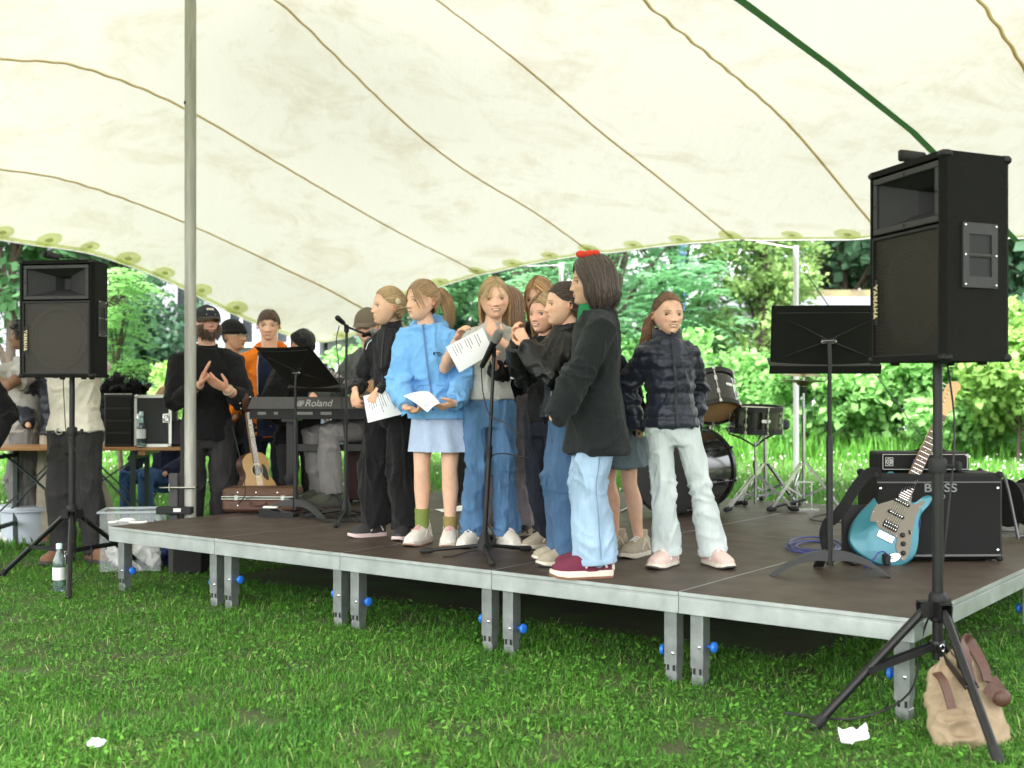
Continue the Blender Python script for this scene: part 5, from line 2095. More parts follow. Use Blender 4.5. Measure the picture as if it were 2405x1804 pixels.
# ---- girl A, black softshell and wide trousers
person('girl in black zip jacket and wide black trousers holding a song sheet low', spot(917, 1262), 1.435, rz=-28, look=-72, hairc='blond', style='tail', key='A', seed=3,
  hk=dict(high=0.03, tie=(176, 0.05), L=0.62, n=260, wave=0.015, thick=0.9, hang=(0.0, 0.06)), aL=(-0.055, -0.165, 0.590), aR=(0.055, -0.170, 0.585),
  hL=dict(d=(0.35, -0.45, -0.75), n=(0.3, 0.6, -0.3), curl=(0.8, 0.8, 0.8, 0.9), t=1), hR=dict(d=(-0.25, -0.45, -0.8), n=(-0.3, 0.6, -0.3), curl=(0.8, 0.8, 0.8, 0.9), t=-1),
  top=dict(m=K_SOFT, name='jacket', th=0.010, hem=0.50, amp=0.010, parts=[zip_front(Z_DARK, 0.009), collar(K_SOFT, 0.045, 0.046, 0.040), cuffs(K_SOFT)]),
  bottom=dict(kind='wide', m=K_BLACK2, vert=0.25, amp=0.016, freq=13, rad=(0.052, 0.060)), shoes=dict(m=S_BLACK, sole=S_PSOLE), feet=((-0.075, 0.0), (0.075, 0.01)), fyaw=(-30, 10), eyes='blue')
# ---- girl B, pale blue hoodie
person('girl in pale blue zip hoodie and short skirt with odd socks', spot(1028, 1278), 1.455, lean=(-0.040, 0), rz=-8, look=-52, hairc='light', style='tail', key='B', seed=4, pitch=3,
  hk=dict(tie=(172, 0.42), L=1.02, n=280, wave=0.06, thick=1.35, hang=(0.10, 0.10), fringe=40), aL=(-0.085, -0.165, 0.520), aR=(0.095, -0.155, 0.535),
  hL=dict(d=(0.85, -0.35, -0.25), n=(0.1, -0.2, 1.0), curl=(0.7, 0.7, 0.75, 0.8), t=-1), hR=dict(d=(-0.8, -0.4, -0.25), n=(-0.1, 0.5, 0.8), curl=(0.7, 0.75, 0.8, 0.8), t=1),
  top=dict(m=K_BLUE, name='hoodie', th=0.019, hem=0.475, wd=1.22, sr=1.25, amp=0.014, freq=10, parts=[zip_front(Z_BLUE, 0.011), hood(K_BLUE), cuffs(K_BLUE, 0.028, 0.04), pocket_lines(K_BLUED), hem_band(K_BLUE)]),
  bottom=dict(kind='skirt', m=K_SKIRT, len=0.165, socks=[(mat('sock_olive', (0.19, 0.24, 0.06), 0.95, bump=0.6, bscale=90), 0.085), (mat('sock_ochre', (0.27, 0.21, 0.07), 0.95, bump=0.6, bscale=90), 0.058)]),
  shoes=dict(m=S_WHITE, sole=S_SOLE, outs=mat('outsole_tan', (0.30, 0.17, 0.12), 0.7), extra='velcro', s=1.05), feet=((-0.062, 0.01), (0.05, -0.005)), fyaw=(-14, 4))
# ---- girl C, grey T-shirt
person('smiling blond girl in grey T-shirt behind the front microphone', spot(1150, 1281), 1.455, lean=(0.012, 0), rz=4, look=6, roll=-3, hairc='blond', style='loose', key='C', seed=5, smile=1.0, pitch=4,
  hk=dict(end=-0.85, part=0.02, n=300, wave=0.03, front=90, fringe=16), aL=(-0.125, -0.150, 0.765, (-0.6, 0.1, -0.8)), aR=(0.03, -0.105, 0.765, (0.75, -0.15, -0.6)),
  hL=dict(d=(0.25, -0.6, 0.65), n=(0.5, -0.2, -0.6), curl=(0.6, 0.6, 0.6, 0.7), t=1), hR=dict(d=(-0.45, 0.25, 0.75), n=(-0.1, 0.85, 0.2), curl=(0.5, 0.5, 0.5, 0.5), t=1),
  top=dict(m=K_GREYT, name='t_shirt', th=0.009, hem=0.545, hemw=1.02, wd=1.04, sleeve=0.6, amp=0.008, parts=[collar(K_GREYT, 0.010, 0.044, 0.041)]),
  bottom=dict(kind='flare', m=D_C, name='jeans', amp=0.012, rad=(0.037, 0.046)), shoes=dict(m=S_WHITE, sole=S_WHITE, extra='laces', s=1.05), feet=((-0.058, 0.0), (0.062, 0.0)), fyaw=(-26, 16))
# ---- girl I, brown hair behind C
person('girl with brown hair facing away behind the blond girls', spot(1196, 1262), 1.43, rz=150, look=160, hairc='auburn', style='loose', key='I', seed=6, eyes='none',
  hk=dict(end=-0.9, n=240, wave=0.03, front=60), hL=False, hR=False, top=dict(m=K_BLACK, name='jacket', hem=0.5), bottom=dict(kind='wide', m=K_MAUVE, vert=0.4, rad=(0.05, 0.06), amp=0.014), shoes=dict(m=S_BEIGE, sole=S_DSOLE), feet=((-0.07, 0.02), (0.08, 0.0)), fyaw=(120, -150))
# ---- girl D, tall blond behind
person('tall fair-haired girl looking down behind the smaller girls', spot(1270, 1254), 1.50, rz=-20, look=-28, pitch=14, hairc='ginger', style='loose', key='D', seed=7,
  hk=dict(end=-1.0, n=260, wave=0.03, front=64, part=0.03, fringe=14), hL=False, hR=False, top=dict(m=K_BLACK, name='jacket', hem=0.5), bottom=dict(kind='wide', m=K_BLACK2), shoes=dict(m=S_BEIGE, sole=S_SOLEW))
# ---- girl E, small smiling
person('small rosy girl smiling and holding a song sheet behind the leather jacket', spot(1282, 1291), 1.355, rz=-35, look=-38, hairc='light', style='loose', key='E', seed=8, smile=0.85, tone='rosy', eyes='blue', pitch=4,
  hk=dict(end=-0.85, n=220, wave=0.02, front=70), aL=(-0.135, -0.150, 0.715), aR=(0.12, -0.02, 0.5), hL=dict(d=(0.1, -0.5, 0.7), n=(0.9, 0.2, 0.1), curl=(0.8, 0.8, 0.8, 0.9), t=1), hR=False,
  top=dict(m=K_BLACK, name='jacket', hem=0.5), bottom=dict(kind='jeans', m=D_DK), shoes=dict(m=S_BEIGE, sole=S_SOLEW), feet=((-0.05, 0.06), (0.06, 0.06)), fyaw=(-10, 0))
# ---- girl F, leather jacket
person('dark-haired girl in black leather jacket and wide jeans with hands clasped', spot(1332, 1322), 1.375, rz=-72, look=-80, hairc='dark', style='slick', key='F', seed=9, smile=0.4, pitch=2,
  hk=dict(tie=(180, -0.05), L=1.15, n=330, wave=0.03, thick=1.7, hang=(0.0, 0.05)), aL=(-0.035, -0.170, 0.790, (-0.6, -0.2, -0.8)), aR=(0.045, -0.165, 0.775, (0.6, 0.1, -0.9)),
  hL=dict(d=(0.3, -0.35, 0.8), n=(0.8, 0.5, 0), curl=(0.7, 0.7, 0.7, 0.7), t=1), hR=dict(d=(-0.3, -0.4, 0.75), n=(-0.8, 0.5, 0), curl=(0.9, 0.9, 0.9, 0.9), t=-1),
  top=dict(m=K_LEATHER, name='jacket', th=0.020, hem=0.515, wd=1.30, sr=1.45, amp=0.010, freq=11, base=0.5, parts=[zip_front(Z_METAL, 0.012, side=0.04, z1=0.2), collar(K_LEATHER, 0.035, 0.060, 0.066, 0.95), cuffs(K_LEATHER, 0.034, 0.05)]),
  bottom=dict(kind='wide', m=D_F, name='jeans', vert=0.4, amp=0.014, rad=(0.054, 0.062), parts=[side_seam(mat('denim_stitch', (0.035, 0.065, 0.12), 0.9), 1)]), shoes=dict(m=S_BEIGE, sole=S_SOLEW, outs=S_DSOLE, s=1.1), feet=((-0.06, 0.02), (0.055, -0.01)), fyaw=(-8, 4))
# ---- girl J, denim shorts, mostly hidden
person('girl in grey denim shorts standing behind the girl with the bob', spot(1450, 1306), 1.32, lean=(-0.035, -0.06), hd=(0, -0.02), rz=-60, look=-70, hairc='brown', style='loose', key='J', seed=10,
  hk=dict(end=-0.6), hL=False, hR=False, top=dict(m=K_BLACK, name='jacket', hem=0.5), bottom=dict(kind='shorts', m=D_J, name='shorts', th=0.016), shoes=dict(m=S_BEIGE, sole=S_SOLEW, extra='laces', s=1.1), feet=((-0.055, 0.03), (0.03, 0.085)), fyaw=(-6, 24))
# ---- girl G, cardigan
person('girl with short dark bob and red hair tie in long charcoal cardigan', spot(1400, 1349), 1.46, rz=-80, look=-88, tone='olive', hairc='chestnut', style='bob', key='G', seed=11, smile=0.35, pitch=2,
  hk=dict(end=-0.52, n=480, wave=0.012, front=62, part=0.0), aL=(-0.12, -0.10, 0.49), aR=(0.125, -0.165, 0.50, (0.5, 0.75, -0.3)), hL=False, hR=False,
  top=dict(m=K_KNIT, name='cardigan', th=0.020, hem=0.385, wd=1.22, hemw=1.15, sr=1.25, amp=0.014, freq=8, vert=0.5, parts=[collar(K_KNIT, 0.03, 0.050, 0.050), cuffs(K_KNIT, 0.034, 0.05)]),
  bottom=dict(kind='wide', m=D_G, name='jeans', vert=0.5, amp=0.015, rad=(0.052, 0.058), parts=[side_seam(mat('denim_stitch_light', (0.16, 0.24, 0.36), 0.9), 1)]), shoes=dict(m=S_BURG, sole=S_SOLEW, outs=mat('outsole_brown', (0.22, 0.10, 0.06), 0.7), kind='chunky', s=1.22), feet=((-0.055, 0.015), (0.06, -0.02)), fyaw=(-6, 2))
# ---- girl H, navy puffer
person('smiling girl in quilted navy jacket and pale flared jeans', spot(1577, 1329), 1.315, lean=(-0.012, 0), rz=8, look=14, hairc='auburn', style='slick', key='H', seed=12, smile=0.8, eyes='brown', pitch=3,
  hk=dict(high=0.04, tie=(196, 0.10), L=1.02, n=260, wave=0.03, thick=1.3, hang=(-0.22, 0.0)), aL=(-0.105, 0.075, 0.500), aR=(0.105, 0.075, 0.500), hL=False, hR=False,
  top=dict(m=K_NAVY, name='jacket', th=0.016, hem=0.505, wd=1.10, sr=1.1, amp=0.008, freq=16, puff=(0.058, 0.013, 0.02), parts=[zip_front(Z_DARK, 0.014, z1=0.35), collar(K_NAVY, 0.050, 0.056, 0.054)]),
  bottom=dict(kind='flare', m=D_H, name='jeans', amp=0.010, rad=(0.035, 0.047)), shoes=dict(m=S_PINK, sole=S_SOLEW, outs=S_DSOLE, extra='laces', s=1.12), feet=((-0.015, 0.0), (0.155, -0.01)), fyaw=(-42, 12), face=dict(brow='brown'))

# ---- the grown-ups at the back, standing on the lawn
def lawn(px, Y):
 return ((px - CX) / FOC * Y, Y, 0)


person('bearded man in black sweater and cap clapping beside the tent pole', lawn(486, 8.95), 1.85, rz=20, look=30, child=False, tone='rosy', hairc='brown', style='short', key='beard', seed=20, pitch=-6, vox=0.011,
  aL=(-0.045, -0.185, 0.690, (-0.55, 0.5, -0.7)), aR=(0.055, -0.195, 0.672, (0.55, 0.5, -0.7)), hL=dict(d=(0.25, -0.3, 0.85), n=(0.9, -0.1, -0.2), curl=(0.1, 0.1, 0.1, 0.15), t=1), hR=dict(d=(-0.75, -0.2, 0.4), n=(-0.4, 0.3, 0.7), curl=(0.3, 0.3, 0.3, 0.35), t=1),
  top=dict(m=K_BLACK, name='sweater', th=0.020, hem=0.47, wd=1.05, sr=1.05, sleeve=0.72, amp=0.012, freq=9, parts=[collar(K_BLACK, 0.03, 0.046, 0.043)]), bottom=dict(kind='jeans', m=D_K, rad=(0.048, 0.042)), shoes=dict(m=S_BLACK, sole=S_DSOLE), eyes='narrow')
person('man in black knitted beret and thin glasses behind the bearded man', lawn(546, 10.1), 1.80, rz=60, look=62, child=False, tone='tan', hairc='black', style='short', key='beret', seed=21, vox=0.012, hL=False, hR=False,
  top=dict(m=K_BLACK, name='sweater', th=0.02, hem=0.47), bottom=dict(kind='jeans', m=D_DK), shoes=dict(m=S_BLACK, sole=S_DSOLE), eyes='narrow', face=dict(nose=1.3))
person('young man in orange hooded jacket over navy shirt behind the keyboard', lawn(632, 9.75), 1.875, rz=4, look=6, child=False, tone='fair', hairc='brown', style='short', key='orange', seed=22, pitch=9, vox=0.011, hh=0.128,
  aL=(-0.13, -0.10, 0.55), aR=(0.115, -0.175, 0.595, (0.8, 0.5, -0.3)), hL=False, hR=dict(d=(-0.8, -0.4, -0.15), n=(0, -0.1, -1), curl=(0.2, 0.2, 0.25, 0.3), t=-1),
  top=dict(m=K_ORANGE, name='hooded_jacket', th=0.020, hem=0.46, wd=1.0, sr=1.1, amp=0.013, freq=9, parts=[front_panel(K_NAVYT, 0.085, -0.05, 0.305, 'shirt'), hood(K_ORANGE)]), bottom=dict(kind='jeans', m=D_DK, rad=(0.04, 0.032)), shoes=dict(m=S_BLACK, sole=S_DSOLE), eyes='narrow', face=dict(nose=1.15, wide=0.93))
# seated players on the stage
person('seated guitarist in brown cap, glasses and grey shirt behind the keyboard', (at(868, 1, 9.15).x, 9.15, DECK), 1.80, rz=-52, look=-14, child=False, tone='rosy', hairc='brown', style='short', key='guitarist', seed=23, vox=0.011, pitch=8, seat=0.36, smile=0.2,
  aL=(-0.10, -0.21, 0.64), aR=(0.07, -0.19, 0.60), hL=dict(d=(0.7, -0.4, -0.2), n=(0.2, 0.6, -0.4), curl=(0.6, 0.6, 0.6, 0.6), t=1), hR=dict(d=(-0.7, -0.4, -0.3), n=(0, 0.6, -0.4), curl=(0.5, 0.5, 0.5, 0.6), t=-1),
  top=dict(m=K_GREYS, name='shirt', th=0.018, hem=0.47, wd=1.12, sr=1.2, amp=0.012, parts=[collar(K_GREYS, 0.02, 0.048, 0.05)]), bottom=dict(kind='trousers', m=K_GREYP, rad=(0.047, 0.043)), shoes=dict(m=mat('shoe_green', (0.06, 0.065, 0.05), 0.7), sole=S_DSOLE),
  feet=((-0.07, -0.19), (0.08, -0.23)), knees=((0, -1, 0.5), (0, -1, 0.5)))
person('hunched player in black beanie bowed over a guitar behind the music stand', (at(700, 1, 9.6).x, 9.6, 0.0), 1.72, rz=35, look=62, child=False, tone='rosy', hairc='black', style='short', key='hunched', seed=24, vox=0.011, pitch=36, lean=(0.0, -0.06), hd=(-0.03, -0.015),
  aL=(-0.10, -0.20, 0.60), aR=(0.10, -0.19, 0.63), hL=False, hR=False, top=dict(m=K_BLACK, name='sweater', th=0.024, hem=0.47, wd=1.2, sr=1.3), bottom=dict(kind='jeans', m=D_K), shoes=dict(m=S_BLACK, sole=S_DSOLE), eyes='none')
# left of the stage
person('man in cream T-shirt and dark jeans standing behind the far loudspeaker stand', (at(176, 1, 8.75).x, 8.75, 0), 1.80, rz=-6, look=-20, child=False, hairc='brown', style='short', key='cream', seed=25, vox=0.011, tone='tan',
  aL=(-0.05, -0.16, 0.97, (-0.1, -1, -0.2)), aR=(0.05, -0.16, 0.97, (0.1, -1, -0.2)), hL=False, hR=False, top=dict(m=K_CREAM, name='t_shirt', th=0.016, hem=0.525, wd=1.15, hemw=1.10, sleeve=0.6, amp=0.012), bottom=dict(kind='jeans', m=D_K, amp=0.016, rad=(0.052, 0.044), freq=9), shoes=dict(m=S_BROWN, sole=S_DSOLE, s=1.1),
  feet=((-0.05, 0.0), (0.075, 0.02)), fyaw=(-10, 55))
person('cameraman with curly black hair in grey tracksuit aiming a video camera', (at(62, 1, 10.0).x, 10.0, 0), 1.80, rz=-58, look=-70, child=False, tone='brown', hairc='black', style='short', key='camera', seed=26, vox=0.011,
  hk=dict(n=330), aL=(-0.06, -0.20, 0.79), aR=(0.08, -0.19, 0.765), hL=dict(d=(0.1, -0.8, 0.4), n=(0.4, 0, -0.6), curl=(0.7, 0.7, 0.7, 0.7)), hR=dict(d=(-0.1, -0.8, 0.4), n=(-0.4, 0, 0.6), curl=(0.7, 0.7, 0.7, 0.7), t=-1),
  top=dict(m=K_GREYW, name='sweatshirt', th=0.022, hem=0.49, wd=1.15, sr=1.25, sleeve=0.55), bottom=dict(kind='trousers', m=K_GREYP, rad=(0.055, 0.05), amp=0.016), shoes=dict(m=S_WHITE, sole=S_SOLE))
person('person in black jacket cut off by the left picture edge', (at(-88, 1, 8.3).x, 8.3, 0), 1.70, rz=-10, look=-60, child=False, tone='brown', hairc='black', style='short', key='edge', seed=27, vox=0.011, aR=(0.135, -0.02, 0.49), hL=False, hR=False,
  top=dict(m=K_BLACK, name='jacket', th=0.02, hem=0.5, wd=1.1), bottom=dict(kind='jeans', m=D_K), shoes=dict(m=S_BROWN, sole=S_DSOLE))
person('person in navy padded vest and sand trousers behind the beer table', (at(150, 1, 9.9).x, 9.9, 0), 1.74, rz=10, look=20, child=False, hairc='brown', style='short', key='vest', seed=28, vox=0.011, hL=False, hR=False, aL=(-0.145, -0.05, 0.55),
  top=dict(m=K_NAVY, name='vest', th=0.026, hem=0.50, wd=1.15, sleeve=1.0, puff=(0.07, 0.012, 0.0)), bottom=dict(kind='trousers', m=cloth('sand_trouser', (0.42, 0.37, 0.28)), rad=(0.055, 0.055)), shoes=dict(m=S_BROWN, sole=S_DSOLE), feet=((-0.06, 0), (0.19, 0.0)))
person('young woman seated behind the beer table in blue jeans', (at(392, 1, 10.9).x, 10.9, 0), 1.68, rz=-25, look=-28, child=False, tone='rosy', hairc='light', style='slick', key='seated', seed=29, vox=0.011, pitch=10, seat=0.42,
  hk=dict(L=0.4), hL=False, hR=False, aL=(-0.10, -0.18, 0.55), aR=(0.12, -0.15, 0.55), top=dict(m=K_NAVYT, name='sweater', th=0.018, hem=0.5), bottom=dict(kind='jeans', m=denim('denim_royal', (0.05, 0.11, 0.25))), shoes=dict(m=S_WHITE, sole=S_SOLE),
  feet=((-0.07, -0.22), (0.08, -0.24)), knees=((0, -1, 0.5), (0, -1, 0.5)))
run_jobs()

# ---- head wear, beard and other extras
glasses('guitarist')
glasses('beret', mat('wire_frame', (0.5, 0.45, 0.35), 0.3, 0.8))
cap('guitarist', mat('cap_taupe', (0.15, 0.12, 0.085), 0.9, bump=0.3, bscale=300))
cap('beard', mat('cap_navy', (0.02, 0.022, 0.032), 0.9, bump=0.3, bscale=300), mat('cap_peak', (0.05, 0.038, 0.03), 0.9))
k = PEOPLE['beard_']
b = MB()
vs = []
n = 15
for i in range(7):
 a = R(-32 + 64 * i / 6)
 for q in range(9):
  pass
# front crest of the cap
b.loft([(k['MH'] @ V((0, -0.405, 0.19)), k['MH'].to_3x3() @ V((0.16, 0, 0)), k['MH'].to_3x3() @ V((0, -0.03, 0.0))), (k['MH'] @ V((0, -0.335, 0.40)), k['MH'].to_3x3() @ V((0.10, 0, 0)), k['MH'].to_3x3() @ V((0, -0.03, 0)))], 12)
b.build('cap_patch', mat('cap_patch', (0.62, 0.58, 0.48), 0.9), k['t'])
beanie('beret', cloth('black_knit', (0.012, 0.012, 0.013), bump=0.6, bscale=200), 0.08, 0.12)
beanie('hunched', cloth('black_knit2', (0.013, 0.012, 0.012), bump=0.6, bscale=200), 0.02)


def beard(key, c):
 """full beard: strands rooted along the jaw, hanging forward and down"""
 k = PEOPLE[key + '_']
 r = np.random.default_rng(5)
 n = 650
 phi = r.uniform(R(-98), R(98), n)
 z = np.where(np.abs(phi) > R(40), r.uniform(-0.9, -0.15, n), r.uniform(-0.98, -0.50, n))
 z = np.where((np.abs(phi) < R(16)) & (z > -0.66) & (z < -0.50), -0.70, z)
 d = dirs(phi, z)
 P0 = np.stack([0.345 * d[:, 0] * 0.95, 0.42 * d[:, 1] - 0.165 * z * z - 0.01, 0.5 * z], -1)
 out = P0.copy()
 out[:, 2] = 0
 out /= np.linalg.norm(out, axis=1, keepdims=True) + 1e-9
 L = 0.05 + 0.09 * r.random(n)
 P = np.stack([P0, P0 + out * (L * 0.7)[:, None] + np.array([0, 0, -0.3]) * L[:, None], P0 + out * (L * 0.8)[:, None] + np.array([0, 0, -1.1]) * L[:, None]], 1)
 v, li, lt = strands_mesh(P, 0.013 + 0.008 * r.random(n))
 arrays_obj('beard', [(k['toP'](v), li, lt)], hair_mat(c), k['t'])


beard('beard', 'brown')
# afro
k = PEOPLE['camera_']
r = np.random.default_rng(8)
pts = clump_points(r, (0, 0.05, 0.16), (0.50, 0.52, 0.46), 1500)
pts = pts[~((pts[:, 1] < -0.30) & (pts[:, 2] < 0.24))]
pts = pts[pts[:, 2] > -0.22]
n = len(pts)
a = r.random(n) * 2 * PI
loop = [pts + 0.035 * np.stack([np.cos(a + q), np.sin(a + q) * 0.8, np.sin(a * 2 + q * 1.3)], 1) for q in (0, 1.2, 2.4, 3.6)]
v, li, lt = strands_mesh(np.stack(loop, 1), 0.016 + 0.01 * r.random(n))
arrays_obj('curls', [(k['toP'](v), li, lt)], hair_mat('black'), k['t'])
# red scrunchie of girl G, white hair clip of girl A
k = PEOPLE['G_']
sc = MB()
for i in range(7):
 a = i / 7 * 2 * PI
 sc.ell(k['MH'] @ V((0.13 * math.cos(a), -0.06 + 0.17 * math.sin(a), 0.57 + 0.02 * math.sin(3 * a))), (0.018, 0.022, 0.017))
sc.tube([k['MH'] @ V((0.13 * math.cos(a), -0.06 + 0.17 * math.sin(a), 0.57 + 0.015 * math.sin(5 * a))) for a in np.linspace(0, 2 * PI, 31)], [0.011 + 0.003 * (i % 2) for i in range(31)], 7)
sc.build('hair_tie', mat('red_velvet', (0.55, 0.035, 0.015), 0.8), k['t'])
k = PEOPLE['A_']
sc = MB()
sc.lathe([(0.016, 0), (0.018, 0.004), (0.012, 0.008)], k['MH'] @ V((0.36, 0.16, 0.10)), k['MH'].to_3x3() @ V((1, 0.3, 0.1)), 14)
sc.build('hair_clip', mat('cream_plastic', (0.66, 0.56, 0.38), 0.4), k['t'])
# shirt of girl G showing in the open cardigan, seen from the side
k = PEOPLE['G_']
U = k['U']
b = MB()
rings = []
for q, w, d in ((-0.08, 0.04, 0.056), (0.02, 0.04, 0.058), (0.10, 0.04, 0.050), (0.19, 0.04, 0.050)):
 c, ax, ay = k['ring'](q, w, d)
 rings.append((c + V((0, -0.015 * U, 0)), ax, ay))
b.loft(rings, 24)
o = b.build('blouse', K_WHITE, k['t'])
b = MB()
rings = []
for q, w, d in ((0.18, 0.04, 0.051), (0.24, 0.04, 0.050), (0.275, 0.04, 0.048), (0.308, 0.038, 0.044), (0.338, 0.036, 0.040)):
 c, ax, ay = k['ring'](q, w, d)
 rings.append((c + V((0, -0.015 * U, 0)), ax, ay))
b.loft(rings, 24)
b.build('green_collar', K_GREEN, o)
# print on the hoodie
k = PEOPLE['B_']
U = k['U']
o = [c for c in k['t'].children if c.name.startswith('hoodie')][0]
me = o.data
co = np.empty(len(me.vertices) * 3)
me.vertices.foreach_get('co', co)
co = co.reshape(-1, 3)


def fy(x, z):
 s = (np.abs(co[:, 2] - z) < 0.012) & (np.abs(co[:, 0] - x) < 0.014)
 return co[s, 1].min() - 0.003


x0, z0 = 0.018 * U, 0.715 * U
b = MB()
for (dx, dz, w, h) in ((-0.022, 0.004, 0.010, 0.016), (0.0, 0.008, 0.024, 0.006), (0.004, 0.0, 0.034, 0.005), (0.004, -0.009, 0.018, 0.004)):
 x, z = x0 + dx, z0 + dz
 b.box((x, fy(x, z), z), (w, 0.002, h))
b.build('chest_print', mat('print_navy', (0.015, 0.04, 0.10), 0.8), o, False)
# reflective piping on girl A's shoulder, drawstrings of the orange jacket
k = PEOPLE['A_']
U = k['U']
b = MB()
b.tube([k['sL'] + V((0.03, -0.048, 0.03)) , k['sL'] + V((-0.005, -0.062, -0.004)), k['sL'] + V((-0.022, -0.062, -0.045))], 0.0028, 5)
b.build('piping', mat('piping', (0.7, 0.7, 0.7), 0.4), k['t'])
k = PEOPLE['orange_']
for sg in (-1, 1):
 MB().tube([k['sh'] + V((sg * 0.07, -0.115, 0.0)), k['sh'] + V((sg * 0.075, -0.14, -0.10)), k['sh'] + V((sg * 0.07, -0.145, -0.26 + 0.05 * sg))], 0.004, 5).build('drawstring', K_WHITE, k['t'])
# bracelet and watch of the clapping man
k = PEOPLE['beard_']
for i, m in ((0, S_BLACK), (1, mat('beads', (0.5, 0.42, 0.3), 0.5))):
 d = (k['wr'][i] - k['el'][i]).normalized()
 x, y, z = frame_of(d)
 c = k['wr'][i] - d * 0.015
 MB().tube([c + (x * math.cos(a) + y * math.sin(a)) * 0.036 for a in np.linspace(0, 2 * PI, 19)], 0.006, 6).build('wristband', m, k['t'])
k = PEOPLE['cream_']
b = MB()
U = k['U']
c, ax, ay = k['ring'](0.012, 0.103, 0.078)
b.loft([(c - V((0, 0, 0.018)), ax, ay), (c + V((0, 0, 0.018)), ax, ay)], 26, False)
b.build('belt', mat('belt_leather', (0.015, 0.013, 0.012), 0.5), k['t'])
b = MB()
b.tube([c + V((-0.045 + 0.026 * math.cos(a), -0.078 * U - 0.008, 0.022 * math.sin(a))) for a in np.linspace(0, 2 * PI, 13)], 0.004, 5)
b.build('buckle', Z_METAL, k['t'])
# ================================================================== sound equipment
B_CAB = mat('cabinet_carpet', (0.0075, 0.0075, 0.0065), 0.85, var=0.3, vscale=60, bump=0.5, bscale=300, spec=0.2)
B_PLA = mat('black_plastic', (0.010, 0.010, 0.010), 0.5, var=0.2, vscale=30, spec=0.3)
B_HORN = mat('horn_plastic', (0.026, 0.026, 0.028), 0.6, spec=0.3)
B_HFR = mat('horn_frame', (0.028, 0.028, 0.027), 0.6, var=0.2, vscale=20)
B_GRI = mat('grille_steel', (0.055, 0.050, 0.040), 0.45, 0.6)
B_CONE = mat('speaker_cone', (0.045, 0.039, 0.030), 0.7)
B_STAND = mat('stand_steel', (0.011, 0.011, 0.011), 0.4, 0.2, var=0.25, vscale=14, rvar=0.1)
B_LETTER = mat('gold_letter', (0.60, 0.50, 0.30), 0.5)
B_CABLE = mat('black_cable', (0.010, 0.010, 0.010), 0.5)
B_RUB = mat('rubber', (0.012, 0.012, 0.012), 0.7)


def catmull(P, n=6, closed=True):
 P = [V((*p, 0)) if len(p) == 2 else V(p) for p in P]
 k = len(P)
 out = []
 for i in range(k if closed else k - 1):
  p0, p1, p2, p3 = (P[(i - 1) % k], P[i], P[(i + 1) % k], P[(i + 2) % k]) if closed else (P[max(i - 1, 0)], P[i], P[i + 1], P[min(i + 2, k - 1)])
  for q in range(n):
   t = q / n
   out.append(0.5 * ((2 * p1) + (p2 - p0) * t + (2 * p0 - 5 * p1 + 4 * p2 - p3) * t * t + (3 * p1 - p0 - 3 * p2 + p3) * t ** 3))
 if not closed:
  out.append(P[-1])
 return out


def cable(label, pts, r=0.004, m=None, name='cable', n=6, cat='cable'):
 P = catmull(pts, n, False)
 o = MB().tube(P, r, 6).build(name, m or B_CABLE)
 tag(o, label, cat)
 return o


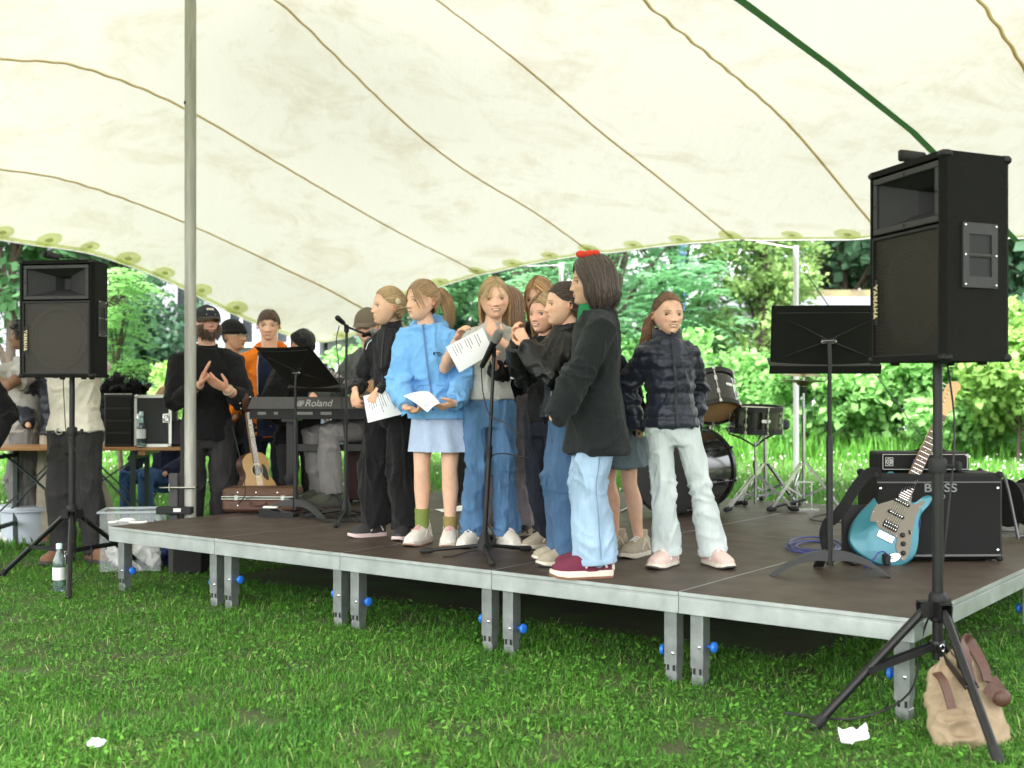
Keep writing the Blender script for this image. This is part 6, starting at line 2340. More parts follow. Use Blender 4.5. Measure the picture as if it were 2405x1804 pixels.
def loudspeaker(label, loc, rz):
 t = thing('loudspeaker', label, 'loudspeaker', loc, rz)
 w, wb, d, h = 0.258, 0.19, 0.32, 0.74
 f = -d / 2
 c = MB()
 cut = 0.018
 plan = [(-w + cut, f), (w - cut, f), (w, f + cut), (wb, -f - cut), (wb - cut, -f), (-wb + cut, -f), (-wb, -f - cut), (-w, f + cut)]
 # shell with an open recessed front: rim, sides, back
 k = len(plan)
 c.prism([(x * 1.0, y) for x, y in plan], 0.0, 0.022)
 c.prism([(x * 1.0, y) for x, y in plan], h - 0.022, h)
 for sg in (-1, 1):
  c.prism([(sg * (w - cut), f), (sg * w, f + cut), (sg * wb, -f - cut), (sg * (wb - cut), -f), (sg * (wb - 0.03), -f - 0.02), (sg * (w - 0.028), f + 0.02), (sg * (w - 0.028), f)][::sg], 0.022, h - 0.022)
 c.box((0, -f - 0.011, h / 2), (2 * (wb - cut), 0.022, h - 0.044))
 c.box((0, f + 0.16, h / 2), (0.38, 0.02, h - 0.044))
 cab = c.build('cabinet', B_CAB, t, True, 30)
 # baffle and woofer behind the grille
 b = MB()
 zb, zt = 0.024, 0.478
 zc = (zb + zt) / 2
 b.box((0, f + 0.062, zc), (2 * w - 0.058, 0.02, zt - zb))
 baf = b.build('baffle', B_PLA, t, False)
 wf = MB()
 wf.lathe([(0.198, 0.0), (0.198, 0.014), (0.183, 0.016), (0.172, 0.008), (0.165, 0.013), (0.155, 0.006), (0.06, -0.055), (0.055, -0.04), (0.03, -0.028), (0.001, -0.025)], (0, f + 0.050, zc), (0, -1, 0), 40)
 wf.build('woofer', B_CONE, t)
 g_ = MB()
 y = f + 0.012
 for i in range(62):
  z = zb + 0.006 + (zt - zb - 0.012) * i / 61
  g_.box((0, y, z), (2 * w - 0.060, 0.0022, 0.0030))
 for i in range(47):
  x = -(w - 0.032) + (2 * w - 0.064) * i / 46
  g_.box((x, y + 0.002, zc), (0.0016, 0.0016, zt - zb - 0.01))
 g_.build('grille', B_GRI, t, False, kind='stuff')
 e = MB()
 for z in (zb, zt):
  e.box((0, f + 0.008, z), (2 * w - 0.057, 0.014, 0.010))
 for sg in (-1, 1):
  e.box((sg * (w - 0.033), f + 0.008, zc), (0.010, 0.0135, zt - zb - 0.011))
 e.build('grille_rim', B_PLA, t, False)
 # horn: frame and flaring mouth
 z0, z1 = 0.492, h - 0.030
 xo = w - 0.034
 hf = MB()
 hf.box((0, f + 0.010, z0 + 0.012), (2 * xo, 0.016, 0.024), b=0.003)
 hf.box((0, f + 0.010, z1 - 0.012), (2 * xo, 0.016, 0.024), b=0.003)
 for sg in (-1, 1):
  hf.box((sg * (xo - 0.012), f + 0.0103, (z0 + z1) / 2), (0.024, 0.016, z1 - z0 - 0.047), b=0.003)
 hr = hf.build('horn_frame', B_HFR, t, True, 30)
 hm = MB()
 m4 = lambda x, z0_, z1_, y_: [(-x, y_, z0_), (x, y_, z0_), (x, y_, z1_), (-x, y_, z1_)]
 zc2 = (z0 + z1) / 2
 A = m4(xo - 0.022, z0 + 0.022, z1 - 0.022, f + 0.014)
 Bq = m4(0.055, zc2 - 0.045, zc2 + 0.045, f + 0.095)
 Cq = m4(0.022, zc2 - 0.035, zc2 + 0.035, f + 0.145)
 hm.add(A + Bq + Cq, [(0, 4, 5, 1), (1, 5, 6, 2), (2, 6, 7, 3), (3, 7, 4, 0), (4, 8, 9, 5), (5, 9, 10, 6), (6, 10, 11, 7), (7, 11, 8, 4), (8, 11, 10, 9)])
 hm.build('horn', B_HORN, hr, False)
 s = MB()
 for x, z in ((-xo + 0.012, zc2), (xo - 0.012, zc2), (0, z0 + 0.012), (0, z1 - 0.012)):
  s.lathe([(0.006, 0), (0.005, 0.003), (0.001, 0.004)], (x, f + 0.002, z), (0, -1, 0), 8)
 s.build('screw', B_RUB, hr)
 for sx in (-1, 1):
  for sz in (0, 1):
   cp = MB()
   x, y_, z = sx * (w - 0.018), f + 0.020, h * sz
   cp.box((x, y_, z + (-0.012 if sz else 0.012)), (0.044, 0.048, 0.030), b=0.011)
   cp.build('corner', B_PLA, t, True, 30)
   cp = MB()
   x2, y2 = sx * (wb - 0.012), -f - 0.018
   cp.box((x2, y2, z + (-0.012 if sz else 0.012)), (0.038, 0.044, 0.030), b=0.010)
   cp.build('corner', B_PLA, t, True, 30)
 for sg in (-1, 1):       # recessed handles in the slanting sides
  a = V((sg * w, f + cut, 0))
  b2 = V((sg * wb, -f - cut, 0))
  along = (b2 - a).normalized()
  nrm = V((0, 0, 1)).cross(along) * (-sg)
  nrm = -nrm if nrm.x * sg < 0 else nrm
  cc = a.lerp(b2, 0.52) + V((0, 0, 0.375))
  M = Matrix((along, nrm, V((0, 0, 1)))).transposed()
  hn = MB()
  hn.box(cc + nrm * 0.003 + V((0, 0, 0.095)), (0.170, 0.010, 0.040), M)
  hn.box(cc + nrm * 0.003 - V((0, 0, 0.095)), (0.170, 0.010, 0.040), M)
  for q in (-1, 1):
   hn.box(cc + nrm * 0.0032 + along * q * 0.070, (0.030, 0.010, 0.150), M)
  hn.tube([cc + along * -0.06 + nrm * 0.0, cc + along * 0.06 + nrm * 0.0], 0.009, 10)
  hp = hn.build('handle', B_HFR, t, True, 30)
  MB().box(cc + nrm * 0.0012, (0.112, 0.003, 0.150), M).build('handle_recess', B_RUB, hp, False)
  sc = MB()
  for qx in (-0.075, 0.075):
   for qz in (-0.105, 0, 0.105):
    sc.lathe([(0.005, 0), (0.004, 0.003), (0.001, 0.004)], cc + along * qx + V((0, 0, qz)) + nrm * 0.0085, nrm, 8)
  sc.build('screw', M_BOLT, hp)
 for x in (-0.16, 0.16):
  for y_ in (f + 0.06, -f - 0.06):
   MB().lathe([(0.016, -0.012), (0.018, 0.0)], (x * (1 if y_ < 0 else 0.65), y_, 0), (0, 0, 1), 12).build('foot', B_RUB, t)
 text('lettering', 'YAMAHA', 0.040, B_LETTER, t, basis((0, 0, -1), (1, 0, 0), (0, -1, 0), (-w + 0.046, f + 0.004, 0.235)), 0.002, squeeze=0.80, bold=0.0009)
 MB().box((-w + 0.046, f + 0.0085, 0.235), (0.034, 0.005, 0.175)).build('badge', B_RUB, t, False)
 # plug lying on top with its lead
 p = MB()
 p.tube([(-0.03, f + 0.10, h + 0.028), (-0.10, f + 0.07, h + 0.045)], [0.020, 0.024], 10)
 p.box((-0.115, f + 0.064, h + 0.049), (0.022, 0.030, 0.044), b=0.006)
 p.tube([(-0.03, f + 0.10, h + 0.028), (0.03, f + 0.13, h + 0.03), (0.07, f + 0.2, h + 0.012), (0.09, f + 0.36, h - 0.02)], 0.005, 6)
 p.build('plug', B_RUB, t)
 return t


def chain(parent, a, n, sway=0.0, name='chain'):
 c = MB()
 for i in range(n):
  z = a[2] - i * 0.021
  x = a[0] + sway * (i / n) ** 1.5
  M = Matrix.Rotation(PI / 2 * (i % 2), 3, 'Z')
  c.tube([V((x, a[1], z)) + M @ V((0.007 * math.cos(q), 0, 0.0135 * math.sin(q))) for q in np.linspace(0, 2 * PI, 11)], 0.0022, 5)
 return c.build(name, M_CHROME, parent)


def tripod(label, loc, angs, r_foot, z_hub, z_brace, z_top, extra_knob=True, r=0.0165):
 t = thing('speaker_stand', label, 'speaker stand', loc)
 p = MB()
 p.lathe([(0.020, z_brace - 0.05), (0.020, z_hub + 0.55)], (0, 0, 0), (0, 0, 1), 16)
 p.lathe([(0.0175, z_hub + 0.5), (0.0175, z_top + 0.06)], (0, 0, 0), (0, 0, 1), 16)
 p.build('pole', B_STAND, t)
 c = MB()
 c.lathe([(0.030, 0), (0.033, 0.01), (0.033, 0.045), (0.026, 0.055)], (0, 0, z_hub + 0.50), (0, 0, 1), 16)
 c.tube([(0, 0, z_hub + 0.525), (0.065, -0.02, z_hub + 0.525)], 0.006, 6)
 c.box((0.07, -0.022, z_hub + 0.525), (0.016, 0.03, 0.036), b=0.005)
 c.build('clamp_knob', B_RUB, t)
 hb = MB()
 hb.lathe([(0.024, -0.055), (0.030, -0.05), (0.030, 0.02), (0.034, 0.022), (0.034, 0.04), (0.026, 0.055)], (0, 0, z_hub), (0, 0, 1), 18)
 for a in angs:
  d = V((math.cos(a), math.sin(a), 0))
  s = V((-d.y, d.x, 0))
  for q in (-1, 1):
   hb.bar(d * 0.02 + s * q * 0.022 + V((0, 0, z_hub - 0.005)), d * 0.072 + s * q * 0.022 + V((0, 0, z_hub - 0.012)), 0.005, 0.052)
  hb.box(d * 0.046 + V((0, 0, z_hub + 0.020)), (0.055, 0.048, 0.006), Matrix.Rotation(a, 3, 'Z'))
 hb.build('hub', B_PLA, t, True, 35)
 br = MB()
 br.lathe([(0.026, -0.02), (0.028, -0.015), (0.028, 0.015), (0.026, 0.02)], (0, 0, z_brace), (0, 0, 1), 14)
 for a in angs:
  d = V((math.cos(a), math.sin(a), 0))
  top_ = d * 0.055 + V((0, 0, z_hub - 0.012))
  ft = d * r_foot + V((0, 0, 0.012))
  mid = top_.lerp(ft, 0.52)
  L = MB()
  L.tube([top_, ft], r, 12)
  lg = L.build('leg', B_STAND, t)
  f = MB()
  dd = (ft - top_).normalized()
  f.tube([ft - dd * 0.05, ft + dd * 0.012], r + 0.004, 12)
  f.build('rubber_foot', B_RUB, lg)
  s = V((-d.y, d.x, 0))
  for q in (-1, 1):
   br.bar(d * 0.02 + s * q * 0.016 + V((0, 0, z_brace)), mid + s * q * 0.019, 0.004, 0.024)
  br.lathe([(0.006, -0.026), (0.006, 0.026)], mid, s, 8)
 br.build('brace', B_STAND, t, True, 35)
 return t


LS, RS = V((-2.83, 7.85, 0)), V((1.587, 4.55, 0))
tripod('black tripod stand carrying the near large loudspeaker', RS, [R(185), R(-85), R(50)], 0.47, 0.446, 0.30, 1.357)
t = tripod('black tripod stand carrying the far loudspeaker on the grass', LS, [R(-72), R(155), R(58)], 0.62, 0.45, 0.21, 1.32)
chain(t, (-0.02, -0.06, 0.20), 11, -0.10)
t2 = [o for o in C.objects if o.name == 'speaker_stand'][0]
chain(t2, (0.005, -0.035, 0.30), 15, 0.0)
loudspeaker('large black loudspeaker with horn turned sideways above the bass amplifier', (RS.x + 0.02, RS.y + 0.01, 1.358), R(-77))
loudspeaker('smaller looking black loudspeaker facing forward at the far left', (LS.x - 0.02, LS.y, 1.322), R(-10))
cable('black speaker lead hanging down behind the near loudspeaker', [(RS.x + 0.10, RS.y + 0.18, 1.36), (RS.x + 0.085, RS.y + 0.06, 1.1), (RS.x + 0.045, RS.y + 0.03, 0.75), (RS.x + 0.02, RS.y + 0.05, 0.5), (RS.x - 0.02, RS.y + 0.1, 0.33), (RS.x - 0.10, RS.y + 0.02, 0.12), (RS.x - 0.32, RS.y - 0.02, 0.035), (RS.x - 0.55, RS.y + 0.1, 0.025)])
cable('thin black lead hanging beside the far loudspeaker stand', [(LS.x - 0.05, LS.y - 0.02, 1.33), (LS.x - 0.035, LS.y - 0.035, 1.1), (LS.x - 0.02, LS.y - 0.03, 0.95), (LS.x + 0.06, LS.y - 0.04, 0.80), (LS.x + 0.05, LS.y - 0.02, 0.62), (LS.x + 0.1, LS.y, 0.35), (LS.x + 0.14, LS.y - 0.05, 0.14), (LS.x + 0.10, LS.y - 0.3, 0.03)], 0.003)


# ---- music stands, seen from behind
M_MSTAND = mat('stand_black', (0.006, 0.006, 0.006), 0.5, 0.1, var=0.2, vscale=20)


def music_stand(label, loc, rz, tilt, zp, w=0.53, h=0.335):
 t = thing('music_stand', label, 'music stand', loc, rz)
 c = V((0, 0, zp))
 up = V((0, -math.sin(tilt), math.cos(tilt)))        # top edge leans to the back viewer
 nrm = V((0, -math.cos(tilt), -math.sin(tilt)))      # outward back side
 x = V((1, 0, 0))
 n, vs, fs = 17, [], []
 for q in (0, 1):
  for j in range(n):
   u = -1 + 2 * j / (n - 1)
   top_h = h * (0.55 + 0.05 * (1 - u * u))
   e = w / 2 * (1.0 if q else 0.95)
   p = c + x * (u * e) + up * (top_h if q else -h * 0.42) + nrm * (0.03 * (1 - u * u))
   vs.append(p)
   vs.append(p - nrm * 0.003)
 for j in range(n - 1):
  a, b = 2 * j, 2 * n + 2 * j
  fs += [(a, a + 2, b + 2, b), (a + 1, b + 1, b + 3, a + 3), (b, b + 2, b + 3, b + 1)]
 fs += [(0, 2 * n, 2 * n + 1, 1), (2 * n - 2, 2 * n - 1, 4 * n - 1, 4 * n - 2)]
 d = mesh_obj('desk', vs, fs, M_MSTAND, t, True, 40)
 l = MB()
 b0 = c - up * h * 0.42 + nrm * 0.012
 l.box(b0 - nrm * 0.035 - up * 0.012, (w * 0.97, 0.09, 0.004), Matrix((x, -nrm, up)).transposed())
 l.box(b0 + nrm * 0.010 - up * 0.03, (w * 0.97, 0.004, 0.04), Matrix((x, -nrm, up)).transposed())
 l.build('ledge', M_MSTAND, d, False)
 rb = MB()
 for sx in (-1, 1):
  for sz in (-1, 1):
   e = c + x * sx * w * 0.36 + up * sz * h * (0.34 if sz > 0 else 0.30) + nrm * 0.018
   rb.tube([c + nrm * 0.036, c.lerp(e, 0.6) + nrm * 0.014, e], [0.008, 0.005, 0.002], 6)
 u_top = [c + x * (w / 2 * u) + up * (h * (0.55 + 0.05 * (1 - u * u)) - 0.035) + nrm * (0.031 * (1 - u * u) + 0.001) for u in np.linspace(-0.9, 0.9, 15)]
 rb.tube(u_top, 0.0022, 5)
 rb.build('rib', M_MSTAND, d)
 p = MB()
 p.tube([c + nrm * 0.045 - V((0, 0, 0.0)), c + nrm * 0.06 + V((0, 0, -0.06)), V((0, nrm.y * 0.06, zp - 0.12))], 0.011, 10)
 p.lathe([(0.010, 0.55), (0.010, zp - 0.08)], (0, nrm.y * 0.06, 0), (0, 0, 1), 12)
 p.lathe([(0.0155, 0.05), (0.0155, 0.62), (0.012, 0.64)], (0, nrm.y * 0.06, 0), (0, 0, 1), 12)
 p.build('pole', M_MSTAND, t)
 hb = MB()
 hb.box(c + nrm * 0.040, (0.075, 0.03, 0.022), b=0.008)
 hb.build('pivot', M_CHROME, t)
 ys = nrm.y * 0.06
 for a in (R(184), R(-4), R(90)):
  dd = V((math.cos(a), math.sin(a), 0))
  s = V((-dd.y, dd.x, 0))
  vs, fs = [], []
  m_ = 12
  for i in range(m_):
   q = i / (m_ - 1)
   z = 0.115 * (1 - q ** 2.0) + 0.004
   thick = 0.040 * (1 - q) + 0.010
   hw = 0.015 + 0.010 * q
   pc = V((0, ys, 0)) + dd * (0.01 + 0.26 * q)
   for sx, zz in ((-1, z), (1, z), (1, max(0.0015, z - thick)), (-1, max(0.0015, z - thick))):
    vs.append(pc + s * (hw * sx) + V((0, 0, zz)))
  for i in range(m_ - 1):
   for j in range(4):
    fs.append((i * 4 + j, i * 4 + (j + 1) % 4, (i + 1) * 4 + (j + 1) % 4, (i + 1) * 4 + j))
  fs += [(3, 2, 1, 0), tuple((m_ - 1) * 4 + j for j in range(4))]
  mesh_obj('foot', vs, fs, mat('stand_base', (0.035, 0.036, 0.036), 0.55), t, True, 30)
 return t


p = on(1948, 1352, DECK)
music_stand('black music stand with arched base in front of the electric guitar', (p.x, p.y + 0.04, DECK), R(-3), R(26), at(1948, 793, p.y).z - DECK, 0.53, 0.29)
p = on(704, 1213, DECK)
music_stand('black music stand tilted flat in front of the keyboard', (p.x, p.y, DECK), R(-35), R(50), at(700, 865, p.y).z - DECK - 0.0, 0.50, 0.40)


# ---- microphone stands
def mic(parent, head, tail, name='microphone'):
 head, tail = V(head), V(tail)
 d = (head - tail).normalized()
 L = (head - tail).length
 m = MB()
 m.lathe([(0.011, 0), (0.0135, 0.01), (0.019, L * 0.66), (0.022, L * 0.70)], tail, d, 16)
 o = m.build('microphone_body', B_PLA, parent)
 g_ = MB()
 g_.lathe([(0.022, L * 0.70), (0.0255, L * 0.73), (0.026, L * 0.80), (0.0255, L * 0.83), (0.025, L * 0.90), (0.018, L * 0.975), (0.004, L)], tail, d, 16)
 g_.build('microphone_grille', mat('mic_mesh', (0.30, 0.30, 0.29), 0.4, 0.9, bump=0.8, bscale=700), o)
 return o


def mic_stand(label, base, top_, feet, name='microphone_stand'):
 t = thing(name, label, 'microphone stand', base)
 b = V(base)
 tp = V(top_) - b
 h = MB()
 h.tube([(0, 0, 0.03), (0, 0, 0.06), (tp.x * 0.07, tp.y * 0.07, tp.z * 0.12)], [0.042, 0.036, 0.017], 12)
 h.build('hub', B_PLA, t)
 p = MB()
 p.tube([(0, 0, 0.05), tp * 0.52], 0.0125, 12)
 p.tube([tp * 0.5, tp], 0.009, 12)
 p.build('pole', B_STAND, t)
 MB().tube([tp * 0.49, tp * 0.55], [0.016, 0.0155], 12).build('clutch', B_PLA, t)
 for f in feet:
  e = V(f) - b
  L = MB()
  L.tube([V((0, 0, 0.055)), e + V((0, 0, 0.016))], 0.0095, 10)
  lg = L.build('leg', B_STAND, t)
  d = e.normalized()
  MB().limb([e - d * 0.05 + V((0, 0, 0.020)), e + V((0, 0, 0.016))], [0.015, 0.0155], 10).build('rubber_foot', B_RUB, lg)
 return t


b0 = on(1137, 1305, DECK)
t = mic_stand('straight black microphone stand in the middle of the front stage', b0, at(1160, 838, 6.28), [on(992, 1301, DECK), on(1243, 1295, DECK), on(1156, 1331, DECK)])
tp = at(1160, 838, 6.28) - b0
hd, tl = at(1176, 774, 6.18) - b0, at(1131, 862, 6.33) - b0
MB().tube([tp, tp + V((0, -0.01, 0.04)), (hd * 0.52 + tl * 0.48)], [0.012, 0.013, 0.017], 10).build('clip', B_PLA, t)
m_ = mic(None, hd + b0, tl + b0)
tag(m_, 'vocal microphone clipped on the front stand before the blond girl', 'microphone')
m_.name = 'microphone'
cable('microphone lead looping down the front stand and over the floor', [tl + b0, at(1131, 880, 6.33), at(1135, 925, 6.30), at(1150, 975, 6.25), at(1180, 990, 6.2), at(1215, 1015, 6.15), at(1246, 1045, 6.15), at(1240, 1075, 6.18), at(1180, 1065, 6.24), at(1150, 1080, 6.27),
  at(1143, 1150, 6.27), at(1140, 1220, 6.27), at(1160, 1255, 6.25), at(1150, 1285, 6.25), on(1100, 1296, DECK + 0.01), on(1065, 1306, DECK + 0.006), on(1040, 1308, DECK + 0.006)], 0.0035)
b1 = on(812, 1215, DECK)
tp1 = at(814, 772, 8.1)
t = mic_stand('black boom microphone stand beside the keyboard', b1, tp1, [on(788, 1240, DECK), on(722, 1216, DECK), on(868, 1214, DECK)])
bm = MB()
bm.tube([at(796, 750, 8.0) - b1, at(816, 768, 8.08) - b1, at(872, 790, 8.4) - b1], [0.012, 0.008, 0.008], 8)
bm.limb([at(793, 747, 8.0) - b1, at(806, 758, 8.04) - b1], [0.019, 0.016], 10)
bm.build('boom', B_STAND, t)
MB().box(tp1 - b1, (0.03, 0.045, 0.055), b=0.008).build('boom_joint', B_PLA, t)
m_ = mic(None, at(884, 777, 8.30), at(852, 789, 8.36))
m_.name = 'microphone'
tag(m_, 'vocal microphone on the boom before the seated guitarist', 'microphone')
cable('lead hanging from the boom microphone stand', [at(797, 765, 8.05), at(790, 800, 8.05), at(795, 850, 8.07), at(800, 920, 8.1), at(806, 990, 8.1), at(812, 1060, 8.1), at(818, 1150, 8.1), at(815, 1195, 8.1), on(830, 1222, DECK + 0.008), on(880, 1225, DECK + 0.006), on(940, 1230, DECK + 0.006)], 0.0035)
for i, (x, y, w, ph_) in enumerate(((800, 1222, 60, 0.3), (850, 1218, 70, 1.7), (760, 1212, 60, 4.0))):
 pts = []
 for q in np.linspace(0, 5 * PI, 34):
  s = 0.75 + 0.25 * math.sin(q * 0.7 + ph_)
  pp = on(x + w * s * math.cos(q + ph_) + 10 * math.sin(q * 0.37), y + 9 * s * math.sin(q + ph_), DECK)
  pts.append((pp.x, pp.y, DECK + 0.006 + 0.004 * (1 + math.sin(q * 1.3))))
 cable(['tangle of black leads around the boom stand foot', 'tangle of black leads beside the black trousers', 'tangle of black leads before the brown case'][i], pts, 0.004, name='cable_tangle')
# pedals and lead before the case
p = on(655, 1213, DECK)
t = thing('foot_pedal', 'small dark foot pedal with white plug before the brown case', 'pedal', (p.x, p.y, DECK), R(-12))
b = MB()
b.prism([(-0.12, 0), (0.12, 0), (0.12, 0.02), (-0.12, 0.055)], -0.05, 0.05, Matrix.Rotation(R(90), 4, 'X'))
b.build('housing', B_PLA, t, False)
MB().box((-0.05, -0.02, 0.062), (0.10, 0.035, 0.014), b=0.004).build('plug', mat('white_plastic', (0.75, 0.75, 0.72), 0.4), t)
cable('curving lead between the brown case and the pedal', [at(545, 1000, 8.6), at(560, 1060, 8.3), at(575, 1140, 8.2), at(572, 1170, 8.2), on(548, 1198, DECK + 0.006), on(600, 1208, DECK + 0.006), on(660, 1203, DECK + 0.006), on(720, 1206, DECK + 0.006)], 0.0035)

# ---- keyboard on its stand
KY = 8.85
ka, kb = at(590, 932, KY), at(1010, 932, KY)
t = thing('stage_piano', 'dark stage piano seen from behind with white maker lettering', 'keyboard', ((ka.x + kb.x) / 2, KY, DECK))
hw = (kb.x - ka.x) / 2
zt = ka.z - DECK
k_ = MB()
prof = [(-0.13, zt - 0.085), (-0.115, zt), (0.20, zt - 0.015), (0.22, zt - 0.085)]
vs = []
for x, inset in ((-hw, 0.0), (hw, 0.0)):
 for y, z in prof:
  vs.append((x + (0.03 if x < 0 else -0.03) * (1 if z > zt - 0.05 else 0), y, z))
k_.add(vs, [(0, 1, 2, 3), (7, 6, 5, 4), (0, 4, 5, 1), (1, 5, 6, 2), (2, 6, 7, 3), (3, 7, 4, 0)])
body = k_.build('case', mat('piano_case', (0.050, 0.047, 0.042), 0.5, var=0.2, vscale=8), t, False)
l = MB()
l.box((0, 0.04, zt - 0.122), (2 * hw - 0.02, 0.30, 0.073))
l.build('lower_case', B_PLA, t, False)
l = MB()
for x, w_ in ((-hw + 0.10, 0.06), (-hw + 0.20, 0.03), (-hw + 0.40, 0.13), (-hw + 0.56, 0.08)):
 l.box((x, -0.1115, zt - 0.118), (w_, 0.006, 0.022), b=0.002)
l.build('socket', mat('socket_panel', (0.16, 0.16, 0.15), 0.5), t)
yk = MB()
for i in range(52):
 yk.box((-hw + 0.05 + i * (2 * hw - 0.1) / 52, 0.225, zt - 0.02), ((2 * hw - 0.1) / 52 - 0.002, 0.13, 0.018))
yk.build('white_keys', mat('key_ivory', (0.75, 0.74, 0.70), 0.3), t, False, kind='stuff')
text('lettering', 'Roland', 0.070, mat('grey_letter', (0.42, 0.41, 0.39), 0.5), t, basis((1, 0, 0), (0, 0.174, 0.985), (0, -0.985, 0.174), (at(748, 1, KY - 0.12).x - t.location.x, -0.1275, zt - 0.046)), 0.0012, 0.25, 0.98)
lg = MB()
x0 = at(710, 1, KY - 0.12).x - t.location.x
for i in range(5):
 lg.box((x0 - 0.022 + 0.004 * i, -0.1285 + 0.0012 * i, zt - 0.064 + 0.0085 * i), (0.056 - 0.006 * abs(i - 2), 0.003, 0.0042))
for q in (0.026,):
 lg.bar((x0 + q - 0.045, -0.130, zt - 0.066), (x0 + q - 0.03, -0.124, zt - 0.03), 0.004, 0.003)
 lg.bar((x0 + q - 0.002, -0.130, zt - 0.066), (x0 + q + 0.01, -0.124, zt - 0.03), 0.004, 0.003)
lg.build('maker_mark', MATS['grey_letter'], t, False)
st = MB()
for x in (-hw * 0.55, hw * 0.4):
 st.box((x, 0.02, (zt - 0.16) / 2), (0.07, 0.05, zt - 0.16))
 st.box((x, 0.02, 0.025), (0.07, 0.42, 0.045))
 st.box((x, 0.03, zt - 0.168), (0.09, 0.34, 0.018))
st.box((-hw * 0.08, 0.03, 0.42), (hw * 0.95, 0.03, 0.05))
st.build('stand', B_STAND, t, False)
kn = MB()
kn.lathe([(0.03, 0), (0.035, 0.01), (0.035, 0.03), (0.02, 0.036)], (-hw * 0.55 - 0.01, -0.02, 0.20), (0, -1, 0), 14)
kn.build('knob', B_RUB, t)
tag(t, 'dark stage piano seen from behind with white maker lettering', 'keyboard')


# ---- acoustic guitars
W_SPR = mat('spruce_top', (0.52, 0.30, 0.10), 0.35, var=0.15, vscale=6, stretch=(12, 12, 1), coat=0.3)
W_ROSE = mat('rosewood', (0.085, 0.035, 0.02), 0.4, var=0.4, vscale=14)
W_NECK = mat('neck_wood', (0.24, 0.13, 0.06), 0.45)
STR_M = mat('string', (0.6, 0.58, 0.5), 0.3, 1.0)


def acoustic(label, M, top_m=None, s=1.0):
 """M places the guitar: x across, y up the neck, z out of the top; origin at the tail end"""
 t = thing('acoustic_guitar', label, 'guitar')
 t.matrix_world = M
 pts = [(0, 0), (0.10, 0.01), (0.172, 0.07), (0.195, 0.145), (0.165, 0.225), (0.128, 0.275), (0.125, 0.32), (0.142, 0.385), (0.125, 0.45), (0.07, 0.49), (0, 0.495)]
 pts = pts + [(-x, y) for x, y in reversed(pts[1:-1])]
 P = [(p.x * s, p.y * s) for p in catmull(pts, 4)]
 MB().prism(P, -0.10 * s, -0.004 * s).build('side', W_ROSE, t, True, 50)
 MB().prism([(x * 0.995, y * 0.995 + 0.001) for x, y in P], -0.0035 * s, 0.002 * s).build('soundboard', top_m or W_SPR, t, True, 30)
 h = MB()
 h.lathe([(0.05 * s, 0.0026 * s), (0.05 * s, 0.0032 * s), (0.001, 0.0032 * s)], (0, 0.335 * s, 0), (0, 0, 1), 28)
 h.build('soundhole', M_DARK, t)
 h = MB()
 h.tube([(0.057 * s * math.cos(a), 0.335 * s + 0.057 * s * math.sin(a), 0.0028 * s) for a in np.linspace(0, 2 * PI, 33)], 0.0035 * s, 5)
 h.build('rosette', mat('rosette', (0.62, 0.5, 0.3), 0.4), t)
 pg = catmull([(0.052, 0.32), (0.06, 0.27), (0.105, 0.235), (0.112, 0.29), (0.095, 0.36), (0.06, 0.385)], 5)
 MB().prism([(p.x * s, p.y * s) for p in pg], 0.0022 * s, 0.0038 * s).build('pickguard', mat('pickguard_dark', (0.02, 0.012, 0.01), 0.25), t, False)
 MB().box((0, 0.165 * s, 0.006 * s), (0.15 * s, 0.028 * s, 0.010 * s), b=0.003 * s).build('bridge', W_ROSE, t)
 n = MB()
 n.prism([(-0.028 * s, 0.40 * s), (0.028 * s, 0.40 * s), (0.022 * s, 0.86 * s), (-0.022 * s, 0.86 * s)], 0.003 * s, 0.010 * s)
 n.build('fingerboard', W_ROSE, t, False)
 n = MB()
 n.prism([(-0.026 * s, 0.48 * s), (0.026 * s, 0.48 * s), (0.020 * s, 0.86 * s), (-0.020 * s, 0.86 * s)], -0.018 * s, 0.003 * s)
 n.build('neck', W_NECK, t, True, 30)
 hd = MB()
 hd.prism([(-0.022 * s, 0.86 * s), (0.022 * s, 0.86 * s), (0.036 * s, 0.89 * s), (0.038 * s, 1.03 * s), (0, 1.045 * s), (-0.038 * s, 1.03 * s), (-0.036 * s, 0.89 * s)], -0.016 * s, -0.002 * s)
 ho = hd.build('headstock', W_ROSE, t, False)
 for sx in (-1, 1):
  for i in range(3):
   k2 = MB()
   k2.tube([(sx * 0.036 * s, (0.90 + 0.05 * i) * s, -0.009 * s), (sx * 0.055 * s, (0.90 + 0.05 * i) * s, -0.009 * s)], 0.003 * s, 6)
   k2.ell((sx * 0.061 * s, (0.90 + 0.05 * i) * s, -0.009 * s), (0.008 * s, 0.009 * s, 0.005 * s), None, 8, 6)
   k2.build('tuner', M_CHROME, ho)
 sg = MB()
 for i in range(6):
  x = (-0.5 + i / 5)
  sg.tube([(x * 0.054 * s, 0.165 * s, 0.014 * s), (x * 0.036 * s, 0.86 * s, 0.0125 * s)], 0.0007 * s, 4)
 sg.build('strings', STR_M, t, kind='stuff')
 fr = MB()
 for i in range(1, 15):
  y = 0.86 - 0.65 * (1 - 2 ** (-i / 12))
  fr.box((0, y * s, 0.0106 * s), (0.046 * s, 0.002 * s, 0.0016 * s))
 fr.build('frets', M_CHROME, t, False, kind='stuff')
 return t


def lean_frame(o, rz, tilt, roll=0.0):
 """upright guitar facing -y turned by rz, top leaning back by tilt, rolled sideways"""
 return Matrix.Translation(V(o)) @ Matrix.Rotation(rz, 4, 'Z') @ Matrix.Rotation(PI / 2 - tilt, 4, 'X') @ Matrix.Rotation(roll, 4, 'Z')


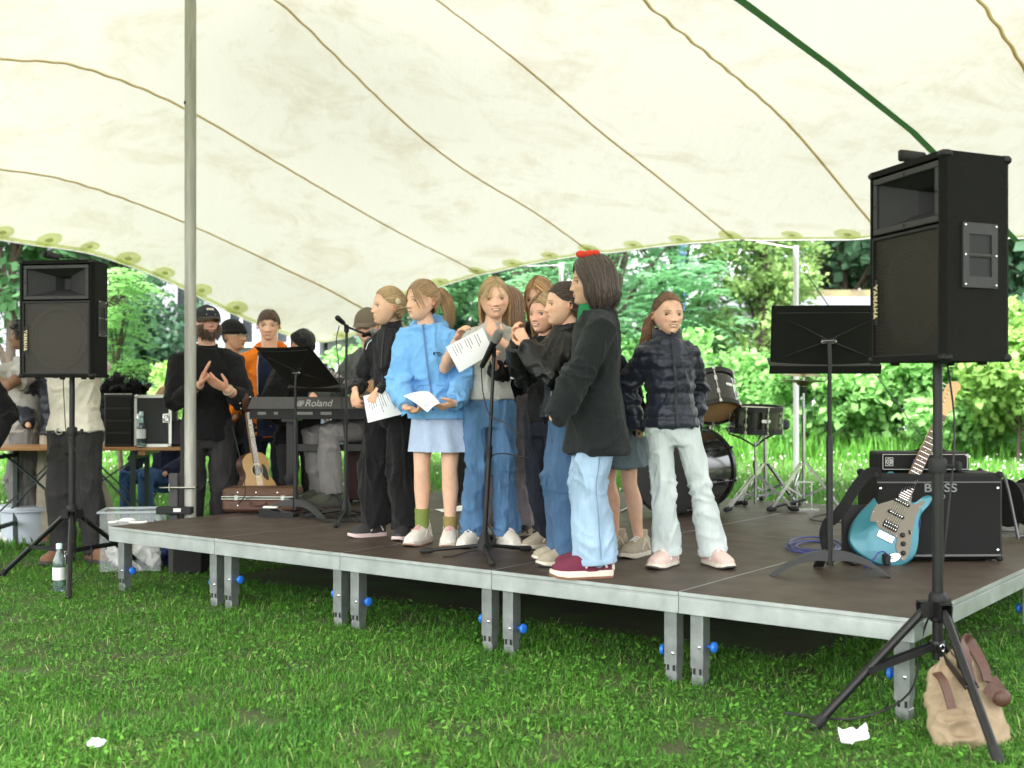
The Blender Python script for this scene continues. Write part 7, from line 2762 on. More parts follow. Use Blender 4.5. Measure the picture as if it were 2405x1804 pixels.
p = at(617, 1190, 8.68)
acoustic('acoustic guitar with spruce top standing behind the brown case', lean_frame((p.x, 8.68, DECK + 0.005), R(48), R(12), R(2)), None, 0.80)
p = at(95, 1160, 10.1)
acoustic('acoustic guitar held upright behind the beer table', lean_frame((p.x - 0.04, 10.0, 0.32), R(5), R(4), R(1)), mat('tan_top', (0.36, 0.21, 0.09), 0.4), 0.85)
g3 = at(842, 950, 8.72)
acoustic('acoustic guitar on the lap of the seated guitarist', lean_frame((at(960, 1000, 8.72).x, 8.70, at(960, 985, 8.72).z), R(-8), R(6), R(60)), mat('honey_top', (0.46, 0.24, 0.10), 0.4), 0.85)
# ================================================================== electric guitar
G_TEAL = mat('teal_finish', (0.022, 0.15, 0.19), 0.3, 0.25, var=0.12, vscale=3, coat=0.25)
G_GUARD = mat('bronze_guard', (0.12, 0.105, 0.075), 0.4, 0.3)
G_MAPLE = mat('maple', (0.62, 0.38, 0.15), 0.35, coat=0.3)
G_BOARD = mat('fretboard_rose', (0.10, 0.045, 0.025), 0.45)
s = 0.0104
O = on(2048, 1326, DECK)
top_pt = at(2222, 955, 6.12)
tail = V((O.x, O.y - 0.02, DECK + 0.012))
yv = (V((top_pt.x, top_pt.y, top_pt.z)) - V((tail.x, tail.y, tail.z))).normalized()
nv = V((-0.05, -1, 0.30))
nv = (nv - yv * nv.dot(yv)).normalized()
xv = yv.cross(nv)
t = thing('electric_guitar', 'teal electric guitar with bronze pickguard leaning on the amplifier', 'guitar')
t.matrix_world = basis(xv, yv, nv, tail + yv * 0.424)
out = [(-2.8, -3), (-4.5, -4.2), (-6.3, -2), (-7.8, 2.3), (-9.8, 3.6), (-12.0, 1.2), (-13, -4.5), (-12.2, -10.5), (-12.8, -15), (-15.2, -22), (-16, -29), (-14.5, -35.5), (-10, -39.5), (-2, -40.8), (6, -39.5), (12, -36), (15.3, -30.5), (15.5, -25), (13.2, -18), (11, -13), (10.8, -8), (12.2, -3), (12.2, .4), (10.2, 1.2), (8, -.8), (6, -4.8), (4, -5.4), (2.8, -3)]
P = [(p.x * s, p.y * s) for p in catmull(out, 4)]
b = MB()
cen = (0, -0.2)
sh_ = lambda k: [(cen[0] + (x - cen[0]) * k, cen[1] + (y - cen[1]) * k) for x, y in P]
n = len(P)
vs, fs = [], []
for k, z in ((0.955, -0.045), (0.99, -0.040), (1.0, -0.034), (1.0, -0.010), (0.99, -0.004), (0.955, 0.0)):
 vs += [V((x, y, z)) for x, y in sh_(k)]
for i in range(5):
 fs += [(i * n + j, i * n + (j + 1) % n, (i + 1) * n + (j + 1) % n, (i + 1) * n + j) for j in range(n)]
fs += [tuple(range(n - 1, -1, -1)), tuple(range(5 * n, 6 * n))]
b.add(vs, fs)
b.build('body', G_TEAL, t, True, 50)
pg = [(-3, -3.2), (-4.6, -5), (-8.5, -7.5), (-9.6, -12.5), (-10.2, -19), (-9.2, -23.5), (-6.6, -22.6), (-4.4, -24.6), (4.5, -24.8), (6.2, -29.5), (11.5, -33.5), (12.6, -29), (10.4, -20), (8.6, -12), (8.8, -6.5), (9.6, -3.5), (8, -3.0), (6.4, -6.0), (3.4, -6.4), (3, -3.2)]
go = MB().prism([(p.x * s, p.y * s) for p in catmull(pg, 4)], 0.0005, 0.003).build('pickguard', G_GUARD, t, False)
sc = MB()
for x, y in pg[::2]:
 sc.lathe([(0.0028, 0.003), (0.002, 0.0045), (0.0005, 0.005)], (x * s * 0.95, (y * 0.97 - 0.3) * s, 0), (0, 0, 1), 6)
sc.build('screw', M_CHROME, go)
for y, ang in ((-8.5, 0), (-15, 0)):
 pk = MB().box((0, y * s, 0.006), (0.084, 0.017, 0.010), b=0.004)
 po = pk.build('pickup', M_DARK, t)
 pp = MB()
 for i in range(6):
  pp.lathe([(0.0025, 0.0), (0.0025, 0.0125)], ((-0.5 + i / 5) * 0.058, y * s, 0), (0, 0, 1), 6)
 pp.build('pole_piece', M_CHROME, po)
pk = MB().box((0, -21.2 * s, 0.006), (0.072, 0.036, 0.011), b=0.003).build('pickup', M_DARK, t)
pp = MB()
for i in range(6):
 for q in (-0.009, 0.009):
  pp.lathe([(0.0025, 0.0), (0.0025, 0.0128)], ((-0.5 + i / 5) * 0.056, -21.2 * s + q, 0), (0, 0, 1), 6)
pp.build('pole_piece', M_CHROME, pk)
br = MB().box((0, -27 * s, 0.004), (0.082, 0.036, 0.007), b=0.002)
for i in range(6):
 br.box(((-0.5 + i / 5) * 0.056, -26.6 * s, 0.011), (0.009, 0.022, 0.007), b=0.001)
br.build('bridge', mat('bridge_metal', (0.8, 0.8, 0.78), 0.25, 0.9), t)
for x, y in ((6.6, -22.6), (8.6, -26.2), (10.3, -30.2)):
 MB().lathe([(0.0125, 0.003), (0.012, 0.008), (0.0095, 0.017), (0.004, 0.018)], (x * s, y * s, 0), (0, 0, 1), 14).build('knob', B_RUB, t)
MB().bar((8.4 * s, -19.0 * s, 0.003), (9.4 * s, -20.6 * s, 0.012), 0.006, 0.006).build('switch', B_RUB, t)
jk = MB()
jk.loft([(V((7.2 * s, -34.3 * s, z)), V((0.014, -0.012, 0)), V((0.022, 0.026, 0))) for z in (0.001, 0.006)], 18)
jk.tube([(7.2 * s, -34.3 * s, 0.004), (5.2 * s, -36 * s, 0.012), (3.4 * s, -37.2 * s, 0.014)], [0.006, 0.0065, 0.006], 10)
jk.build('jack', M_CHROME, t)
nk = MB().prism([(-2.8 * s, -6.2 * s), (2.8 * s, -6.2 * s), (2.2 * s, 40 * s), (-2.2 * s, 40 * s)], -0.014, 0.006).build('neck', G_MAPLE, t, True, 30)
MB().prism([(-2.85 * s, -6.4 * s), (2.85 * s, -6.4 * s), (2.15 * s, 40 * s), (-2.15 * s, 40 * s)], 0.0062, 0.010).build('fingerboard', G_BOARD, nk, False)
fr = MB()
SC = 0.648 * 1.04
for i in range(1, 23):
 y = 0.416 - SC * (1 - 2 ** (-i / 12))
 fr.box((0, y, 0.0106), (0.050 - 0.008 * (y / 0.4), 0.0026, 0.002))
fr.build('frets', M_CHROME, nk, False, kind='stuff')
dt = MB()
for i in (3, 5, 7, 9, 12, 15, 17, 19):
 ya = 0.416 - SC * (1 - 2 ** (-(i - 0.5) / 12))
 for x in ((-0.009, 0.009) if i == 12 else (0,)):
  dt.lathe([(0.003, 0.0102), (0.0025, 0.0108)], (x, ya, 0), (0, 0, 1), 8)
dt.build('inlay', mat('inlay', (0.75, 0.72, 0.65), 0.4), nk, kind='stuff')
hs = [(-2.1, 40), (2.1, 40), (2.3, 42.5), (3.4, 44.5), (3.6, 46.5), (2.6, 49), (1.9, 53), (2.6, 56.5), (0.8, 58.8), (-2.2, 58), (-3.9, 55), (-3.6, 44.5), (-2.8, 42)]
ho = MB().prism([(p.x * s, p.y * s) for p in catmull(hs, 4)], -0.016, -0.002).build('headstock', G_MAPLE, t, True, 30)
for i in range(6):
 k2 = MB()
 k2.lathe([(0.003, -0.002), (0.003, 0.012)], (-1.9 * s, (44.6 + 2.1 * i) * s, 0), (0, 0, 1), 8)
 k2.tube([(-3.4 * s, (44.6 + 2.1 * i) * s, -0.010), (-5.2 * s, (44.6 + 2.1 * i) * s, -0.010)], 0.003, 6)
 k2.ell((-5.7 * s, (44.6 + 2.1 * i) * s, -0.010), (0.007, 0.006, 0.004), None, 8, 6)
 k2.build('tuner', M_CHROME, ho)
sg = MB()
for i in range(6):
 x = -0.5 + i / 5
 sg.tube([(x * 0.054, -26.4 * s, 0.016), (x * 0.036, 40 * s, 0.0135)], 0.0006, 4)
sg.build('strings', STR_M, t, kind='stuff')
# strap from the horn round to the floor
Mw = t.matrix_world.inverted()
sp = [Mw @ q for q in (at(2070, 1110, 6.0), at(2040, 1112, 6.0), at(2010, 1145, 5.95), at(1985, 1185, 5.9), at(1962, 1215, 5.88), at(1945, 1228, 5.9), at(1936, 1255, 5.9), at(1940, 1285, 5.95), at(1960, 1320, 5.95))]
sp = catmull([tuple(q) for q in sp], 5, False)
vs, fs = [], []
for i, q in enumerate(sp):
 d = (sp[min(i + 1, len(sp) - 1)] - sp[max(i - 1, 0)]).normalized()
 side = d.cross(V((0.15, 0.1, 1))).normalized() * 0.026
 vs += [q + side, q - side, q - side - V((0, 0, 0.003)), q + side - V((0, 0, 0.003))]
for i in range(len(sp) - 1):
 for j in range(4):
  fs.append((i * 4 + j, i * 4 + (j + 1) % 4, (i + 1) * 4 + (j + 1) % 4, (i + 1) * 4 + j))
mesh_obj('strap', vs, fs, cloth('strap_web', (0.012, 0.012, 0.012)), t, True, 30)
# low guitar rest
g = thing('guitar_rest', 'low black guitar rest under the teal guitar', 'guitar stand', (tail.x - 0.02, tail.y + 0.06, DECK))
b = MB()
b.box((-0.08, 0, 0.03), (0.03, 0.2, 0.05), b=0.006)
b.box((0.08, 0, 0.03), (0.03, 0.2, 0.05), b=0.006)
b.box((0, 0.08, 0.14), (0.19, 0.03, 0.28), b=0.006)
b.build('rest_frame', B_RUB, g, True, 30)
M_BLUEC = mat('blue_cable', (0.045, 0.06, 0.26), 0.5)
pts = []
for q in np.linspace(0, 7 * PI, 46):
 w_ = 0.85 + 0.22 * math.sin(q * 0.43)
 pp = on(1912 + 62 * w_ * math.cos(q), 1287 + 17 * w_ * math.sin(q) + 4 * math.sin(q * 0.31), DECK)
 pts.append((pp.x, pp.y, DECK + 0.006 + 0.005 * (1 + math.sin(q * 0.9))))
cable('coil of blue instrument cable on the deck behind the music stand', pts, 0.0045, M_BLUEC, 'cable_coil', 4)
cable('blue cable running up from the teal guitar to the amplifier head', [at(2030, 1334, 5.8), at(2050, 1315, 5.75), at(2070, 1295, 5.78), at(2100, 1310, 5.95), at(2130, 1306, 6.0), at(2155, 1260, 6.0), at(2160, 1200, 6.0), at(2150, 1150, 6.02), at(2146, 1090, 6.05), at(2150, 1078, 6.1)], 0.004, M_BLUEC)
pts = []
for q in np.linspace(0, 3.6 * PI, 28):
 pp = on(1965 + 62 * math.cos(q), 1220 + 11 * math.sin(q), DECK)
 pts.append((pp.x, pp.y, DECK + 0.006 + 0.003 * (1 + math.sin(q))))
cable('loop of black cable lying behind the guitar strap', pts, 0.005, None, 'cable_coil', 4)

# ================================================================== amplifiers
A_TOLEX = mat('tolex', (0.007, 0.007, 0.007), 0.55, spec=0.3, var=0.2, vscale=40, bump=0.4, bscale=400)
A_CLOTH = mat('amp_cloth', (0.008, 0.008, 0.008), 0.9, bump=0.8, bscale=700)
a0, a1 = at(2050, 1326, 6.0), at(2358, 1326, 6.0)
W = a1.x - a0.x
t = thing('guitar_amplifier', 'black guitar amplifier with white lettering beside the near loudspeaker', 'amplifier', ((a0.x + a1.x) / 2, 6.14, DECK), R(2))
h = 0.425
d = 0.26
b = MB()
b.box((0, 0.0, h / 2 + 0.012), (W, d, h), b=0.014)
b.build('cabinet', A_TOLEX, t, True, 30)
MB().box((0, -d / 2 - 0.001, h / 2 - 0.0), (W - 0.035, 0.010, h - 0.075)).build('grille_cloth', A_CLOTH, t, False)
pp = MB()
pp.box((0, -d / 2 - 0.004, h - 0.03), (W - 0.03, 0.008, 0.006))
pp.box((0, -d / 2 - 0.004, 0.035), (W - 0.03, 0.008, 0.010))
pp.build('piping', mat('amp_piping', (0.10, 0.10, 0.10), 0.4), t, False)
for sx in (-1, 1):
 for z in (0.02, h + 0.004):
  cc = MB()
  cc.box((sx * (W / 2 - 0.013), -d / 2 + 0.016, z), (0.034, 0.040, 0.034), b=0.010)
  cc.build('corner', B_PLA, t, True, 30)
  cc = MB()
  cc.box((sx * (W / 2 - 0.013), d / 2 - 0.016, z), (0.034, 0.040, 0.034), b=0.010)
  cc.build('corner', B_PLA, t, True, 30)
sc = MB()
for x, z in ((W / 2 - 0.03, 0.06), (W / 2 - 0.03, h - 0.06), (-W / 2 + 0.03, 0.06), (-W / 2 + 0.03, h - 0.06)):
 sc.lathe([(0.008, 0), (0.007, 0.004), (0.002, 0.006)], (x, -d / 2 - 0.006, z), (0, -1, 0), 10)
sc.build('screw', M_BOLT, t, kind='stuff')
text('lettering', 'BOSS', 0.058, mat('silver_letter', (0.16, 0.165, 0.165), 0.5), t, basis((1, 0, 0), (0, 0, 1), (0, -1, 0), (at(2207, 1, 6.0).x - t.location.x, -d / 2 - 0.0075, at(1, 1147, 6.0).z - DECK)), 0.002, squeeze=1.25, bold=0.001)
text('lettering', 'O', 0.035, MATS['silver_letter'], t, basis((1, 0, 0), (0, 0, 1), (0, -1, 0), (at(2212, 1, 6.0).x - t.location.x, -d / 2 - 0.0075, at(1, 1167, 6.0).z - DECK)), 0.002)
for x in (-W / 2 + 0.06, W / 2 - 0.06):
 MB().lathe([(0.018, 0.0), (0.02, 0.016)], (x, -d / 2 + 0.05, 0), (0, 0, 1), 12).build('foot', B_RUB, t)
hn = MB()
hx = at(2210, 1, 6.0).x - t.location.x
hn.tube(catmull([(hx - 0.03, -0.02, h + 0.014), (hx, -0.025, h + 0.035), (hx + 0.06, -0.03, h + 0.04), (hx + 0.12, -0.025, h + 0.03), (hx + 0.14, -0.02, h + 0.012)], 5, False), 0.008, 8)
hn.build('handle', B_RUB, t)
# amplifier head on top
b0, b1 = at(2052, 1108, 6.2), at(2258, 1108, 6.2)
W2 = b1.x - b0.x
t = thing('amplifier_head', 'small black amplifier head with round emblem on top of the amplifier', 'amplifier', ((b0.x + b1.x) / 2, 6.19, DECK + h + 0.014), R(1))
h2 = 0.092
MB().box((0, 0, h2 / 2 + 0.006), (W2, 0.19, h2), b=0.008).build('cabinet', A_TOLEX, t, True, 30)
MB().box((0, -0.0955, h2 / 2 + 0.004), (W2 - 0.03, 0.008, h2 - 0.03)).build('front_panel', A_CLOTH, t, False)
pp = MB()
for z in (0.014, h2 - 0.004):
 pp.box((0, -0.097, z), (W2 - 0.02, 0.006, 0.003))
for x in (-1, 1):
 pp.box((x * (W2 / 2 - 0.011), -0.097, h2 / 2 + 0.005), (0.003, 0.006, h2 - 0.02))
pp.build('piping', mat('white_piping', (0.35, 0.35, 0.33), 0.5), t, False)
lg = MB()
cx_ = -W2 / 2 + 0.042
ls = mat('silver_badge', (0.45, 0.45, 0.42), 0.4)
for a, b in (((-0.018, -0.020), (0.018, -0.020)), ((0.018, -0.020), (0.018, 0.020)), ((0.018, 0.020), (-0.018, 0.020)), ((-0.018, 0.020), (-0.018, -0.020))):
 lg.bar((cx_ + a[0], -0.101, h2 / 2 + 0.006 + a[1]), (cx_ + b[0], -0.101, h2 / 2 + 0.006 + b[1]), 0.0025, 0.0025)
for r_2 in (0.014, 0.006):
 lg.tube([(cx_ + r_2 * math.cos(q), -0.101, h2 / 2 + 0.007 + r_2 * math.sin(q)) for q in np.linspace(0, 2 * PI, 21)], 0.0020, 5)
lg.bar((cx_ + 0.008, -0.101, h2 / 2 - 0.004), (cx_ + 0.008, -0.101, h2 / 2 + 0.016), 0.003, 0.003)
lg.build('emblem', ls, t)
hn = MB()
hn.tube(catmull([(-0.02, 0, h2 + 0.006), (0.02, 0, h2 + 0.02), (0.10, 0, h2 + 0.02), (0.14, 0, h2 + 0.006)], 5, False), 0.007, 8)
hn.build('handle', B_RUB, t)
lt = MB()
lt.box((W2 / 2 - 0.012, -0.088, h2 - 0.012), (0.018, 0.02, 0.022), b=0.004)
lt.build('latch', M_CHROME, t)
MB().box((0.05, -0.094, h2 - 0.002), (0.04, 0.014, 0.018), b=0.004).build('latch', M_CHROME, t)
# black speaker cabinet behind the girls
p = at(1140, 1165, 9.0)
t = thing('speaker_cabinet', 'black speaker cabinet on the rear deck seen between the girls legs', 'speaker cabinet', (p.x, 9.35, DECK))
MB().box((0, 0, 0.28), (0.62, 0.3, 0.48), b=0.012).build('cabinet', A_TOLEX, t, True, 30)
MB().box((0, -0.152, 0.28), (0.56, 0.008, 0.42)).build('grille_cloth', A_CLOTH, t, False)
MB().box((0, -0.10, 0.02), (0.6, 0.05, 0.036)).build('base_bar', B_STAND, t, False)
sc = MB()
for x in (-0.25, 0.25):
 for z in (0.10, 0.46):
  sc.lathe([(0.009, 0), (0.008, 0.004), (0.002, 0.006)], (x, -0.157, z), (0, -1, 0), 10)
sc.build('screw', M_BOLT, t)

# ================================================================== drums
D_SHELL = mat('drum_shell', (0.010, 0.010, 0.010), 0.10, coat=0.6, spec=0.6)
D_HOOP = mat('drum_hoop', (0.012, 0.012, 0.012), 0.3)
D_HEADB = mat('drum_head_black', (0.012, 0.012, 0.012), 0.35)
D_HEADT = mat('drum_head_tan', (0.55, 0.33, 0.14), 0.5, var=0.1, vscale=8)
D_CLEAR = mat('drum_head_white', (0.6, 0.58, 0.52), 0.5)


def drum(label, c, ax, rad, dep, front_m, back_m, nl=8, hoop=D_HOOP, badge=None, name='drum', lugs=True):
 """c: centre of the front head, ax: towards the back head"""
 t = thing(name, label, 'drum', c)
 x, y, z = frame_of(ax)
 MB().lathe([(rad, 0.012), (rad, dep - 0.012)], (0, 0, 0), z, 48, False).build('shell', D_SHELL, t)
 for q, m in ((0.006, front_m), (dep - 0.006, back_m)):
  MB().lathe([(rad * 1.0, q - 0.0012), (rad * 1.0, q + 0.0012)], (0, 0, 0), z, 48).build('head', m, t)
 for q0, q1 in ((-0.012, 0.024), (dep - 0.024, dep + 0.012)):
  MB().lathe([(rad + 0.004, q0), (rad + 0.013, q0), (rad + 0.013, q1), (rad + 0.004, q1), (rad + 0.004, q0)], (0, 0, 0), z, 48, False).build('hoop', hoop, t)
 for i in range(nl):
  a = 2 * PI * (i + 0.3) / nl
  dr = x * math.cos(a) + y * math.sin(a)
  l = MB()
  l.tube([dr * (rad + 0.017) + z * -0.008, dr * (rad + 0.017) + z * (dep + 0.008)], 0.0035, 6)
  for q in (0.30, 0.70):
   l.tube([dr * (rad + 0.012) + z * dep * (q - 0.07), dr * (rad + 0.012) + z * dep * (q + 0.07)], 0.010, 8)
  for q in (-0.002, dep + 0.002):
   l.lathe([(0.010, -0.012), (0.010, 0.012)], dr * (rad + 0.018) + z * q, z, 8)
  l.build('lug', M_CHROME if lugs is True else lugs, t)
 if badge is not None:
  dr = (x * math.cos(badge) + y * math.sin(badge))
  tg = z.cross(dr)
  M = basis(tg, z, dr, dr * (rad + 0.003) + z * dep * 0.5)
  MB().prism([(-0.034, 0), (-0.026, -0.012), (0.026, -0.012), (0.034, 0), (0.026, 0.012), (-0.026, 0.012)], -0.002, 0.004, M).build('badge', mat('badge_white', (0.62, 0.63, 0.6), 0.4), t, False)
 return t


bc = V((at(1566, 1, 8.15).x, 8.15, DECK + 0.295))
t = drum('large black bass drum with glossy shell behind the girl in the navy jacket', bc, (0.6, 0.8, 0), 0.275, 0.44, D_HEADB, D_HEADB, 8, lugs=D_HOOP, name='bass_drum')
sp = MB()
for sx in (-1, 1):
 s0 = V((0.8, -0.6, 0)) * (sx * 0.20) + V((0.6, 0.8, 0)) * 0.12 + V((0, 0, -0.19))
 sp.tube([s0, s0 + V((0.8, -0.6, 0)) * (sx * 0.16) + V((-0.6, -0.8, 0)) * 0.12 + V((0, 0, -0.10))], 0.010, 8)
sp.build('spur', M_CHROME, t)
tc_ = at(1687, 968, 8.45)
ax = V((-0.12, 0.60, 1)).normalized()
t = drum('black rack tom tilted to show its tan lower skin', tc_, ax, 0.148, 0.26, D_HEADT, D_CLEAR, 6, badge=None, name='tom_drum')
MB().tube([V((0.02, 0.13, 0.1)), V((-0.02, 0.12, -0.10)), V((-0.07, 0.05, -0.20))], 0.012, 8).build('mount', M_CHROME, t)
x, y, z = frame_of(ax)
best = max(((x * math.cos(a) + y * math.sin(a)).dot(V((0.55, -0.83, 0))), a) for a in np.linspace(0, 2 * PI, 64))[1]
dr = x * math.cos(best) + y * math.sin(best)
MB().prism([(-0.030, 0), (-0.022, -0.011), (0.022, -0.011), (0.030, 0), (0.022, 0.011), (-0.022, 0.011)], -0.002, 0.004, basis(z.cross(dr), z, dr, dr * 0.150 + z * 0.14)).build('badge', mat('badge_white', (0.62, 0.63, 0.6), 0.4), t, False)
sc_ = at(1774, 1012, 8.55)
ax = V((0.02, -0.06, 1)).normalized()
x, y, z = frame_of(ax)
best = max(((x * math.cos(a) + y * math.sin(a)).dot(V((0.22, -0.97, 0))), a) for a in np.linspace(0, 2 * PI, 64))[1]
drum('shiny black snare drum on a chrome stand', sc_, ax, 0.178, 0.165, D_CLEAR, D_CLEAR, 8, badge=best, name='snare_drum')


def chrome_tripod(t, z_joint, r_foot, angs, z_low=0.10, doub=True):
 for a in angs:
  d_ = V((math.cos(a), math.sin(a), 0))
  s_ = V((-d_.y, d_.x, 0))
  l = MB()
  for q in ((-1, 1) if doub else (0,)):
   l.bar(d_ * 0.02 + s_ * q * 0.014 + V((0, 0, z_joint)), d_ * r_foot + s_ * q * 0.010 + V((0, 0, 0.02)), 0.004, 0.016)
   l.bar(d_ * 0.02 + s_ * q * 0.012 + V((0, 0, z_low)), d_ * r_foot * 0.55 + s_ * q * 0.013 + V((0, 0, z_joint + (0.02 - z_joint) * 0.52)), 0.004, 0.014)
  lo = l.build('leg', M_CHROME, t, False)
  MB().limb([d_ * (r_foot - 0.025) + V((0, 0, 0.024)), d_ * (r_foot + 0.02) + V((0, 0, 0.018))], [0.018, 0.017], 10).build('rubber_foot', B_RUB, lo)


t = thing('snare_stand', 'chrome tripod stand carrying the snare drum', 'drum stand', (sc_.x, sc_.y, DECK))
zt = sc_.z - DECK - 0.02
p = MB()
p.tube([(0, 0, 0.04), (0, 0, zt * 0.62)], 0.0125, 10)
p.tube([(0, 0, zt * 0.55), (0, 0, zt - 0.06)], 0.009, 10)
p.build('pole', M_CHROME, t)
MB().lathe([(0.02, 0), (0.02, 0.05)], (0, 0, zt * 0.55), (0, 0, 1), 10).build('clutch', M_CHROME, t)
for a in (R(-60), R(60), R(180)):
 d_ = V((math.cos(a), math.sin(a), 0))
 MB().tube([V((0, 0, zt - 0.09)), d_ * 0.10 + V((0, 0, zt - 0.03)), d_ * 0.185 + V((0, 0, zt + 0.0)), d_ * 0.205 + V((0, 0, zt + 0.045))], 0.007, 6).build('basket_arm', M_CHROME, t)
chrome_tripod(t, zt * 0.45, 0.27, [R(-25), R(95), R(215)])
q = at(1797, 1200, 8.95)
t = thing('drum_throne_stand', 'second chrome tripod stand just behind the snare stand', 'drum stand', (q.x, 8.95, DECK))
p = MB()
p.tube([(0, 0, 0.04), (0, 0, 0.56)], 0.016, 10)
p.build('pole', M_CHROME, t)
MB().lathe([(0.16, 0.0), (0.175, 0.015), (0.175, 0.06), (0.16, 0.075)], (0, 0, 0.55), (0, 0, 1), 28).build('seat', A_TOLEX, t)
chrome_tripod(t, 0.30, 0.24, [R(-35), R(85), R(205)])
hq = on(1897, 1203, DECK)
hy = hq.y
t = thing('hi_hat', 'hi-hat cymbals on a chrome stand behind the music stand', 'hi-hat', (hq.x, hy + 0.12, DECK))
p = MB()
p.tube([(0, 0, 0.05), (0, 0, 0.66)], 0.0125, 10)
p.tube([(0, 0, 0.6), (0, 0, 0.985)], 0.009, 10)
p.build('pole', M_CHROME, t)
zc = at(1, 893, hy + 0.12).z - DECK
M_CYM = mat('cymbal_bronze', (0.42, 0.36, 0.18), 0.28, 1.0, var=0.2, vscale=5)
for z, sg in ((zc, -1), (zc + 0.028, 1)):
 c = MB()
 c.lathe([(0.172, 0.0), (0.12, sg * 0.010), (0.05, sg * 0.020), (0.04, sg * 0.034), (0.015, sg * 0.042), (0.004, sg * 0.042)], (0, 0, z), (0.02, -0.03, 1), 40)
 c.build('cymbal', M_CYM, t)
cl = MB()
cl.lathe([(0.012, 0.0), (0.015, 0.02), (0.015, 0.045), (0.008, 0.06)], (0, 0, zc + 0.055), (0, 0, 1), 12)
cl.lathe([(0.02, -0.09), (0.022, -0.05), (0.012, -0.045)], (0, 0, zc), (0, 0, 1), 12)
cl.build('clutch', B_RUB, t)
MB().lathe([(0.018, 0), (0.018, 0.05)], (0, 0, 0.62), (0, 0, 1), 10).build('collar', M_CHROME, t)
chrome_tripod(t, 0.33, 0.26, [R(-20), R(100), R(200)])
fp_ = MB()
for x in (-0.05, 0.05):
 fp_.bar((x, -0.02, 0.012), (x, -0.02, 0.20), 0.008, 0.010)
fp_.bar((-0.054, -0.02, 0.20), (0.054, -0.02, 0.20), 0.010, 0.012)
fp_.bar((-0.10, -0.02, 0.008), (0.10, -0.02, 0.008), 0.02, 0.012)
fp_.build('frame', M_CHROME, t, False)
MB().prism([(-0.035, 0), (0.035, 0), (0.04, 0.24), (-0.04, 0.24)], -0.006, 0.006, Matrix.Translation((0, -0.02, 0.08)) @ Matrix.Rotation(R(90), 4, 'Z') @ Matrix.Rotation(R(-14), 4, 'X')).build('pedal', B_PLA, t, False)

# cable reel and folded black cover at the right edge
q = on(2398, 1262, DECK)
t = thing('cable_reel', 'black cable reel on a steel frame at the right picture edge', 'cable reel', (q.x + 0.02, q.y + 0.1, DECK), R(20))
b = MB()
for x in (-0.075, 0.075):
 b.lathe([(0.14, -0.005), (0.14, 0.005), (0.135, 0.005)], (x, 0, 0.19), (1, 0, 0), 30)
b.lathe([(0.075, -0.07), (0.075, 0.07)], (0, 0, 0.19), (1, 0, 0), 24)
b.build('drum_flange', B_PLA, t, True, 30)
w = MB()
for i in range(9):
 w.tube([(-0.06 + 0.015 * i, 0.105 * math.cos(a), 0.19 + 0.105 * math.sin(a)) for a in np.linspace(0, 2 * PI, 25)], 0.008, 6)
w.build('wound_cable', B_CABLE, t)
f = MB()
for x in (-0.11, 0.11):
 f.tube(catmull([(x, -0.12, 0.012), (x, -0.12, 0.03), (x, 0, 0.36), (x, 0.12, 0.03), (x, 0.12, 0.012)], 5, False), 0.009, 8)
f.tube([(-0.11, -0.12, 0.012), (0.11, -0.12, 0.012)], 0.009, 8)
f.tube([(-0.11, 0.12, 0.012), (0.11, 0.12, 0.012)], 0.009, 8)
f.build('frame', mat('reel_frame', (0.10, 0.10, 0.10), 0.4, 0.6), t)
# ================================================================== left of the stage
W_BEECH = mat('table_wood', (0.42, 0.21, 0.075), 0.5, var=0.25, vscale=5, stretch=(0.6, 8, 8), coat=0.15)
M_TGREEN = mat('table_leg_green', (0.018, 0.035, 0.028), 0.5)
TY = 9.55
tz = 0.80
xa, xb = at(-140, 1, TY).x, at(446, 1, TY - 0.1).x
t = thing('beer_table', 'long orange-brown beer table with folding steel legs beside the stage', 'table', ((xa + xb) / 2, TY, 0), R(1.5))
L = xb - xa
for i in range(3):
 MB().box((0, -0.17 + 0.171 * i, tz - 0.013), (L, 0.169, 0.026), b=0.004).build('plank', W_BEECH, t, True, 30)
MB().box((L / 2 - 0.35, 0, tz - 0.045), (0.05, 0.44, 0.035)).build('batten', W_BEECH, t, False)
MB().box((-L / 2 + 0.35, 0, tz - 0.045), (0.05, 0.44, 0.035)).build('batten', W_BEECH, t, False)
for x in (L / 2 - 0.42, -L / 2 + 0.52):
 l = MB()
 for y in (-0.2, 0.2):
  l.box((x, y, (tz - 0.03) / 2), (0.035, 0.035, tz - 0.03))
 l.box((x, 0, 0.18), (0.03, 0.4, 0.03))
 l.box((x, 0, tz - 0.08), (0.03, 0.4, 0.03))
 l.build('leg', M_TGREEN, t, False)
 s_ = 1 if x > 0 else -1
 b = MB()
 b.bar((x, -0.12, 0.30), (x - s_ * 0.45, -0.05, tz - 0.04), 0.022, 0.010)
 b.bar((x, 0.12, 0.30), (x - s_ * 0.45, 0.05, tz - 0.04), 0.022, 0.010)
 b.bar((x - s_ * 0.42, -0.16, 0.42), (x + s_ * 0.02, 0.0, tz - 0.06), 0.022, 0.010)
 b.build('strut', M_TGREEN, t, False)
# flight case
M_ALUE = mat('case_edge', (0.52, 0.54, 0.50), 0.35, 0.85)
M_LAM = mat('case_laminate', (0.014, 0.015, 0.015), 0.5, bump=0.2, bscale=200)


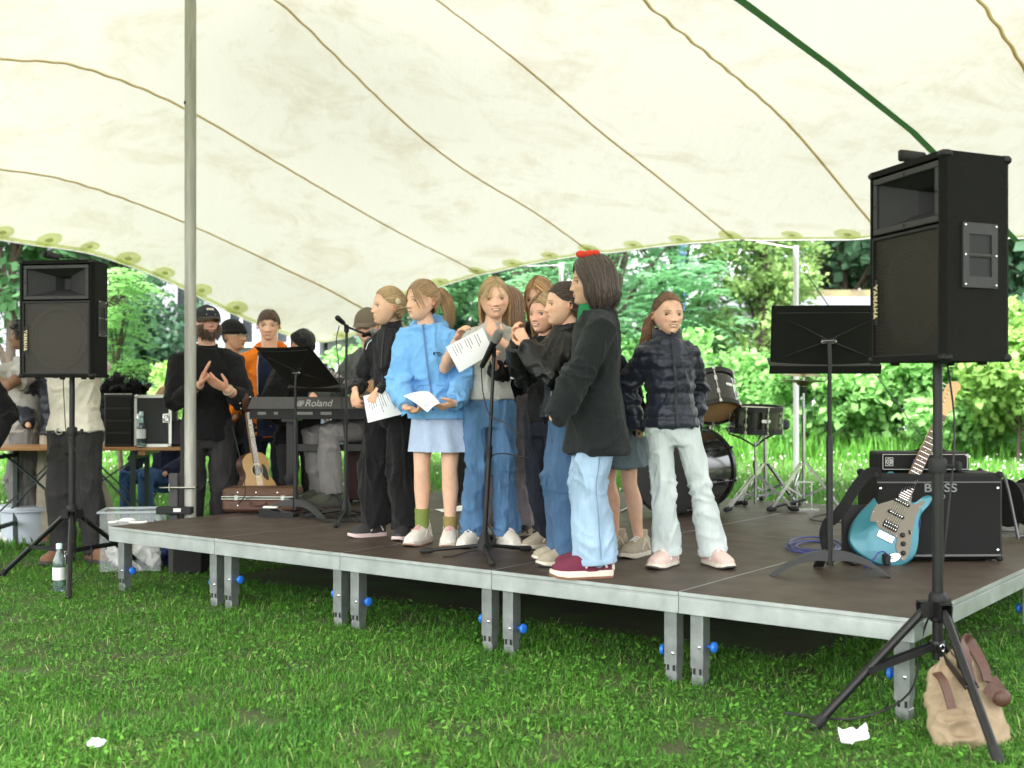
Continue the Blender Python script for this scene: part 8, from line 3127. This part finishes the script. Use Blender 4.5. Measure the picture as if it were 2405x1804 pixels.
def flight_case(label, loc, rz, w, d, h, name='flight_case'):
 t = thing(name, label, 'flight case', loc, rz)
 MB().box((0, 0, h / 2), (w - 0.01, d - 0.01, h - 0.01)).build('panel', M_LAM, t, False)
 e = MB()
 for y in (-1, 1):
  for z in (0.011, h - 0.011):
   e.box((0, y * (d / 2 - 0.009), z), (w - 0.05, 0.022, 0.022))
 for x in (-1, 1):
  for z in (0.011, h - 0.011):
   e.box((x * (w / 2 - 0.009), 0, z), (0.022, d - 0.05, 0.0222))
  for y in (-1, 1):
   e.box((x * (w / 2 - 0.009), y * (d / 2 - 0.009), h / 2), (0.0218, 0.0218, h - 0.05))
 e.build('edge_profile', M_ALUE, t, False)
 for x in (-1, 1):
  for y in (-1, 1):
   for z in (0.012, h - 0.012):
    MB().box((x * (w / 2 - 0.014), y * (d / 2 - 0.014), z), (0.036, 0.036, 0.030), b=0.008).build('corner', M_CHROME, t)
 for x in (-0.34, 0.36):
  lt = MB()
  lt.box((x * w, -d / 2 - 0.004, h * 0.55), (0.055, 0.012, 0.075), b=0.004)
  lt.tube([(x * w + 0.018 * math.cos(a), -d / 2 - 0.008, h * 0.55 + 0.026 * math.sin(a)) for a in np.linspace(0, 2 * PI, 15)], 0.005, 6)
  lt.build('latch', M_CHROME, t)
 return t


fa, fb = at(315, 1, 9.35), at(397, 1, 9.35)
hcase = at(1, 928, 9.35).z - tz
flight_case('black flight case with aluminium edges standing open on the beer table', ((fa.x + fb.x) / 2, 9.48, tz + 0.001), R(4), fb.x - fa.x + 0.01, 0.25, hcase)
ga, gb = at(244, 1, 9.4), at(309, 1, 9.4)
t = thing('mixing_rack', 'low black rack unit left of the flight case on the beer table', 'rack', ((ga.x + gb.x) / 2, 9.52, tz + 0.001), R(2))
hr = at(1, 924, 9.4).z - tz
wr_ = gb.x - ga.x
MB().box((0, 0, hr / 2), (wr_, 0.24, hr), b=0.006).build('housing', M_LAM, t, True, 30)
e = MB()
for i in range(4):
 e.box((0, -0.123, hr * (0.15 + 0.23 * i)), (wr_ - 0.02, 0.006, hr * 0.19), b=0.002)
e.build('front_panel', B_PLA, t, True, 30)
MB().box((0, -0.118, hr - 0.006), (wr_, 0.012, 0.010)).build('edge_profile', M_ALUE, t, False)
# black bag on the rack
bgm = MB()
bgm.ell((0, 0, 0.045), (0.16, 0.10, 0.05))
bgm.ell((-0.06, 0, 0.08), (0.07, 0.07, 0.05))
bgm.ell((0.10, 0.02, 0.05), (0.09, 0.08, 0.04))
JOBS.clear()
FINISH.clear()
jbag = Job(bgm, 0.008, 3)
tb = thing('cloth_bundle', 'crumpled black bag lying on top of the rack unit', 'bag', (at(285, 1, 9.45).x, 9.5, tz + hr + 0.002))


def fin_bundle():
 fold(jbag, 0.022, 16, (), 3, 0.9, None, 1.0)
 arrays_obj('cloth', [(jbag.v, jbag.li, jbag.lt)], K_BLACK, tb)


FINISH.append(fin_bundle)
# tilted laptop / lectern beside it
p = at(418, 1, 9.45)
t = thing('laptop', 'dark laptop seen from behind on the beer table end', 'laptop', (p.x, 9.42, tz + 0.001), R(8))
MB().box((0, 0.1, 0.009), (0.26, 0.2, 0.016), b=0.003).build('base', B_PLA, t)
MB().box((0, -0.02, 0.11), (0.26, 0.010, 0.19), Matrix.Rotation(R(-12), 3, 'X'), b=0.003).build('screen', B_PLA, t)
# guitar-case lid support, wooden block
M_GLASSB = mat('bottle_glass', (0.72, 0.92, 0.90), 0.04, trans=0.92, ior=1.45)
M_LABEL = mat('bottle_label', (0.70, 0.72, 0.70), 0.6)
M_BCAP = mat('bottle_cap', (0.55, 0.75, 0.78), 0.35)


def bottle(label, loc, s=1.0):
 t = thing('bottle', label, 'bottle', loc)
 g_ = MB()
 g_.lathe([(0.030, 0.0), (0.0345, 0.004), (0.035, 0.012), (0.035, 0.155), (0.033, 0.175), (0.017, 0.215), (0.0145, 0.235), (0.0145, 0.252), (0.012, 0.252), (0.012, 0.235), (0.0145, 0.213), (0.030, 0.173), (0.0325, 0.152), (0.0325, 0.014), (0.028, 0.008), (0.001, 0.008)], (0, 0, 0), (0, 0, 1), 20)
 g_.v = [tuple(q * s for q in p) for p in g_.v]
 g_.build('glass', M_GLASSB, t, True, 50)
 l = MB()
 l.lathe([(0.0354, 0.065), (0.0354, 0.135)], (0, 0, 0), (0, 0, 1), 20, False)
 l.v = [tuple(q * s for q in p) for p in l.v]
 l.build('paper_label', M_LABEL, t)
 c = MB()
 c.lathe([(0.0165, 0.236), (0.0165, 0.262), (0.014, 0.266), (0.001, 0.266)], (0, 0, 0), (0, 0, 1), 14)
 c.v = [tuple(q * s for q in p) for p in c.v]
 c.build('screw_cap', M_BCAP, t)
 return t


bottle('glass water bottle standing on the beer table before the flight case', (at(331, 1, 9.32).x, 9.33, tz + 0.001), 1.02)
bq = on(139, 1392)
bottle('glass water bottle standing in the grass by the far speaker stand', (bq.x, bq.y, 0.01), 1.1)
# white tub
M_TUB = mat('tub_plastic', (0.55, 0.60, 0.68), 0.35, var=0.1, vscale=4)
ua, ub = on(66, 1250), None
t = thing('tub', 'round pale grey plastic tub on the grass behind the far stand', 'tub', (at(66, 1, 9.9).x, 9.95, 0))
b = MB()
b.lathe([(0.20, 0.0), (0.215, 0.01), (0.235, 0.27), (0.25, 0.275), (0.255, 0.29), (0.25, 0.30), (0.22, 0.302), (0.05, 0.31), (0.001, 0.31)], (0, 0, 0), (0, 0, 1), 36)
b.build('shell', M_TUB, t, True, 50)
b = MB()
b.lathe([(0.252, 0.258), (0.262, 0.262), (0.262, 0.272), (0.252, 0.276)], (0, 0, 0), (0, 0, 1), 36, False)
b.build('rim', M_TUB, t)
# clear storage box behind the stage corner
M_CLEAR = mat('clear_plastic', (0.75, 0.79, 0.82), 0.2)
_t = M_CLEAR.node_tree
_tr, _ms = _t.nodes.new('ShaderNodeBsdfTransparent'), _t.nodes.new('ShaderNodeMixShader')
_ms.inputs['Fac'].default_value = 0.86
_t.links.new(_t.nodes['Principled BSDF'].outputs['BSDF'], _ms.inputs[1])
_t.links.new(_tr.outputs['BSDF'], _ms.inputs[2])
_t.links.new(_ms.outputs['Shader'], _t.nodes['Material Output'].inputs['Surface'])
q = V((at(318, 1, 8.45).x, 8.42, 0))
t = thing('storage_box', 'clear plastic storage box behind the far stage corner', 'storage box', (q.x, q.y, 0), R(8))
b = MB()
w, d, h = 0.40, 0.30, 0.40
for sx in (-1, 1):
 b.box((sx * w / 2, 0, h / 2 + 0.01), (0.004, d, h))
for sy in (-1, 1):
 b.box((0, sy * d / 2, h / 2 + 0.01), (w - 0.006, 0.004, h))
b.box((0, 0, 0.012), (w - 0.006, d - 0.006, 0.004))
b.build('wall', M_CLEAR, t, False)
r1 = MB()
for sx in (-1, 1):
 r1.box((sx * (w / 2 + 0.006), 0, h + 0.012), (0.022, d + 0.035, 0.012))
for sy in (-1, 1):
 r1.box((0, sy * (d / 2 + 0.006), h + 0.0125), (w - 0.01, 0.022, 0.012))
r1.build('rim', mat('clear_rim', (0.42, 0.46, 0.48), 0.3), t, False)
b = MB()
b.ell((-0.05, 0, 0.12), (0.11, 0.10, 0.10))
b.ell((0.08, 0.02, 0.09), (0.09, 0.09, 0.08))
jw = Job(b, 0.009, 2)


def fin_w(t=t):
 fold(jw, 0.02, 14, (), 6, 0.9, None, 1.0)
 arrays_obj('contents', [(jw.v, jw.li, jw.lt)], K_WHITE, t)


FINISH.append(fin_w)
t = thing('blue_bag', 'dark blue bag on the grass under the stage beside the clear box', 'bag', (at(415, 1, 8.6).x, 8.6, 0))
b = MB()
b.ell((0, 0, 0.13), (0.22, 0.13, 0.12))
b.ell((0.1, 0, 0.10), (0.14, 0.12, 0.10))
b.tube(catmull([(-0.12, -0.08, 0.22), (-0.1, -0.1, 0.30), (0.08, -0.1, 0.30), (0.1, -0.08, 0.22)], 5, False), 0.012, 8)
jb2 = Job(b, 0.011, 2)


def fin_b2(t=t):
 fold(jb2, 0.02, 12, (), 9, 0.9, None, 1.0)
 arrays_obj('cloth', [(jb2.v, jb2.li, jb2.lt)], cloth('royal_nylon', (0.02, 0.04, 0.14), 0.5), t)


FINISH.append(fin_b2)
# white adapters on the stage corner
q = on(300, 1229, DECK)
t = thing('white_adapter', 'white plastic adapter leads lying on the far stage corner', 'adapter', (q.x, q.y, DECK))
b = MB()
b.tube(catmull([(-0.10, -0.02, 0.008), (-0.06, 0.03, 0.010), (0.0, 0.02, 0.016), (0.03, -0.03, 0.010), (0.09, -0.02, 0.008), (0.12, 0.0, 0.010)], 6, False), 0.008, 6)
b.ell((-0.01, 0.03, 0.016), (0.05, 0.025, 0.016))
b.ell((-0.09, -0.02, 0.008), (0.03, 0.012, 0.008))
b.build('plastic', MATS['white_plastic'], t)
# upright post strapped to the tent pole, with its foot box
M_POST = mat('grey_post', (0.05, 0.05, 0.05), 0.6)
q = V((fp.x - 0.105, fp.y - 0.02, 0))
t = thing('ballast_post', 'dark grey ballast post clamped to the tent pole', 'post', (q.x, q.y, 0))
zt1 = at(1, 1112, 8.25).z
MB().box((0, 0, zt1 / 2), (0.062, 0.05, zt1), b=0.004).build('post', M_POST, t, True, 30)
c = MB()
zc1 = at(1, 1145, 8.25).z
c.tube([(-0.09, -0.035, zc1), (0.15, -0.035, zc1)], 0.007, 6)
c.tube([(-0.02, -0.04, zc1 + 0.025), (-0.02, -0.04, zc1 - 0.02)], 0.006, 6)
c.tube([(0.06 + 0.09, -0.035, zc1), (0.155, 0.03, zc1)], 0.007, 6)
c.build('clamp', M_CHROME, t)
MB().box((0.015, -0.02, 0.43), (0.24, 0.10, 0.05), b=0.006).build('foot_box', B_RUB, t, True, 30)
MB().box((0.04, -0.0715, 0.435), (0.05, 0.002, 0.024)).build('sticker', M_LABEL, t, False)
# brown case
M_CASE = mat('brown_case', (0.115, 0.055, 0.032), 0.5, var=0.3, vscale=20, bump=0.3, bscale=250)
ca, cb = at(521, 1, 8.32), at(696, 1, 8.32)
t = thing('instrument_case', 'brown hard instrument case with metal bands lying on the deck', 'case', ((ca.x + cb.x) / 2, 8.46, DECK), R(-3))
w = cb.x - ca.x
b = MB()
b.box((0, 0, 0.053), (w, 0.26, 0.090), b=0.018)
b.box((0, 0, 0.135), (w, 0.26, 0.066), b=0.018)
b.build('shell', M_CASE, t, True, 30)
bd = MB()
for z in (0.096, 0.112):
 bd.box((0, 0, z), (w + 0.006, 0.266, 0.007))
bd.build('band', M_CHROME, t, False)
for x in (-0.3, 0.33):
 MB().box((x * w, -0.136, 0.104), (0.03, 0.008, 0.035), b=0.003).build('latch', M_CHROME, t)
MB().tube(catmull([(-0.05, -0.13, 0.07), (-0.04, -0.155, 0.06), (0.04, -0.155, 0.06), (0.05, -0.13, 0.07)], 5, False), 0.008, 8).build('handle', W_ROSE, t)
rv = MB()
for x in (-0.28, -0.03, 0.26):
 for z in (0.05, 0.14):
  rv.lathe([(0.007, 0), (0.005, 0.004), (0.001, 0.005)], (x * w, -0.131, z), (0, -1, 0), 8)
rv.build('rivet', M_CHROME, t)
# stool under the guitarist
p = at(868, 1, 9.15)
t = thing('drum_box', 'dark red wooden box seat under the seated guitarist', 'box seat', (p.x + 0.02, 9.17, DECK), R(-20))
MB().box((0, 0, 0.25), (0.32, 0.32, 0.46), b=0.01).build('box', mat('mahogany', (0.055, 0.020, 0.018), 0.5, var=0.3, vscale=6, stretch=(8, 8, 0.6)), t, True, 30)
fe = MB()
for sx in (-1, 1):
 for sy in (-1, 1):
  fe.lathe([(0.016, 0), (0.018, 0.022)], (sx * 0.12, sy * 0.12, 0), (0, 0, 1), 10)
fe.build('foot', B_RUB, t)
# chair for the woman behind the table
p = at(392, 1, 10.9)
t = thing('folding_chair', 'dark folding chair under the seated young woman', 'chair', (p.x, 10.92, 0), R(-25))
MB().box((0, 0, 0.42), (0.42, 0.40, 0.03), b=0.008).build('seat', B_PLA, t)
MB().box((0, 0.21, 0.72), (0.40, 0.025, 0.28), b=0.008).build('backrest', B_PLA, t)
for sx in (-1, 1):
 MB().tube([(sx * 0.2, 0.22, 0.85), (sx * 0.2, 0.18, 0.42), (sx * 0.2, -0.18, 0.0)], 0.011, 8).build('leg', B_STAND, t)
 MB().tube([(sx * 0.185, -0.16, 0.41), (sx * 0.185, 0.2, 0.0)], 0.011, 8).build('leg', B_STAND, t)
# video camera
k = PEOPLE['camera_']
wc = (k['t'].matrix_world if False else Matrix.Translation(k['t'].location) @ Matrix.Rotation(k['t'].rotation_euler.z, 4, 'Z'))
hm = wc @ ((k['wr'][0] + k['wr'][1]) / 2)
t = thing('video_camera', 'black video camera with round lens held by the cameraman', 'camera', (hm.x - 0.12, hm.y - 0.06, hm.z + 0.02), R(-75))
MB().box((0, 0, 0.07), (0.11, 0.17, 0.11), b=0.012).build('body', B_PLA, t)
l = MB()
l.lathe([(0.042, 0.0), (0.046, 0.05), (0.040, 0.09), (0.052, 0.10), (0.055, 0.16), (0.048, 0.16), (0.045, 0.14), (0.001, 0.13)], (0, -0.085, 0.07), (0, -1, 0), 22)
l.build('lens', B_RUB, t)
b = MB()
b.tube(catmull([(0, -0.07, 0.12), (0, -0.07, 0.17), (0, 0.07, 0.17), (0, 0.07, 0.12)], 5, False), 0.010, 8)
b.build('handle', B_PLA, t)
MB().box((0.02, -0.1, 0.20), (0.16, 0.05, 0.05), b=0.008).build('monitor', mat('monitor_grey', (0.10, 0.11, 0.10), 0.4), t)


# ================================================================== sheets of paper
def sheet(label, c4, lines=9, bend=0.012, l0=0.18, ink=True, name='song_sheet', cols=1):
 c4 = [V(p) for p in c4]
 o = (c4[0] + c4[1] + c4[2] + c4[3]) / 4
 t = thing(name, label, 'paper', o)
 c4 = [p - o for p in c4]
 nrm = (c4[1] - c4[0]).cross(c4[3] - c4[0]).normalized()
 if nrm.y > 0:
  nrm = -nrm
 n = 8

 def P(u, v):
  p = (c4[0] * (1 - u) + c4[1] * u) * (1 - v) + (c4[3] * (1 - u) + c4[2] * u) * v
  return p + nrm * (bend * math.sin(PI * u) + bend * 0.5 * math.sin(PI * v * 1.2))
 vs, fs = [], []
 for q in (0.0, -0.0012):
  for i in range(n + 1):
   for j in range(n + 1):
    vs.append(P(i / n, j / n) + nrm * q)
 m1 = (n + 1) ** 2
 for i in range(n):
  for j in range(n):
   a = i * (n + 1) + j
   fs += [(a, a + 1, a + n + 2, a + n + 1), (m1 + a, m1 + a + n + 1, m1 + a + n + 2, m1 + a + 1)]
 mesh_obj('page', vs, fs, M_PAPER, t, True, 0)
 if ink:
  r = random.Random(len(label))
  vs, fs = [], []
  for i in range(lines):
   v = l0 + (0.92 - l0) * i / lines
   if i in (2, 6, 11):
    continue
   u1 = 0.35 + 0.45 * r.random()
   seg = 6
   for q in range(seg):
    ua, ub_ = 0.10 + (u1 - 0.10) * q / seg, 0.10 + (u1 - 0.10) * (q + 0.86) / seg
    k4 = len(vs)
    for (uu, vv) in ((ua, v), (ub_, v), (ub_, v + 0.016), (ua, v + 0.016)):
     vs.append(P(uu, vv) + nrm * 0.0012)
    fs.append((k4, k4 + 1, k4 + 2, k4 + 3))
  mesh_obj('print', vs, fs, M_INK, t, False, kind='stuff')
 return t


sheet('song sheet hanging from the hands of the girl in black', [at(922, 914, 6.74), at(953, 971, 6.72), at(864, 993, 6.70), at(853, 930, 6.74)][::1], 11, 0.008)
sheet('song sheet held up sideways by the blond girl', [at(1133, 770, 6.37), at(1160, 828, 6.36), at(1079, 875, 6.34), at(1047, 815, 6.36)], 11, 0.010)
sheet('folded song booklet in the hands of the girl in the blue hoodie', [at(948, 930, 6.38), at(1006, 919, 6.42), at(1034, 946, 6.36), at(1004, 967, 6.33)], 9, 0.014, name='song_booklet')
sheet('song sheet in the hand of the small rosy girl', [at(1222, 792, 6.30), at(1243, 792, 6.36), at(1238, 892, 6.34), at(1199, 890, 6.28)], 11, 0.006)
p0 = on(1075, 1196, DECK)
for i, (px, py, lb) in enumerate(((1078, 1199, 'white sheet lying on the deck behind the girl in the hoodie'), (1105, 1192, 'second sheet lying flat on the deck near the speaker cabinet'))):
 p = on(px, py, DECK)
 a = 0.3 + 0.9 * i
 e1, e2 = V((math.cos(a), math.sin(a), 0)), V((-math.sin(a), math.cos(a), 0))
 c = V((p.x, p.y, DECK + 0.004))
 sheet(lb, [c - e1 * 0.148 - e2 * 0.105, c + e1 * 0.148 - e2 * 0.105, c + e1 * 0.148 + e2 * 0.105, c - e1 * 0.148 + e2 * 0.105], 8, 0.003, ink=False)

# ================================================================== bag and tissues in the grass
M_TAN = mat('tan_canvas', (0.36, 0.27, 0.17), 0.85, var=0.25, vscale=9, bump=0.35, bscale=260)
M_LEA = mat('brown_leather', (0.10, 0.045, 0.03), 0.5, var=0.35, vscale=16, bump=0.3, bscale=160)
q = on(2296, 1762)
t = thing('tote_bag', 'slouching tan canvas bag with brown leather straps beside the near stand', 'bag', (q.x + 0.02, q.y + 0.08, 0), R(16))
b = MB()
rings = []
for z, w, d, sx in ((0.0, 0.145, 0.075, 0.0), (0.05, 0.150, 0.085, 0.0), (0.12, 0.142, 0.075, 0.0), (0.18, 0.130, 0.060, 0.005), (0.24, 0.115, 0.042, 0.015), (0.285, 0.10, 0.022, 0.03)):
 rings.append((V((sx - 0.10 * (z / 0.345) ** 2 * 0.2, 0.14 * (z / 0.285), z)), V((w, 0, 0.05 * (z / 0.345) * 1.0)), V((0, d, 0))))
b.loft(rings, 30, True, lambda i, a: 0.05 * (abs(math.cos(a)) ** 6 + abs(math.sin(a)) ** 6))
jt_ = Job(b, 0.007, 3)


def fin_tan(t=t):
 fold(jt_, 0.012, 13, [((-0.08, -0.05, 0.06), 0.12), ((-0.1, 0, 0.25), 0.1)], 15, 0.8, None, 0.45)
 o = arrays_obj('canvas', [(jt_.v, jt_.li, jt_.lt)], M_TAN, t)
 for pts, w_ in (([(0.0, 0.02, 0.20), (0.0, 0.05, 0.29), (0.03, 0.10, 0.345), (0.07, 0.12, 0.33), (0.08, 0.06, 0.26), (0.07, 0.02, 0.21)], 0.020), ([(-0.115, -0.03, 0.14), (-0.118, 0.01, 0.22), (-0.115, 0.06, 0.245)], 0.016), ([(0.04, -0.01, 0.20), (0.07, -0.04, 0.175), (0.10, -0.02, 0.17), (0.09, 0.03, 0.22)], 0.022)):
  P_ = catmull(pts, 6, False)
  vs, fs = [], []
  for i, p in enumerate(P_):
   d = (P_[min(i + 1, len(P_) - 1)] - P_[max(i - 1, 0)]).normalized()
   s_ = d.cross(V((0.1, 1, 0.2))).normalized() * w_
   nn = d.cross(s_).normalized() * 0.003
   vs += [p + s_ + nn, p - s_ + nn, p - s_ - nn, p + s_ - nn]
  for i in range(len(P_) - 1):
   for j in range(4):
    fs.append((i * 4 + j, i * 4 + (j + 1) % 4, (i + 1) * 4 + (j + 1) % 4, (i + 1) * 4 + j))
  fs += [(3, 2, 1, 0), tuple((len(P_) - 1) * 4 + j for j in range(4))]
  mesh_obj('strap', vs, fs, M_LEA, t, True, 40)
 x = MB()
 x.ell((0.085, -0.035, 0.165), (0.035, 0.03, 0.032))
 x.build('strap_roll', M_LEA, t)


FINISH.append(fin_tan)
run_jobs()


def tissue(label, c, kind, seed, size):
 r = np.random.default_rng(seed)
 t = thing('paper_tissue', label, 'tissue', c)
 if kind == 'crumpled':
  n = 26
  th = np.linspace(0.01, PI - 0.01, n)
  ph = np.linspace(0, 2 * PI, 2 * n, endpoint=False)
  T, F = np.meshgrid(th, ph, indexing='ij')
  D = np.stack([np.sin(T) * np.cos(F), np.sin(T) * np.sin(F), np.cos(T)], -1).reshape(-1, 3)
  rr = 1 + 0.55 * (np.abs(noise3(D * 2.6, seed)) - 0.2) + 0.3 * np.abs(noise3(D * 6, seed + 1))
  Pt = D * rr[:, None] * np.array([size, size * 0.8, size * 0.55])
  Pt[:, 2] = np.maximum(Pt[:, 2] + size * 0.35, 0.0)
  m = 2 * n
  F4 = [(i * m + j, (i + 1) * m + j, (i + 1) * m + (j + 1) % m, i * m + (j + 1) % m) for i in range(n - 1) for j in range(m)]
  mesh_obj('tissue_paper', Pt, F4, M_TISS, t, True, 35)
 else:
  n = 22
  u = np.linspace(-1, 1, n)
  Uu, Vv = np.meshgrid(u, u, indexing='ij')
  p = np.stack([Uu.ravel() * size, Vv.ravel() * size * 0.62, 0 * Uu.ravel()], 1)
  z = 0.022 + 0.030 * np.abs(noise3(np.stack([Uu.ravel() * 1.6, Vv.ravel() * 1.6, Uu.ravel() * 0], 1), seed)) + 0.05 * np.clip(Uu.ravel() - 0.2, 0, 1) * (1 - np.abs(Vv.ravel())) + 0.03 * np.clip(Vv.ravel(), 0, 1)
  p[:, 2] = z
  p[:, 1] += 0.25 * size * np.clip(Uu.ravel(), 0, 1) ** 2
  F4 = [(i * n + j, (i + 1) * n + j, (i + 1) * n + j + 1, i * n + j + 1) for i in range(n - 1) for j in range(n - 1)]
  o = mesh_obj('tissue_paper', p, F4, M_TISS, t, True, 50)
  md = o.modifiers.new('solid', 'SOLIDIFY')
  md.thickness = 0.002


M_TISS = mat('tissue_paper', (0.82, 0.82, 0.84), 0.9, bump=0.2, bscale=120)
q = on(226, 1765)
tissue('small crumpled white tissue in the grass at the lower left', (q.x, q.y, 0.02), 'crumpled', 4, 0.026)
q = on(2006, 1770)
tissue('folded white paper tissue in the grass near the speaker stand', (q.x, q.y, 0.02), 'folded', 6, 0.048)
